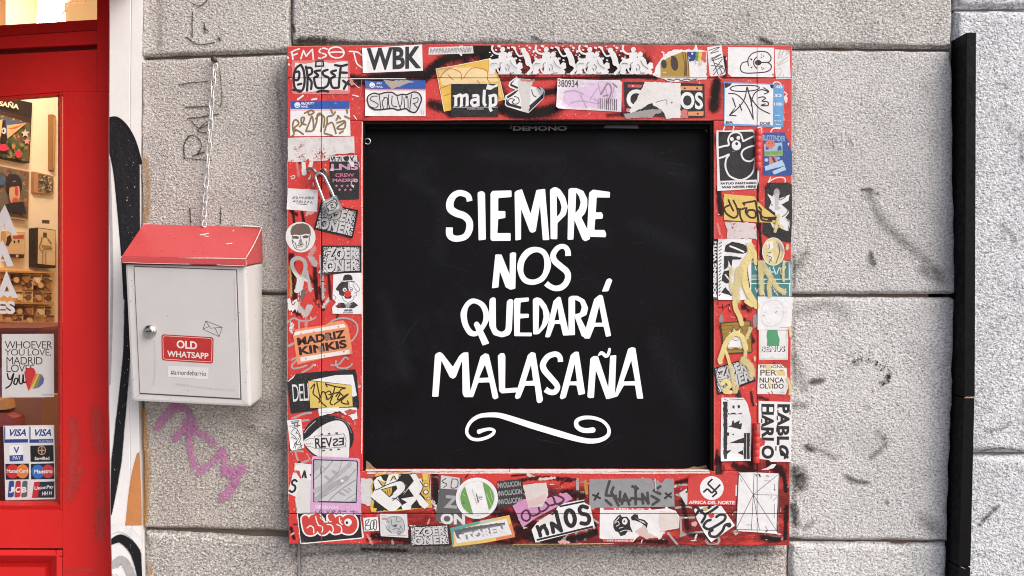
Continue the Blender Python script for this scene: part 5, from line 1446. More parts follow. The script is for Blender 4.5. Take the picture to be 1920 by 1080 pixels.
s.l('lettering', '870,520 830,560 840,620 890,640 925,600 900,530 880,520;900,525 940,580 1000,570 1030,540 1020,490;1030,540 1090,520 1130,470 1095,430;1130,470 1200,450 1190,390 1170,350 1220,350 1300,390 1280,430 1220,450 1200,420;1150,290 1230,340', 22, (84, 44, 62))
s.p('torn_paper', '843,238 960,222 1105,208 1125,300 1128,350 1090,430 1058,482 980,480 905,495 880,400', (216, 209, 204), 3); s.p('torn_paper', '880,420 1000,380 1100,330 1080,430 1000,470 910,480', (216, 190, 186), 6); s.p('torn_paper', '775,580 830,690 850,735 900,720 850,705 800,640', (196, 190, 188), 5)
s.done()
s = S('sticker', 'white tilted sticker with chunky black capitals between two black bars, bottom rail', VI, '940,740 1000,660 1140,560 1180,580 1250,450 1535,400 1540,440 1600,470 1652,712 985,884', (236, 236, 236), 2)
s.l('lettering', '1255,478 1545,418', 20, (36, 35, 37), False, False); s.l('lettering', '998,856 1632,704', 22, (36, 35, 37), False, False)
s.l('lettering', '1005,705 1025,750 1040,808;1035,745 1060,700 1085,690;1075,700 1105,740 1120,785', 42, (38, 37, 39)); s.l('lettering', '1165,665 1175,710 1185,765;1175,670 1230,710 1275,750;1215,535 1240,640 1268,735', 44, (38, 37, 39))
s.o('lettering', 1375, 608, 50, 88, 48, (38, 37, 39), -10); s.l('lettering', '1565,490 1510,475 1480,510 1500,555 1570,575 1590,630 1560,670 1500,665', 44, (38, 37, 39))
s.p('print', '1020,640 1150,565 1190,590 1180,640 1100,660 1050,690', (226, 222, 218), 5); s.l('print', '1000,640 1180,545', 4, (180, 174, 170))
s.done()
s = S('sticker', 'grey sticker with dark brushed letters and small crosses, bottom rail', PX, '1105,898 1221,897 1228,908 1232,899 1240,906 1248,897 1263,898 1265,950 1105,952', (150, 151, 153), 0)
s.l('lettering', '1112,928 1125,934;1122,925 1115,937;1248,925 1258,932;1258,925 1247,934', 4, (52, 51, 53)); s.l('lettering', '1143,902 1138,918 1136,929;1150,914 1146,924 1150,928;1138,929 1155,930;1136,938 1146,947;1150,930 1160,948;1163,922 1162,940;1152,934 1166,938;1172,926 1166,945;1172,926 1180,946;1168,938 1182,938;1192,912 1192,945;1184,934 1202,936;1186,912 1196,916;1206,944 1204,926 1216,944 1214,924;1238,912 1226,920 1238,926;1222,930 1236,938 1224,946', 5, (72, 70, 72), False); s.l('print', '1228,898 1230,920', 2.4, (196, 194, 192))
s.done()
s = S('torn_sticker', 'white and red name tag sticker with a black masked bird head, bottom rail', VJ, '-138,450 0,448 320,452 370,450 400,470 560,455 640,480 680,540 675,660 560,680 480,690 470,770 330,700 240,760 200,806 -100,800 -110,770 -142,765', (236, 236, 235), 0)
s.p('print', '-100,448 370,452 360,472 -100,472', (204, 76, 72)); s.t('lettering', 'HELLO', (10, 470), (320, 472), (10, 454), (238, 226, 224), .03); s.p('print', '-105,772 210,770 200,806 -100,800', (208, 92, 88)); s.t('lettering', 'MY NAME IS', (-60, 798), (200, 798), (-60, 778), (236, 220, 218), .02)
s.p('print', '470,480 640,500 676,545 672,655 480,690 460,600', (222, 212, 206), 8); s.p('print', '220,700 320,620 360,700 460,760 330,770', (214, 190, 184), 8)
s.p('drawing', '0,590 40,540 70,518 90,545 140,540 170,580 175,640 200,700 150,690 120,730 75,742 50,700 20,690 0,650', (40, 39, 41)); s.p('drawing', '-180,570 -120,560 -60,600 0,590 10,660 -80,650 -160,600', (40, 39, 41)) if False else None
s.p('drawing', '180,545 215,515 250,520 260,560 320,575 355,610 345,665 330,640 280,600 220,580 190,580', (40, 39, 41)); s.p('drawing', '215,540 250,570 310,590 335,620 280,590', (226, 226, 226))
s.e('drawing', 118, 590, 28, 34, (230, 230, 230)); s.e('drawing', 112, 590, 8, 12, (40, 39, 41)); s.l('drawing', '5,600 40,570 60,545;30,640 60,620 45,590 15,610;70,700 120,680 180,690;60,660 100,650', 7, (226, 226, 226))
s.done()
s = S('sticker', 'bright red sticker with an angular black bent line emblem in a white disc', VJ, '772,108 1282,114 1260,425 762,416', (208, 70, 66), 1)
s.e('print', 1013, 248, 122, 122, (238, 238, 238))
s.view = (1285, 885, 15.43)
for q in ('785,200 645,335 845,528', '1015,360 768,612 638,482 520,590', '850,540 915,600 780,722'):
    s.l('drawing', q, 52, (36, 35, 37), False, False)
s.view = VJ
s.t('lettering', 'AFRICA DEL NORTE', (774, 412), (1246, 416), (778, 376), (236, 222, 220), .04); s.p('print', '1258,215 1274,215 1272,325 1256,325', (232, 222, 220)); s.l('print', '1145,184 1180,184', 5, (220, 140, 136))
s.done()
s = S('torn_sticker', 'small white sticker corner tucked behind the bright red sticker', VJ, '676,300 755,252 765,300 770,415 745,420', (214, 213, 212), 0); s.e('print', 752, 288, 10, 10, (50, 48, 50)); s.done()
s = S('sticker', 'white sticker set diagonally with thick black letters and a tiny red heart, bottom right', VJ, '830,470 860,440 1110,430 1252,632 1005,802 940,715 860,570', (236, 236, 236), 0)
s.l('lettering', '850,440 880,470 850,520;900,480 980,450 1000,430;900,490 945,530 910,600;940,520 1000,490 1070,440', 28, (46, 45, 47)); s.l('lettering', '1060,545 1100,520 1150,530 1140,580 1050,640 980,670 930,640 960,590 1000,575', 27, (46, 45, 47)); s.l('lettering', '1195,615 1150,630 1120,690 1060,745 1000,740 990,700 1020,680', 28, (46, 45, 47)); s.e('lettering', 1190, 628, 26, 26, (46, 45, 47))
s.p('drawing', '1005,512 990,500 975,515 985,545 1010,560 1035,545 1040,515 1022,500', (206, 60, 58)); s.e('print', 945, 462, 28, 20, (196, 170, 120))
s.done()
s = S('sticker', 'tall white sticker with thin black lines radiating from one point, bottom right corner', VJ, '1288,88 1450,86 1702,98 1708,118 1680,716 1290,690 1264,670', (238, 238, 238), 0)
for q in ('1440,315 1298,98', '1440,315 1702,104', '1440,315 1692,320', '1440,315 1676,682', '1440,315 1503,682', '1440,315 1420,678', '1440,315 1264,668', '1440,315 1448,92', '1264,672 1678,684', '1704,115 1680,690', '1290,95 1264,668'): s.l('drawing', q, 5, (60, 60, 62), False)
s.l('drawing', '1310,150 1320,180;1555,172 1610,174;1660,210 1660,275;1650,262 1672,266;1640,380 1690,335;1658,410 1655,560;1625,330 1622,355;1370,625 1420,628;1565,640 1590,685', 4, (90, 90, 92), False); s.p('drawing', '1490,95 1510,108 1520,135 1505,130', (40, 40, 42), 2); s.p('drawing', '1560,690 1585,682 1580,700', (50, 50, 52)); s.p('drawing', '1296,92 1312,112 1300,116', (40, 40, 42)); s.l('drawing', '1465,105 1480,130;1575,120 1600,125', 9, (120, 120, 122)); s.l('print', '1700,190 1697,690', 4, (120, 118, 118))
s.done()
# --- right column
s = S('torn_sticker', 'black poster sticker with a white outlined ghost figure and two lines of capitals', VK, '250,95 665,78 690,100 700,160 715,340 720,500 742,530 735,660 712,740 560,752 270,768 265,400', (236, 236, 236), 0)
s.p('print', '276,106 665,100 690,150 702,250 705,400 712,520 722,640 300,655', (42, 41, 43))
s.l('drawing', '285,280 350,262 398,250 392,190 420,130 480,108 530,128 555,190 562,208 620,180 690,148;292,398 345,382 402,358 370,410 362,500 400,590 470,632 540,645 620,610 675,540 695,400;690,258 620,275 560,310 542,360 570,415 620,435 660,425 692,395;690,150 705,260', 20, (236, 236, 236))
s.e('drawing', 434, 184, 21, 22, (238, 238, 238)); s.e('drawing', 507, 170, 21, 22, (238, 238, 238)); s.e('drawing', 484, 255, 52, 56, (238, 238, 238)); s.e('drawing', 488, 236, 16, 17, (40, 39, 41)); s.l('drawing', '440,325 470,318', 6, (150, 150, 150))
s.t('lettering', 'FATUO FANTASMA', (308, 697), (712, 690), (308, 672), (52, 51, 53), .04); s.t('lettering', 'WAS NEVER HERE', (320, 740), (705, 732), (320, 712), (52, 51, 53), .04)
s.done()
s = S('sticker', 'blue sticker with a coral heart character, light blue ribbons and block capitals', VK, '790,112 1030,108 1040,150 1070,200 1110,340 1112,580 1090,600 795,592 780,575 782,300', (52, 82, 150), 0)
s.t('lettering', 'BUDTENDER', (778, 200), (1035, 212), (778, 138), (150, 180, 214), .02, .95); s.p('print', '796,240 1000,222 1006,370 800,378', (160, 190, 216), 2)
s.p('drawing', '812,270 850,245 850,300 815,310', (60, 90, 154), 3); s.p('drawing', '945,290 965,255 990,265 995,310 950,315', (60, 90, 154), 3); s.e('drawing', 865, 240, 54, 46, (214, 118, 100)); s.p('drawing', '825,262 908,262 875,300', (214, 118, 100)); s.e('drawing', 850, 232, 6, 8, (150, 60, 60)); s.e('drawing', 888, 230, 6, 8, (150, 60, 60))
s.p('print', '800,322 1005,312 1008,362 802,374', (134, 174, 92), 2); s.t('lettering', 'BE HAPPY', (820, 360), (990, 352), (820, 332), (110, 150, 76), .03); s.p('drawing', '850,385 925,378 965,460 900,500 850,470', (210, 130, 110), 2); s.p('drawing', '880,390 905,385 940,460 915,470', (52, 62, 110))
s.p('print', '800,495 1000,418 1032,482 812,542', (176, 204, 226), 2); s.p('print', '888,548 1028,488 1046,528 910,585', (176, 204, 226), 2); s.e('print', 822, 420, 22, 20, (176, 204, 226)); s.e('print', 950, 400, 26, 18, (150, 176, 206)); s.p('print', '1060,230 1078,228 1075,255 1066,260', (232, 230, 232))
s.done()
s = S('torn_sticker', 'black sticker with spiky white letters running downward, right edge', VK, '820,680 1050,672 1108,690 1112,1050 1100,1350 1050,1345 985,1330 850,1300 775,1250 780,1120 800,1000', (40, 39, 41), 0)
for q in ('832,800 890,830 930,760 950,860 1085,808 1070,880 990,920 1040,970 1075,1010 1020,1080 960,1040 900,1000 850,960 880,890', '860,1110 940,1120 1000,1050 1080,1120 1060,1220 960,1180 900,1190', '900,900 940,960 1000,940 990,1010 1050,1080 1010,1120 930,1080'): s.p('lettering', q, (230, 230, 229), 2)
s.l('lettering', '960,850 980,870 1040,830;850,890 890,930;940,960 975,960;1020,930 1060,1000 1000,1060;900,1130 960,1160', 9, (44, 43, 45)); s.l('lettering', '1000,930 1072,1005 1030,1075 1085,1110 1070,1215', 5, (214, 214, 214)); s.e('print', 938, 790, 34, 50, (166, 165, 165)); s.p('print', '915,800 965,800 955,990 920,980', (196, 195, 194), 4)
s.done()
s = S('sticker', 'yellow sticker with a thick dark brown handwritten tag, right side', VK, '345,800 690,830 715,880 800,960 840,990 930,1060 955,1125 700,1120 345,1095', (224, 194, 108), 1)
s.l('lettering', '395,870 420,930 450,990;450,875 490,960 498,1040 450,1070 370,1020 350,960 400,930;490,965 540,975 580,960;560,905 700,880;560,905 575,925;520,975 530,1060 555,1110;600,960 590,1010 640,1065 700,1060 690,990 620,985 610,1010;700,880 720,1000 735,1110;740,950 765,980;735,990 780,1060 850,1070 930,1065;760,1000 770,1090 880,1105;850,1085 925,1085', 21, (58, 36, 24))
s.done()
s = S('torn_sticker', 'scraped pinkish white paper patch below the yellow tag sticker', VL, '360,100 500,98 700,110 702,150 712,230 715,296 655,285 380,285 385,200', (216, 206, 204), 0, .25, 1.2)
s.done()
s = S('sticker', 'white sticker with black brush letters turned sideways and a black strip of capitals', VL, '272,288 655,288 650,975 278,970', (238, 238, 238), 0)
s.p('print', '222,290 274,290 272,968 224,960', (40, 39, 41)); s.t('lettering', 'BOMBING WITH', (260, 944), (262, 318), (224, 942), (236, 236, 236), .05)
for k in range(16): s.l('print', '%d,%d %d,%d' % (288, 345 + k * 39, 318 - k, 325 + k * 39), 9, (60, 60, 62), False)
s.p('lettering', '365,360 440,318 560,345 610,380 600,440 560,455 350,430', (40, 39, 41), 3); s.l('lettering', '415,370 480,395 565,432', 20, (236, 236, 236)); s.p('lettering', '348,480 420,478 550,500 520,520 440,520 430,600 400,560 385,610 345,635', (44, 43, 45), 3); s.p('lettering', '395,530 425,600 395,612', (232, 232, 232))
s.p('lettering', '345,650 400,640 410,770 380,790 320,760 325,700', (44, 43, 45), 3); s.l('lettering', '360,690 400,740', 16, (230, 230, 230)); s.p('lettering', '315,890 360,830 440,930 380,910', (42, 41, 43), 3); s.p('lettering', '560,600 600,540 620,700 640,820 615,895 590,840 560,720', (42, 41, 43), 2); s.l('lettering', '590,335 590,355;605,330 605,355', 3, (120, 130, 150))
s.done()
s = S('sticker', 'teal sticker with two white rounded name plates written over in white', VL, '652,530 1098,530 1104,700 1112,934 652,972', (70, 130, 130), 0)
s.l('print', '650,545 1060,545 1075,560 1078,720 1060,740 650,740;650,790 1065,790 1080,810 1082,930', 10, (232, 236, 235)); s.p('print', '1080,535 1100,535 1108,930 1088,930', (150, 186, 184))
s.l('lettering', '695,590 710,640 730,600 745,660;740,600 790,690 830,620;840,620 850,690;860,610 870,700;850,660 920,660;900,600 930,690 900,610;940,680 970,610 990,690;985,610 1010,640 1040,600;700,840 715,890 730,850;770,830 800,920;860,830 870,920;880,820 950,920;910,880 970,860;960,830 990,900 1040,850', 10, (226, 232, 230)); s.t('lettering', 'CARRETERA', (652, 722), (740, 722), (652, 690), (214, 226, 224), .02)
s.done()
s = S('sticker', 'cream oval sticker with a smudged pale face, right column', VL, ell(900, 430, 122, 155), (222, 206, 150), 1)
s.o('print', 900, 430, 122, 155, 8, (236, 234, 226)); s.p('print', '820,330 900,310 890,400 850,420', (236, 232, 220), 8); s.p('print', '930,310 985,340 1010,430 960,420', (176, 172, 168), 6); s.p('print', '830,470 900,440 905,540 850,530', (230, 224, 206), 8)
s.l('drawing', '850,345 855,385 845,400;838,445 870,442;830,475 870,490 880,510;850,510 880,530;960,350 970,440 930,560;850,560 870,520', 8, (74, 70, 78)); s.l('drawing', '990,360 1010,430 980,510', 5, (150, 150, 156))
s.done()
s = S('sticker', 'white square sticker with a faint pencil drawing of a bald head', VM, '725,-25 1118,-20 1105,300 1090,350 722,350', (240, 240, 240), 1)
s.l('drawing', '770,220 760,150 790,70 860,25 940,20 990,60 1010,120 1005,210 960,280 880,310 800,290 770,240;1010,105 1045,95 1055,130 1030,165 1010,155;780,170 805,150 825,170;925,105 945,95 970,110;840,270 860,275 875,265', 5, (206, 206, 208)); s.l('drawing', '785,190 805,196;925,155 940,145', 8, (90, 90, 94)); s.l('drawing', '975,323 1080,323', 4, (150, 150, 152))
s.done()
s = S('sticker', 'white card with a plain green figure above one dark cut word', VM, '738,352 1065,358 1068,420 1062,686 740,686', (234, 234, 232), 0)
s.p('drawing', '838,352 945,352 952,400 972,460 966,535 828,532 832,470 822,420 830,370', (84, 158, 112)); s.t('lettering', 'BENUS', (766, 602), (1034, 598), (768, 534), (46, 45, 47), .05); s.t('lettering', 'BENUS', (760, 598), (1022, 592), (764, 534), (236, 236, 235), .02)
s.l('print', '750,365 752,672;1052,375 1050,672;750,672 1050,674', 3, (190, 190, 190), False); s.t('lettering', 'arte', (862, 662), (902, 662), (862, 650), (170, 170, 170), .0)
s.done()
s = S('torn_sticker', 'white sticker with four rows of black capitals and cream smears', VM, '728,742 860,738 1000,742 1052,790 1060,1000 1030,1075 720,1072', (236, 235, 232), 0)
for tx, a, b, y, h, c in (('PERDONO', 750, 1032, 782, 34, (70, 68, 70)), ('PERO', 752, 1028, 866, 68, (120, 106, 76)), ('NUNCA', 745, 1020, 945, 58, (60, 58, 60)), ('OLVIDO', 745, 1015, 1012, 56, (60, 58, 60))): s.t('lettering', tx, (a, y), (b, y), (a, y - h), c, .02)
s.p('print', '820,745 880,745 870,800 820,790', (224, 206, 140), 7); s.p('print', '900,800 1020,810 1030,870 960,860', (222, 202, 136), 7); s.p('print', '860,890 880,970 870,1010 845,960', (226, 210, 150), 5); s.l('drawing', '930,930 945,975;840,1055 870,1080;880,1040 900,1080', 9, (190, 70, 60)); s.l('drawing', '950,1050 1000,1050 1010,1055', 3, (140, 140, 140))
s.done()
s = S('sticker', 'ochre square sticker with dark edge and a white crowned egg shape', VM, '298,268 640,242 650,260 668,600 650,610 352,628 330,600', (76, 62, 40), 0)
s.p('print', '310,280 632,255 655,595 362,612', (164, 128, 58)); s.l('print', '320,310 420,300 520,310 630,300;325,350 400,340 460,350;320,400 380,395;590,360 640,355;600,430 645,425;380,575 480,570 560,580;600,500 650,495', 5, (112, 82, 36))
s.p('drawing', smooth_pts(parse('390,555 400,500 430,450 480,430 530,450 560,510 565,545 520,560 480,545 430,560'), 1, 4, True)[0], (238, 238, 236)); s.p('drawing', '395,372 425,385 450,372 455,330 478,365 505,365 530,335 522,390 480,400 420,400', (236, 232, 220)); s.l('drawing', '435,455 470,470 510,462;390,560 430,545 480,560 530,545;430,395 440,330 455,320 480,350 530,325 560,360', 5, (84, 66, 36))
s.done()
zoer('black and grey speckled sticker tilted anticlockwise and smeared with cream paint', VM, '225,782 600,668 705,925 272,1085', 0)
s = S('torn_sticker', 'white sticker with distressed black and white capitals reading downward, lower right', VN, '316,92 560,95 590,130 612,170 650,330 652,500 640,802 306,805', (234, 234, 234), 0)
s.p('print', '335,140 385,138 384,400 378,780 340,784', (52, 51, 53), 4); s.p('print', '570,492 636,490 630,782 565,784', (52, 51, 53), 3); s.l('print', '600,495 598,780', 5, (226, 226, 226), False)
for q in ('438,182 465,182 462,215 442,215', '498,178 525,178 524,210 500,212', '390,266 420,280 420,268 470,262 480,278 545,264 545,278 390,282', '440,352 455,352 460,380 520,350 522,352 515,388 548,380 540,450 385,415 430,405', '560,545 575,545 570,604 400,604', '375,690 430,682 372,740', '500,712 560,682 562,742', '385,480 405,490 400,520 380,525'): s.p('lettering', q, (50, 49, 51), 2)
s.l('print', '345,110 390,125;410,108 560,115', 6, (110, 110, 112)); s.e('lettering', 450, 505, 10, 7, (50, 49, 51))
s.done()
s = S('torn_sticker', 'white sticker with two columns of black slab capitals reading downward, right edge', VN, '735,132 1105,142 1108,400 1095,815 870,815 850,795 742,782 735,500', (238, 238, 238), 0)
s.t('lettering', 'PABLØ', (946, 166), (930, 790), (1092, 168), (44, 43, 45), .045, 1.05); s.t('lettering', 'HARLO', (766, 162), (766, 780), (908, 166), (44, 43, 45), .045, 1.05)
for x, y in ((952, 168), (952, 232), (1088, 235), (772, 165), (772, 205), (905, 165), (905, 205), (945, 300), (945, 400), (770, 330), (770, 410), (940, 430), (930, 640), (778, 540)): s.l('lettering', '%d,%d %d,%d' % (x, y, x, y + 48), 13, (44, 43, 45), False, False)
s.p('print', '750,540 810,590 800,620 755,650', (196, 66, 62), 4)
s.done()
s = S('torn_sticker', 'thin white paper shred below the sticker of slab capitals', VN, '765,905 830,880 880,845 935,840 905,885 840,905', (234, 232, 230), 0, 0, .5); s.done()
# cream paint poured down the right column, over the stickers
cr = spray((226, 208, 142), .25, .25, .97, 420, .45)
cr2 = spray((224, 208, 152), .5, .5, .8, 300, .45)
spl = empty('paint_splash', P(1400, 500, FR - .0014), 'cream paint brushed and dripping down over the stickers of the right column', 'paint')
n = 0
for v, q, w, m in ((VL, '640,368 655,440 610,520 565,600 545,700', 17, cr), (VL, '645,380 690,450 705,560', 10, cr), (VL, '570,600 575,720 600,850 660,960 710,1040', 15, cr), (VL, '520,640 500,780 480,900 490,980', 20, cr2), (VL, '430,620 420,760 440,880', 9, cr2),
        (VL, '470,960 470,1030', 10, cr), (VM, '465,40 480,120 520,200 545,285', 11, cr), (VM, '600,30 660,70', 12, cr), (VM, '300,690 330,600 370,490 430,415 490,395 550,430 575,500 590,560', 12, cr), (VM, '300,690 305,715', 11, cr), (VM, '590,560 580,650 570,720', 10, cr2),
        (VM, '360,580 385,650 410,740', 7, cr), (VM, '410,740 440,860 465,1050', 10, cr2), (VM, '560,690 640,760 660,860', 18, cr2), (VM, '640,340 600,440', 10, cr2), (VM, '320,960 370,920 410,980 350,1040 420,1050', 10, cr), (VM, '480,1050 500,980', 8, cr2),
        (VL, '960,20 940,120 920,200', 9, cr2), (VL, '945,90 1000,160', 8, cr2), (VL, '770,560 830,660 880,740 940,830 1020,890', 14, cr2), (VL, '1050,400 1060,360', 7, cr2), (VL, '1020,540 1010,640 1015,760', 8, cr2), (VL, '750,560 760,700 770,900', 14, cr2), (VL, '870,740 850,830 860,920', 12, cr2),
        (VM, '1085,320 1090,420', 7, cr2), (VM, '1060,900 1090,1000 1085,1070', 8, cr2), (VM, '690,660 690,690', 6, cr2)):
    mb = MB(); mb.stroke(vw(v, parse(q)), w, m, plane(FR - .0014), True, True, n * 4e-5); n += 1
    mb.build('drip', parent=spl, cut=GAPS)

# ------------------------------------------------------------------ padlock through the staples
pl = empty('padlock', P(622, 400, FR - .02), 'square steel padlock with a long shackle hanging from two staples on the left', 'padlock')
PYF = FR - .024
mb = MB()
mb.prism([(604.3, 377.5), (630, 366), (641.5, 391), (616, 402.5)], steel, PYF, PYF + .016)
mb.build('body', parent=pl)
sp_ = plane(PYF - .0004)
mb = MB()
mb.poly([(607.5, 379), (629, 369.5), (637.5, 390), (616.5, 399)], ink((196, 196, 196)), sp_)
for k, q in enumerate(('612,382 618,378 627,374', '614,386 620,380 628,379 631,386 626,393 618,395 615,390', '619,385 624,383 621,390 627,388', '625,372 630,374 633,384', '611,381 614,392 617,397')):
    mb.stroke(parse(q), 1.5, ink((66, 64, 66)), lambda x, y, up, k=k: sp_(x, y, up + .00008 * (k + 1)), True)
mb.build('sticker_print', parent=pl)
mb = MB()
pts = [(608, 379), (604, 368), (599, 355), (594.5, 343), (591.5, 333), (593, 327.5), (599, 325), (605, 327), (609.5, 333), (615, 345), (621, 357), (626, 369)]
q, _ = smooth_pts(pts, 1)
mb.tube([P(x, y, PYF + .008) for x, y in q], .0028, steel, 10)
mb.build('shackle', parent=pl, smooth=True)

# ------------------------------------------------------------------ mailbox on its chain
mbx = empty('mailbox', P(360, 757, -.04), 'white metal mailbox with a red sloping lid hanging on the stone wall', 'mailbox')
mw = gloss((208, 206, 204), .32, 0, .15, 'white_enamel')
mw2 = gloss((198, 196, 194), .34, 0, .12, 'white_enamel')
def FY(y): return -.091 + (y - 498) / (757 - 498) * .020        # the front leans back towards its foot
def mf(up0=0.):
    return lambda x, y, up=0: (lambda q: (q[0], q[1] - up - up0, q[2]))(P(x, y, FY(y)))
f_ = mf()
TL, TR, BR_, BL_ = f_(234.6, 495), f_(460.6, 499), f_(469.3, 763), f_(246.8, 752)
def back(q, p): return (P(p[0], p[1], -.003))
bTL, bTR, bBR, bBL = P(270, 492, -.003), P(492.4, 493, -.003), P(492.8, 746, -.003), P(279, 737, -.003)
mb = MB()
mb.hexa([BL_, BR_, bBR, bBL, TL, TR, bTR, bTL], mw, .0045)
mb.build('body', parent=mbx, smooth=False)
def qd(v, s): return vw(v, parse(s))
gapm = gloss((70, 66, 64), .6, 0, 0, 'gap_shadow')
mb = MB(); mb.poly(qd(VQ, '116,280 667,299 691,994 148,963'), gloss((92, 89, 87), .6, 0, 0, 'door_seam'), mf(.00015)); mb.build('door_seam', parent=mbx)
mb = MB()
df, dbk = mf(.0022), mf(.0003)
q = qd(VQ, '120.5,285.5 662,304.5 684.5,986.5 151,957')
a = [df(*p) for p in q]; b = [dbk(*p) for p in q]
mb.hexa([a[3], a[2], b[2], b[3], a[0], a[1], b[1], b[0]], mw2, .0009)
door = mb.build('door', parent=mbx)
mb = MB()
ff = mf(.0004)
for p in ('148,964 107,1000', '690,995 737,1031'):
    mb.stroke(qd(VQ, p), .7, gloss((168, 164, 160), .5, 0, 0, 'fold_line'), ff, False, False)
mb.build('fold_line', parent=mbx)
# lid
LY = -.099
lr = gloss((190, 74, 75), .32, 0, .12, 'red_enamel')
l1, l2 = P(227, 481, LY), P(460.6, 485.5, LY)
l3, l4 = P(226.6, 493.5, LY), P(461.3, 498.6, LY)
r1, r2 = P(268, 419.5, -.004), P(491.3, 425.3, -.004)
b3, b4 = P(270, 487, -.004), P(493.4, 492, -.004)
bm = bmesh.new()
vv = [bm.verts.new(q) for q in (l1, l2, l3, l4, r1, r2, b3, b4)]
for f in ((0, 1, 5, 4), (0, 2, 3, 1), (1, 3, 7, 5), (0, 4, 6, 2), (2, 6, 7, 3), (4, 5, 7, 6)): bm.faces.new([vv[i] for i in f])
bmesh.ops.recalc_face_normals(bm, faces=bm.faces[:])
bmesh.ops.bevel(bm, geom=bm.edges[:], offset=.0016, segments=2, affect='EDGES')
mb = MB(); bm.verts.index_update()
mb.add([v.co[:] for v in bm.verts], [[v.index for v in f.verts] for f in bm.faces], lr); bm.free()
lid = mb.build('lid', parent=mbx)
# chips and scratches along the lid's edges
chip = spray((240, 226, 220), .2, 1.1, .95, 300, .5)
mb = MB(); n = 0
def lidp(x, y, up=0):
    t_ = max(0, min(1, (485 - y - (x - 350) * .02) / 62))
    Y = LY + .0 if y > 482 + (x - 227) * .02 else LY * (1 - t_) - .004 * t_
    q = P(x, y, Y)
    return (q[0], q[1] - .0004 - up, q[2] + .0003 + up * .5)
for q, w in (('49,231 200,232 400,238 560,240 708,243', 4), ('712,243 760,160 799,75', 4), ('165,58 200,56', 5), ('700,66 790,72', 5), ('380,232 375,218 388,206 400,208', 5), ('365,138 440,122 515,108', 4), ('490,120 515,126', 3), ('610,165 640,160', 4), ('645,95 650,90', 4), ('60,262 200,268 420,272', 2.5), ('560,276 715,282', 3), ('715,250 716,278', 3), ('52,235 60,228', 4)):
    mb.stroke(vw(VQ, parse(q)), w / 2.843 * 1.2, chip, lidp, True, True, n * 2e-5); n += 1
mb.build('paint_chip', parent=lid, wpar=PORG[lid])
# specks of dirt and chips on the enamel
rs = random.Random(4)
mb = MB()
for i in range(34):
    x, y = rs.choice((rs.uniform(240, 465), rs.uniform(240, 252), rs.uniform(458, 466))), rs.uniform(505, 745)
    if i > 24: x, y = rs.uniform(255, 465), rs.uniform(740, 752)
    r = rs.uniform(.3, .8)
    mb.poly(torn(ell(x, y, r, r * rs.uniform(.6, 1.6), 0, 7), r * .3, 99, i), ink((96, 84, 76)), lambda a, b, up: mf(.0024)(a, b, i * 1e-6))
for q, w in (('290,640 291,690 289,720', 5), ('440,520 441,600', 4), ('330,720 390,728 440,732', 7)):
    mb.stroke(parse(q), w, spray((170, 160, 150), 1.2, .6, .18, 200), lambda x, y, up: mf(.00235)(x, y, up), True, True, 0)
o = mb.build('dirt_speck', parent=mbx); o['kind'] = 'stuff'
# lock
c = mf(.0022)(210 + 207 / 2.843, 400 + 628 / 2.843)
mb = MB()
mb.lathe(c, [(.0118, .0005), (.0118, -.002), (.0105, -.0045), (.0085, -.006), (.0083, -.0085), (.0062, -.0095), (.003, -.0096)], gloss((206, 204, 202), .22, 1., 0, 'chrome'), 'y', 28)
mb.box((c[0] - .0045, c[1] - .0102, c[2] - .0009), (c[0] + .0045, c[1] - .0094, c[2] + .0009), gloss((20, 20, 20), .6, 0, 0, 'keyhole'))
mb.build('lock', parent=door, smooth=False)
mb = MB(); n = 0
for q in ('503,574 590,607 573,657 487,617 503,574', '503,574 527,612 590,607', '487,617 518,603', '573,657 552,611'):
    mb.stroke(qd(VQ, q), .85, ink((40, 38, 38)), mf(.0024 + n * 2e-5), False); n += 1
o = mb.build('envelope_drawing', parent=door, wpar=PORG[door])
def mfp(y0):
    return lambda Y: (lambda x, y, up=0: mf(.0025 + (-Y))(x, y, up))
mpr = mfp(0)
s = S('sticker', 'red plate with white capitals in a thin white border on the mailbox door', VQ, rounded(parse('266,644 544,660 541,801 268,783'), 14), (186, 50, 46), 0, Y=0., cut=False, pr=mpr, group='plates stuck on the mailbox', dirt=.08)
bq = rounded(parse('274,652 536,667 533,792 276,776'), 12); bq.append(bq[0])
s.mb('border_line').ribbon(vw(VQ, bq), 3.2 / 2.843, ink((228, 190, 186)), s.pr(), False)
s.t('lettering', 'OLD', (347, 718), (456, 726), (347, 675), (236, 226, 222), .03); s.t('lettering', 'WHATSAPP', (296, 763), (516, 776), (297, 731), (236, 226, 222), .028)
s.done()
s = S('sticker', 'small white strip with a line of thin dark lowercase letters on the mailbox door', VQ, '302,812 517,822 515,886 300,870', (226, 225, 224), 0, Y=0., cut=False, pr=mpr, group='plates stuck on the mailbox', dirt=.08)
s.t('lettering', '#amordebarrio', (314, 861), (503, 869), (316, 833), (56, 54, 54), .004)
s.done()
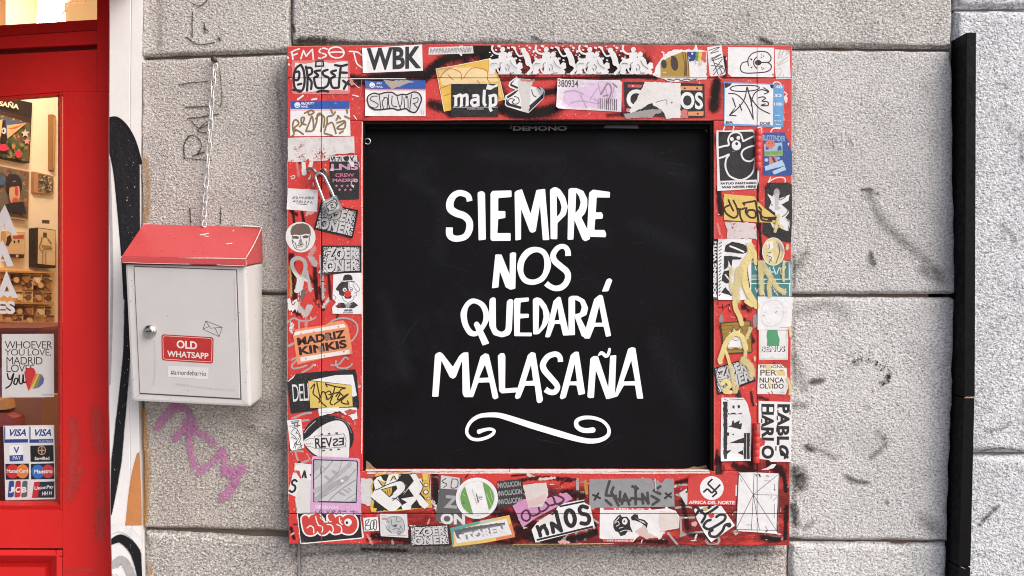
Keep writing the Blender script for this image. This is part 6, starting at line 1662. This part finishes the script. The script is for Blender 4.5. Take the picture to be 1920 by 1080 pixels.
# chain
ch = empty('chain', P(404, 115, -.01), 'thin galvanised steel chain running down the stone to the mailbox lid', 'chain')
zinc = gloss((226, 226, 224), .35, .55, 0, 'zinc')
path, _ = smooth_pts([(404, 121), (398, 175), (394, 250), (388, 330), (384, 385), (383, 424)], 1, 12)
N = 18
def along(t):
    k = t * (len(path) - 1); i = min(int(k), len(path) - 2); f = k - i
    return tuple(path[i][j] * (1 - f) + path[i + 1][j] * f for j in (0, 1))
link0 = None
for i in range(N):
    a, b = along(i / N), along((i + 1) / N)
    A, B2 = Vector(P(*a, -.011)), Vector(P(*b, -.011))
    d = (B2 - A).normalized(); L2 = (B2 - A).length / 2 + .0018
    side = Vector((1, 0, 0)) if i % 2 == 0 else Vector((.25, 1, 0)).normalized()
    if i > 9: side = Vector((1, .9 if i % 2 else -.75, 0)).normalized()
    side = (side - d * side.dot(d)).normalized()
    cc = (A + B2) / 2
    w = .0037
    pts = []
    for k in range(20):
        q = 2 * math.pi * k / 20
        cx_, sx_ = math.cos(q), math.sin(q)
        pts.append(cc + d * ((L2 - w) * (1 if sx_ > 0 else -1) + w * sx_) + side * w * cx_)
    mb = MB(); mb.tube(pts, .00125, zinc, 8, True)
    mb.build('link', parent=ch, smooth=True)
mb = MB(); c = P(404.5, 114, 0)
mb.lathe(c, [(.0035, .004), (.0035, -.012), (.0055, -.0125), (.0055, -.0145), (.002, -.016)], gloss((92, 82, 74), .5, .8, .3, 'rusty_steel'), 'y', 14)
mb.build('wall_screw', parent=ch)

# ------------------------------------------------------------------ red shop door, glass and what is behind it
YD = .06
dr = gloss((212, 36, 33), .5, 0, .2, 'red_door_paint', .3)
dr2 = gloss((190, 26, 24), .5, 0, .2, 'red_door_paint', .3)
door_s = empty('shop_door', (P(-250, 0, YD)[0], YD, 0), 'red painted wooden shop door with a tall glass pane and a transom above', 'door')
def slab(mb, q, y0, y1, mat): mb.prism(parse(q) if isinstance(q, str) else q, mat, y0, y1)
mb = MB(); slab(mb, '118,172 215,172 222,2070 118,2070', YD, YD + .045, dr); slab(mb, '182,-400 215,-400 215,171.6 182,171.6', YD, YD + .045, dr)
mb.build('stile', parent=door_s)
mb = MB(); slab(mb, '-700,178 -600,178 -600,2070 -700,2070', YD, YD + .045, dr); slab(mb, '-700,-400 -600,-400 -600,177 -700,177', YD, YD + .045, dr); mb.build('stile', parent=door_s)
mb = MB()
slab(mb, '-599,58 0,47.5 181.5,36.5 181.5,56 0,68 -599,78', YD + .004, YD + .045, dr2)
slab(mb, '-599,79 0,69 181.5,57 181.5,82.5 0,91 -599,100', YD, YD + .045, dr)
slab(mb, '-599,98 0,90 184,81 184,92.5 0,102 -599,112', YD + .016, YD + .05, gloss((120, 22, 22), .6, 0, .1, 'red_door_paint'))
slab(mb, '-599,112.5 0,102.5 181.5,92.8 181.5,171.6 118,171.6 0,181 -599,184', YD, YD + .045, dr)
mb.build('top_rail', parent=door_s)
mb = MB()
slab(mb, '-599,955.5 117.5,955.5 117.5,1028 -599,1026', YD, YD + .045, dr); slab(mb, '-599,1400 117.5,1400 117.5,1440 -599,1440', YD, YD + .045, dr); slab(mb, '-599,1900 117.5,1900 117.5,2070 -599,2070', YD, YD + .045, dr)
slab(mb, '-598,1029 117.2,1031 117.2,1399.5 -598,1399.5', YD + .02, YD + .045, dr2)
slab(mb, '-598,1441 117.2,1441 117.2,1899.5 -598,1899.5', YD + .02, YD + .045, dr2)
mb.build('bottom_rail', parent=door_s)
def moulding(q, w, y0, y1, mat):
    """a sloped strip round the inside of an opening"""
    pts = parse(q)
    mb = MB()
    for i in range(len(pts) - 1):
        a, b = pts[i], pts[i + 1]
        dx, dy = b[0] - a[0], b[1] - a[1]; l = math.hypot(dx, dy); nx, ny = -dy / l * w, dx / l * w
        A, B2 = P(*a, y0), P(*b, y0)
        C2, D2 = P(b[0] + nx, b[1] + ny, y1), P(a[0] + nx, a[1] + ny, y1)
        m1, m2 = P(a[0] + nx * .45, a[1] + ny * .45, y0 - .004), P(b[0] + nx * .45, b[1] + ny * .45, y0 - .004)
        mb.add([A, B2, m2, m1, C2, D2], [(0, 1, 2, 3), (3, 2, 4, 5)], mat)
    return mb
moulding('117.5,955 117.5,172.5 0,181.5 -599,184.5', -9, YD + .002, YD + .028, dr).build('glass_moulding', parent=door_s)
moulding('-599,955 117.5,955', -16, YD + .002, YD + .028, dr).build('glass_moulding', parent=door_s)
moulding('117,1399 117,1031 -598,1029', -24, YD + .001, YD + .018, dr).build('panel_moulding', parent=door_s)
mb = MB()
slab(mb, '-560,1062 84,1064 84,1370 -560,1370', YD + .006, YD + .021, dr); mb.build('raised_panel', parent=door_s)
def glass_m():
    m, t, b = nodes('window_glass')
    tr = t.nodes.new('ShaderNodeBsdfTransparent'); gl = t.nodes.new('ShaderNodeBsdfGlossy'); gl.inputs['Roughness'].default_value = .03
    mx = t.nodes.new('ShaderNodeMixShader'); fr = t.nodes.new('ShaderNodeFresnel'); fr.inputs[0].default_value = 1.35
    t.links.new(fr.outputs[0], mx.inputs[0]); t.links.new(tr.outputs[0], mx.inputs[1]); t.links.new(gl.outputs[0], mx.inputs[2])
    t.links.new(mx.outputs[0], t.nodes['Material Output'].inputs['Surface'])
    return m
GM = glass_m()
YG = YD + .03
mb = MB(); mb.poly(parse('-599,160 117,160 117,965 -599,965'), GM, plane(YG)); pane = mb.build('glass_pane', parent=door_s)
mb = MB(); mb.poly(parse('-599,-380 181,-380 181,60 -599,70'), GM, plane(YG)); mb.build('transom_glass', parent=door_s)
fd = spray((206, 74, 68), .9, .7, .6, 90, .6)
mb = MB(); n = 0  # pinkish blotches that copy image palette banding
for q, w in (('135,790 140,840 132,900 128,930', 40), ('180,770 185,830 188,840', 36), ('150,880 140,910', 30), ('190,890 192,960 190,1010', 34), ('182,960 188,1000', 26), ('125,1070 150,1068 180,1070', 12)):
    mb.stroke(parse(q), w, fd, lambda x, y, up: plane(YD - .0004)(min(max(x, 119), 203), y, up), True, True, n * 2e-5); n += 1
o = mb.build('pinkish_patch', parent=door_s); o['label'] = 'dull pinkish blotches low on the door stile'
# lettering and stickers on the glass
vinyl = paper((226, 222, 222), 0, .05)
gp2 = plane(YG - .0012)
mb = MB()
VG1 = (0, 400, 4.504)
mb.poly(vw(VG1, parse('-60,200 -40,100 0,0 40,-75 75,0 115,110 148,185 100,180 90,160 20,135 0,180 -20,200')), vinyl, gp2, [vw(VG1, parse('22,125 48,125 35,85'))])
mb.poly(vw(VG1, parse('-80,440 -20,300 20,225 60,300 115,445 60,450 45,405 -5,405 -25,445')), vinyl, gp2, [vw(VG1, parse('5,390 40,390 22,350'))])
mb.poly(vw(VG1, parse('-30,715 0,630 55,480 100,600 155,715 105,715 90,695 62,712 30,690 10,712')), vinyl, gp2, [vw(VG1, parse('38,660 78,660 58,608'))])
put_text(mb, 'ES', *vw(VG1, [(-30, 848), (128, 850), (-30, 740)]), vinyl, gp2, .05)
mb.build('lettering', parent=pane, wpar=PORG[pane])
GG = 'notices stuck inside the shop glass'
VP = (0, 600, 5.4)
s = S('sticker', 'square white notice with tall thin black capitals and a rainbow heart on the door glass', VP, '18,142 545,140 548,780 20,785', (222, 219, 216), 0, Y=YG - .0006, cut=False, group=GG, dirt=.06)
for tx, a, b, y in (('WHOEVER', 48, 530, 290), ('YOU LOVE,', 50, 516, 370), ('MADRID', 66, 430, 450), ('LOVES', 66, 345, 528)): s.t('lettering', tx, (a, y), (b, y), (a, y - 76), (44, 40, 42), -.004, .9)
s.l('lettering', '75,545 85,590 110,600 135,545;140,540 110,650 60,690;150,600 140,640 165,650 180,600 155,590;195,560 195,630 225,640 235,550 240,630 262,625', 15, (34, 32, 34))
s.p('print', '245,530 270,492 310,478 345,492 362,530 340,600 290,720 262,640', (208, 58, 60)); s.p('print', '362,540 385,545 340,640 290,720 330,610', (226, 130, 70)); s.p('print', '385,545 400,545 345,670 290,720 340,640', (228, 196, 90)); s.p('print', '400,545 422,552 375,680 330,700 345,670', (120, 150, 90)); s.p('print', '422,552 446,590 440,640 400,680 345,698 375,680', (110, 100, 160))
s.t('lettering', 'MADRID', (425, 765), (540, 765), (425, 748), (150, 160, 180), .0)
s.done()
s = S('sticker', 'white sheet of eight payment card logos at the foot of the door glass', VT, '20,185 322,180 330,622 32,628', (228, 227, 228), 0, Y=YG - .0006, cut=False, group=GG, dirt=.06)
for x in (25, 175):
    s.p('print', '%d,190 %d,188 %d,284 %d,286' % (x, x + (142 if x < 100 else 142), x + 142, x), (240, 240, 242)); s.p('print', '%d,266 %d,264 %d,285 %d,287' % (x, x + 142, x + 142, x), (46, 70, 140)); s.p('print', '%d,190 %d,190 %d,264 %d,266' % (x, x + 7, x + 7, x), (46, 70, 140))
    s.t('lettering', 'VISA', (x + 20, 248), (x + 130, 246), (x + 32, 206), (44, 62, 136), .03)
s.t('lettering', 'ELECTRON', (232, 282), (318, 281), (232, 272), (190, 200, 226), .01)
s.p('print', '56,302 136,298 138,396 58,398', (244, 244, 246)); s.p('print', '56,362 138,358 139,394 58,398', (50, 78, 150)); s.t('lettering', 'V', (80, 350), (116, 348), (80, 312), (60, 90, 160), .03); s.t('lettering', 'PAY', (76, 388), (124, 386), (76, 366), (226, 230, 238), .01)
s.p('print', '180,304 318,300 320,398 182,400', (30, 30, 34)); s.o('drawing', 249, 332, 22, 25, 5, (196, 160, 130)); s.l('drawing', '232,332 266,332;249,315 249,350', 7, (196, 160, 130), False); s.t('lettering', 'ServiRed', (206, 390), (294, 388), (206, 370), (226, 226, 226), .03)
s.p('print', '32,412 172,410 172,504 34,506', (36, 34, 46)); s.e('print', 76, 456, 40, 42, (206, 52, 54)); s.e('print', 134, 456, 36, 42, (226, 132, 60)); s.t('lettering', 'MasterCard', (40, 466), (166, 464), (40, 444), (238, 226, 224), .02)
s.p('print', '184,412 322,408 324,502 185,504', (36, 38, 58)); s.e('print', 226, 458, 38, 42, (56, 116, 190)); s.e('print', 286, 456, 36, 40, (206, 62, 62)); s.t('lettering', 'Maestro', (204, 470), (312, 467), (204, 446), (236, 236, 240), .03)
for x, c in ((48, (44, 80, 150)), (88, (188, 52, 56)), (128, (98, 104, 112))): s.p('print', rounded(parse('%d,514 %d,512 %d,608 %d,612' % (x + 6, x + 36, x + 34, x - 2)), 9), c)
for ch_, x in (('J', 56), ('C', 94), ('B', 132)): s.t('lettering', ch_, (x - 4, 584), (x + 26, 582), (x - 2, 550), (240, 240, 240), .04)
s.p('print', '204,520 324,516 322,612 190,614', (38, 52, 64)); s.p('print', '204,520 238,518 225,613 190,614', (194, 50, 52)); s.t('lettering', 'UnionPay', (204, 574), (318, 562), (206, 548), (236, 238, 240), .02); s.t('lettering', 'HH H', (250, 600), (306, 596), (252, 578), (230, 232, 236), .03)
s.done()

# the room
room_m = gloss((238, 222, 196), .85, 0, .1, 'cream_plaster', .1)
rm = empty('shop_room', (-1.8, 1.5, 0), 'cream painted shop interior seen through the door glass', 'room')
mb = MB()
mb.box((-4.2, .2, -.02), (-.72, 3.4, 0), gloss((150, 112, 80), .5, 0, 0, 'wood_floor')); mb.build('floor', parent=rm)
mb = MB(); mb.box((-4.2, .2, 2.75), (-.72, 3.4, 2.8), gloss((226, 192, 146), .85, 0, .1, 'cream_ceiling', .1)); mb.build('ceiling', parent=rm)
mb = MB(); mb.box((-4.2, 3.4, 0), (-.72, 3.45, 2.75), room_m); mb.build('back_wall', parent=rm)
mb = MB(); mb.box((-4.25, .2, 0), (-4.2, 3.45, 2.75), room_m); mb.build('side_wall', parent=rm)
mb = MB(); mb.box((-.76, .2, 0), (-.71, 3.45, 2.75), room_m); mb.build('side_wall', parent=rm)
mb = MB(); mb.box((-4.2, .19, 2.48), (-.72, .24, 2.8), room_m); mb.build('front_wall', parent=rm)
X0, Y0 = -1.516, 1.1
du = Vector((.43, .9, 0)).normalized()
dn = Vector((du.y, -du.x, 0))
def pw_(x, y, up=0):
    """a point of the photograph put on the slanting wall the posters hang on"""
    dx, dz = (x - 960) / 1900, (540 - y) / 1900
    # origin camera (0,-DIST): p = t*(dx,1), (p-(X0,Y0)).dn = up
    t = (up + X0 * dn.x + (Y0 + DIST) * dn.y) / (dx * dn.x + dn.y)
    return (dx * t, t - DIST, CAMH + dz * t)
a = Vector((X0, Y0, 0)) - du * .6; b = Vector((X0, Y0, 0)) + du * 1.2
mb = MB()
h = [(a.x, a.y, 0), (b.x, b.y, 0), (b.x - dn.x * .06, b.y - dn.y * .06, 0), (a.x - dn.x * .06, a.y - dn.y * .06, 0)]
mb.hexa(h + [(q[0], q[1], 2.75) for q in h], room_m); mb.build('partition', parent=rm)
def wslab(mb, q, mat, th):
    pts = parse(q) if isinstance(q, str) else q
    n = len(pts)
    fr_ = [Vector(pw_(x, y, th)) for x, y in pts]
    bk_ = [v - Vector((dn.x, dn.y, 0)) * th * .98 for v in fr_]
    mb.add([v[:] for v in fr_ + bk_], [tuple(range(n)), tuple(n + i for i in reversed(range(n)))] + [(i, (i + 1) % n, n + (i + 1) % n, n + i) for i in range(n)], mat)
V1, V2 = (0, 170, 4.32), (0, 400, 4.504)
def mottled(cs, scale):
    m, t, b = nodes('mottled_print')
    n = nz(t, scale, 5, .75); n2 = nz(t, scale * 2.3, 4, .7)
    col = mixc(t, mr(t, n, .40, .46), lin(cs[0]), lin(cs[1]))
    col = mixc(t, mr(t, n, .53, .58), col, lin(cs[2]))
    col = mixc(t, mr(t, n2, .56, .60), col, lin(cs[3]))
    col = mixc(t, mr(t, n2, .66, .68), col, lin(cs[4]))
    t.links.new(col, b.inputs['Base Color'])
    b.inputs['Roughness'].default_value = .5
    return m
FLO = mottled([(36, 42, 36), (70, 84, 56), (104, 70, 50), (150, 124, 90), (206, 120, 120)], 34)
POR = mottled([(66, 56, 50), (110, 84, 62), (84, 92, 90), (150, 112, 80), (190, 150, 110)], 26)
SML = mottled([(60, 56, 46), (96, 88, 66), (150, 120, 92), (216, 180, 140), (220, 200, 170)], 60)
GP = 'pictures on the shop wall'
def picture(label, view, outline, frame_c, items, th=.02, texts=()):
    mb = MB(); wslab(mb, vw(view, parse(outline)), gloss(frame_c, .6, 0, 0, 'picture_edge'), th)
    o = mb.build('picture', None)
    tag(o, label, 'picture', GP)
    mb = MB(); n = 0
    for q, c in items:
        n += 1
        pts = vw(view, parse(q)) if isinstance(q, str) else vw(view, q)
        mb.poly(pts, c if not isinstance(c, tuple) else ink(c), lambda x, y, up: pw_(x, y, th + .001 + n * .0004))
    for tx, bl, br, tl, c in texts:
        n += 1
        put_text(mb, tx, *vw(view, [bl, br, tl]), ink(c), lambda x, y, up: pw_(x, y, th + .002 + n * .0004), .04)
    mb.build('print', parent=o, wpar=PORG[o])
    return o
rnd = random.Random(11)
def blots(x0, y0, x1, y1, n, cols, r0, r1):
    out = []
    for i in range(n):
        x, y, r = rnd.uniform(x0, x1), rnd.uniform(y0, y1), rnd.uniform(r0, r1)
        out.append((torn(ell(x, y, r, r * rnd.uniform(.6, 1.3), rnd.uniform(0, 90), 9), r * .3, 99, i), cols[i % len(cols)]))
    return out
dk = [(40, 52, 40), (60, 70, 48), (26, 32, 36), (86, 60, 40), (50, 30, 30), (90, 96, 60)]
picture('colourful poster with a black header and light beams hung on the cream shop wall', V1, '-340,0 0,42 262,98 238,588 0,540 -340,470', (34, 26, 26), [
    ('-330,180 0,190 248,262 232,575 0,530 -330,460', FLO), ('-200,170 0,160 250,225 248,262 0,192', (64, 40, 36))]
    + blots(-40, 300, 215, 530, 14, dk, 6, 16) + [('10,220 60,232 215,262 130,330 60,390 40,330', (70, 92, 124)), ('55,280 215,262 60,390', (216, 168, 120)), ('60,310 200,270 120,310', (196, 90, 70)), ('-20,240 25,232 15,330 -10,420 -40,380', (214, 170, 124)), ('20,240 45,240 52,420 30,450 10,400', (40, 24, 26))]
    + [(star(205, 345, 38), (226, 190, 180)), (star(218, 410, 30), (216, 150, 150)), (ell(32, 325, 18, 26), (200, 196, 190)), (ell(28, 325, 8, 12), (40, 40, 44)), (ell(152, 515, 27, 30), (206, 58, 72)), ('-20,440 40,430 75,470 40,490 -20,480', (196, 50, 80)), (ell(180, 440, 14, 14), (120, 140, 80)), (ell(110, 450, 16, 22), (176, 120, 80))],
    .025, [('MALASAÑA', (-165, 92), (152, 152), (-160, 42), (226, 206, 180))])
picture('portrait poster of a dark haired woman with a pink cheek on the shop wall', V1, '-300,560 0,608 240,655 230,1050 0,1022 -300,980', (190, 150, 110), [('-290,565 0,612 235,660 224,1036 0,1006 -290,970', POR)]
    + blots(0, 640, 225, 1000, 12, [(60, 70, 50), (120, 84, 56), (150, 104, 70), (50, 50, 60), (84, 96, 104)], 6, 16)
    + [(ell(115, 765, 66, 90), (40, 26, 24)), (ell(90, 700, 30, 26), (40, 26, 24)), (ell(118, 830, 44, 100), (214, 164, 120)), ('75,740 165,730 175,770 70,780', (44, 28, 26)), (ell(135, 815, 14, 40), (198, 70, 84)), (ell(125, 895, 24, 30), (198, 70, 84)), (ell(120, 772, 12, 5), (60, 40, 34)), (ell(84, 776, 8, 5), (60, 40, 34)), ('50,920 110,905 190,900 215,1000 40,980', (36, 28, 30)), ('-20,680 30,690 40,760 -10,770', (60, 90, 120))])
picture('small framed square picture of flowers right of the portrait poster', V1, '275,655 435,692 432,832 412,838 275,825', (176, 128, 84), [('312,672 432,694 428,830 312,812', SML)] + blots(325, 700, 420, 815, 16, [(206, 160, 120), (216, 190, 150), (80, 84, 60), (60, 50, 46)], 5, 10), .014)
picture('tall framed picture seen almost edge on at the right end of the shop wall', V1, '425,190 452,205 442,655 424,640', (150, 108, 64), [('432,215 448,220 440,630 430,625', (190, 150, 100))], .02)
picture('white sheet with a thin outlined bottle shape in a black frame', V2, '300,128 322,120 470,140 470,462 300,455', (50, 34, 28), [('322,125 468,145 466,440 318,425', (232, 206, 164)), ('355,55 418,58 418,88 355,85', (90, 64, 48)), ('365,160 396,165 396,205 362,200', (100, 74, 54)), ('318,430 466,445 466,462 316,452', (60, 40, 34)), ('330,270 345,240 352,245 338,275 345,310 335,305', (150, 118, 84)), ('352,200 362,200 350,250 342,245', (150, 118, 84)), ('396,205 404,205 440,255 432,258', (150, 118, 84)), ('358,325 365,325 365,425 358,425', (150, 118, 84)), ('384,330 391,330 391,425 384,425', (150, 118, 84)), ('345,310 440,290 442,298 347,318', (150, 118, 84)), ('350,265 436,275 436,292 352,282', (176, 140, 100))], .03)
picture('small pale picture with dark figures behind the white glass lettering', V2, '45,150 215,160 212,350 205,380 45,370', (206, 170, 128), [('50,160 210,168 208,345 50,340', (226, 192, 150)), ('60,200 90,180 100,230 70,280 50,270', (60, 40, 34)), ('110,190 200,180 200,215 110,212', (196, 80, 66)), ('115,230 130,230 130,250 115,250', (70, 50, 40)), ('150,225 165,225 165,245 150,245', (70, 50, 40)), ('50,345 205,348 200,378 50,372', (60, 44, 36)), (ell(145, 360, 12, 12), (226, 206, 170))], .02)
# shelves with small goods
sh = empty('shelf_rack', pw_(50, 620, .05), 'wooden rack of small hanging goods low on the shop wall', 'shelf')
mb = MB(); wslab(mb, vw(V2, parse('-300,440 60,462 455,490 455,1010 60,1010 -300,1010')), gloss((232, 190, 136), .7, 0, .2, 'shelf_wood'), .012); mb.build('back_board', parent=sh)
for y in (482, 745, 905):
    mb = MB(); wslab(mb, vw(V2, parse('-300,%d 60,%d 455,%d 455,%d 60,%d -300,%d' % (y - 22, y, y + 12, y + 26, y + 16, y - 6))), gloss((206, 156, 100), .6, 0, .1, 'shelf_wood'), .035); mb.build('shelf_board', parent=sh)
gi = 0
cols = [(110, 76, 56), (226, 192, 142), (176, 124, 84), (240, 218, 176), (130, 100, 76), (210, 172, 126)]
glab = ['round badge on a card', 'key ring on a card']
for row, (y0, xs_) in enumerate(((560, (140, 225, 320, 400)), (600, (60, 250, 345, 410)), (705, (165, 245, 330, 415)), (825, (168, 250, 348, 408)), (900, (75, 165, 255, 430)), (955, (90, 165, 250, 345)))):
    for j, x in enumerate(xs_):
        gi += 1
        y = y0 + (x - 200) * .03
        mb = MB()
        wslab(mb, vw(V2, parse('%d,%d %d,%d %d,%d %d,%d' % (x - 32, y - 46, x + 32, y - 44, x + 31, y + 44, x - 31, y + 42))), gloss(cols[(gi * 5 + 1) % 6] if gi % 3 else (228, 196, 150), .6, 0, 0, 'card'), .018 + (gi % 4) * .004)
        o = mb.build('hanging_card')
        mb = MB()
        u = .018 + (gi % 4) * .004
        wslab(mb, vw(V2, ell(x + 1, y + 4, 22, 25, 0, 14)), gloss(cols[gi % 6], .4, 0, 0, 'badge'), u + .006); mb.build('badge', parent=o, wpar=PORG[o])
        mb = MB(); wslab(mb, vw(V2, parse('%d,%d %d,%d %d,%d %d,%d' % (x - 26, y - 42, x + 26, y - 41, x + 26, y - 28, x - 26, y - 29))), gloss((110, 74, 50), .6, 0, 0, 'card_print'), u + .003); mb.build('header_strip', parent=o, wpar=PORG[o])
        tag(o, 'small card with a round badge hanging on the wooden shop rack', 'card', 'badge cards hanging on the shop rack')
mb = MB(); mb.box((-1.75, .62, .2), (P(76, 0, .62)[0], .95, P(0, 613, .62)[2]), gloss((120, 60, 54), .6, 0, .2, 'maroon_cloth'), .01)
o = mb.build('counter'); tag(o, 'dark maroon counter edge below the rack of small goods', 'counter')
mb = MB(); mb.box((P(12, 0, .45)[0], .45, P(0, 990, .45)[2]), (P(80, 0, .45)[0], .55, P(0, 745, .45)[2]), gloss((176, 128, 98), .8, 0, .2, 'cardboard'), .004)
o = mb.build('cardboard_box'); tag(o, 'plain brown cardboard box standing behind the white notice', 'box')
mb = MB(); n = 0
for q, c in (('-40,770 10,776 26,784 28,800 -40,800', (176, 92, 84)), ('-40,745 8,752 12,768 -40,772', (226, 176, 110)), ('0,690 6,690 6,745 0,745', (150, 90, 120))):
    mb.prism(parse(q), gloss(c, .7, 0, .2, 'bright_cloth'), .40 + n * .004, .47); n += 1
o = mb.build('folded_shirts'); tag(o, 'pile of folded red and yellow clothes at the left of the cardboard box', 'clothes')
# lamp
lm = empty('spot_lamp', P(96, 30, 1.0), 'bright lit spot lamp under the shop ceiling seen through the transom', 'lamp')
em = emit((255, 232, 200), 12)
mb = MB(); cL = P(96, 36, 1.0)
mb.lathe((cL[0], cL[1], cL[2]), [(.012, .09), (.035, .05), (.04, -.05), (.04, -.052)], em, 'z', 20); mb.build('bulb', parent=lm)
mb = MB(); mb.tube([(cL[0], cL[1], cL[2] + .08), (cL[0], cL[1], 2.75)], .006, gloss((60, 46, 40), .5), 8); mb.build('stem', parent=lm)
mb = MB(); mb.lathe(cL, [(.05, .06), (.02, .115), (.012, .12)], gloss((230, 220, 200), .4), 'z', 20); mb.build('shade', parent=lm)
pt = bpy.data.lights.new('spot_lamp_light', 'POINT'); pt.energy = 9; pt.color = (1, .86, .68); pt.shadow_soft_size = .08
po = bpy.data.objects.new('spot_lamp_light', pt); COL.objects.link(po); po.location = (cL[0] + .05, cL[1] - .25, cL[2] - .1); 
mb = MB(); mb.tube([P(115, 28, .9), P(132, 6, .9), P(150, -20, .9)], .0025, gloss((120, 80, 50), .6), 6); mb.tube([P(132, 6, .9), P(160, 3, .9)], .0025, gloss((120, 80, 50), .6), 6); mb.build('cable', parent=lm)
mb = MB(); mb.box((-3.6, .9, 2.35), (P(36, 0, 1.2)[0], 1.3, 2.75), gloss((150, 112, 80), .7, 0, .2, 'wood_beam'), .005)
o = mb.build('beam', parent=rm)
# stone lintel and the neighbour pier that close the shop front
li = MB()  # unseen canvas canopy, added to shade the upper door
xa, xb = P(-800, 0, 0)[0], P(190, 0, 0)[0]
li.hexa([(xa, -.85, 1.965), (xb, -.85, 1.965), (xb, .055, 2.33), (xa, .055, 2.33), (xa, -.85, 1.975), (xb, -.85, 1.975), (xb, .055, 2.342), (xa, .055, 2.342)], gloss((120, 24, 22), .85, 0, .2, 'shade_canvas', .1))
o = li.build('shade_awning')
co = MB()  # unseen stepped ledge, added to darken the door top
xr = P(228, 0, -.10)[0]
for y0, z0, z1 in ((-.125, 2.215, 2.26), (-.115, 2.19, 2.214), (-.10, 2.168, 2.189)):
    co.box((xa, y0, z0), (xr, .0585, z1), gloss((170, 26, 24), .55, 0, .2, 'shade_cornice_paint', .3), .002)
cb = co.build('shade_cornice', parent=door_s); tag(o, 'unseen dark red canopy added above the shop door to shade it', 'shade_awning')
li = MB(); li.box((P(-1200, 0, 0)[0], 0, 0), (P(-705, 0, 0)[0], .25, 3.4), st_pink, .01)
o = li.build('stone_pier'); tag(o, 'plain stone pier at the far left of the shop front', 'pier')
li = MB(); li.box((P(-704, 0, 0)[0], .0, 2.43), (P(203, 0, 0)[0], .25, 3.4), st_pink, .01)
o = li.build('stone_lintel'); tag(o, 'stone lintel over the red shop door', 'lintel')

Sticker.curl_all()
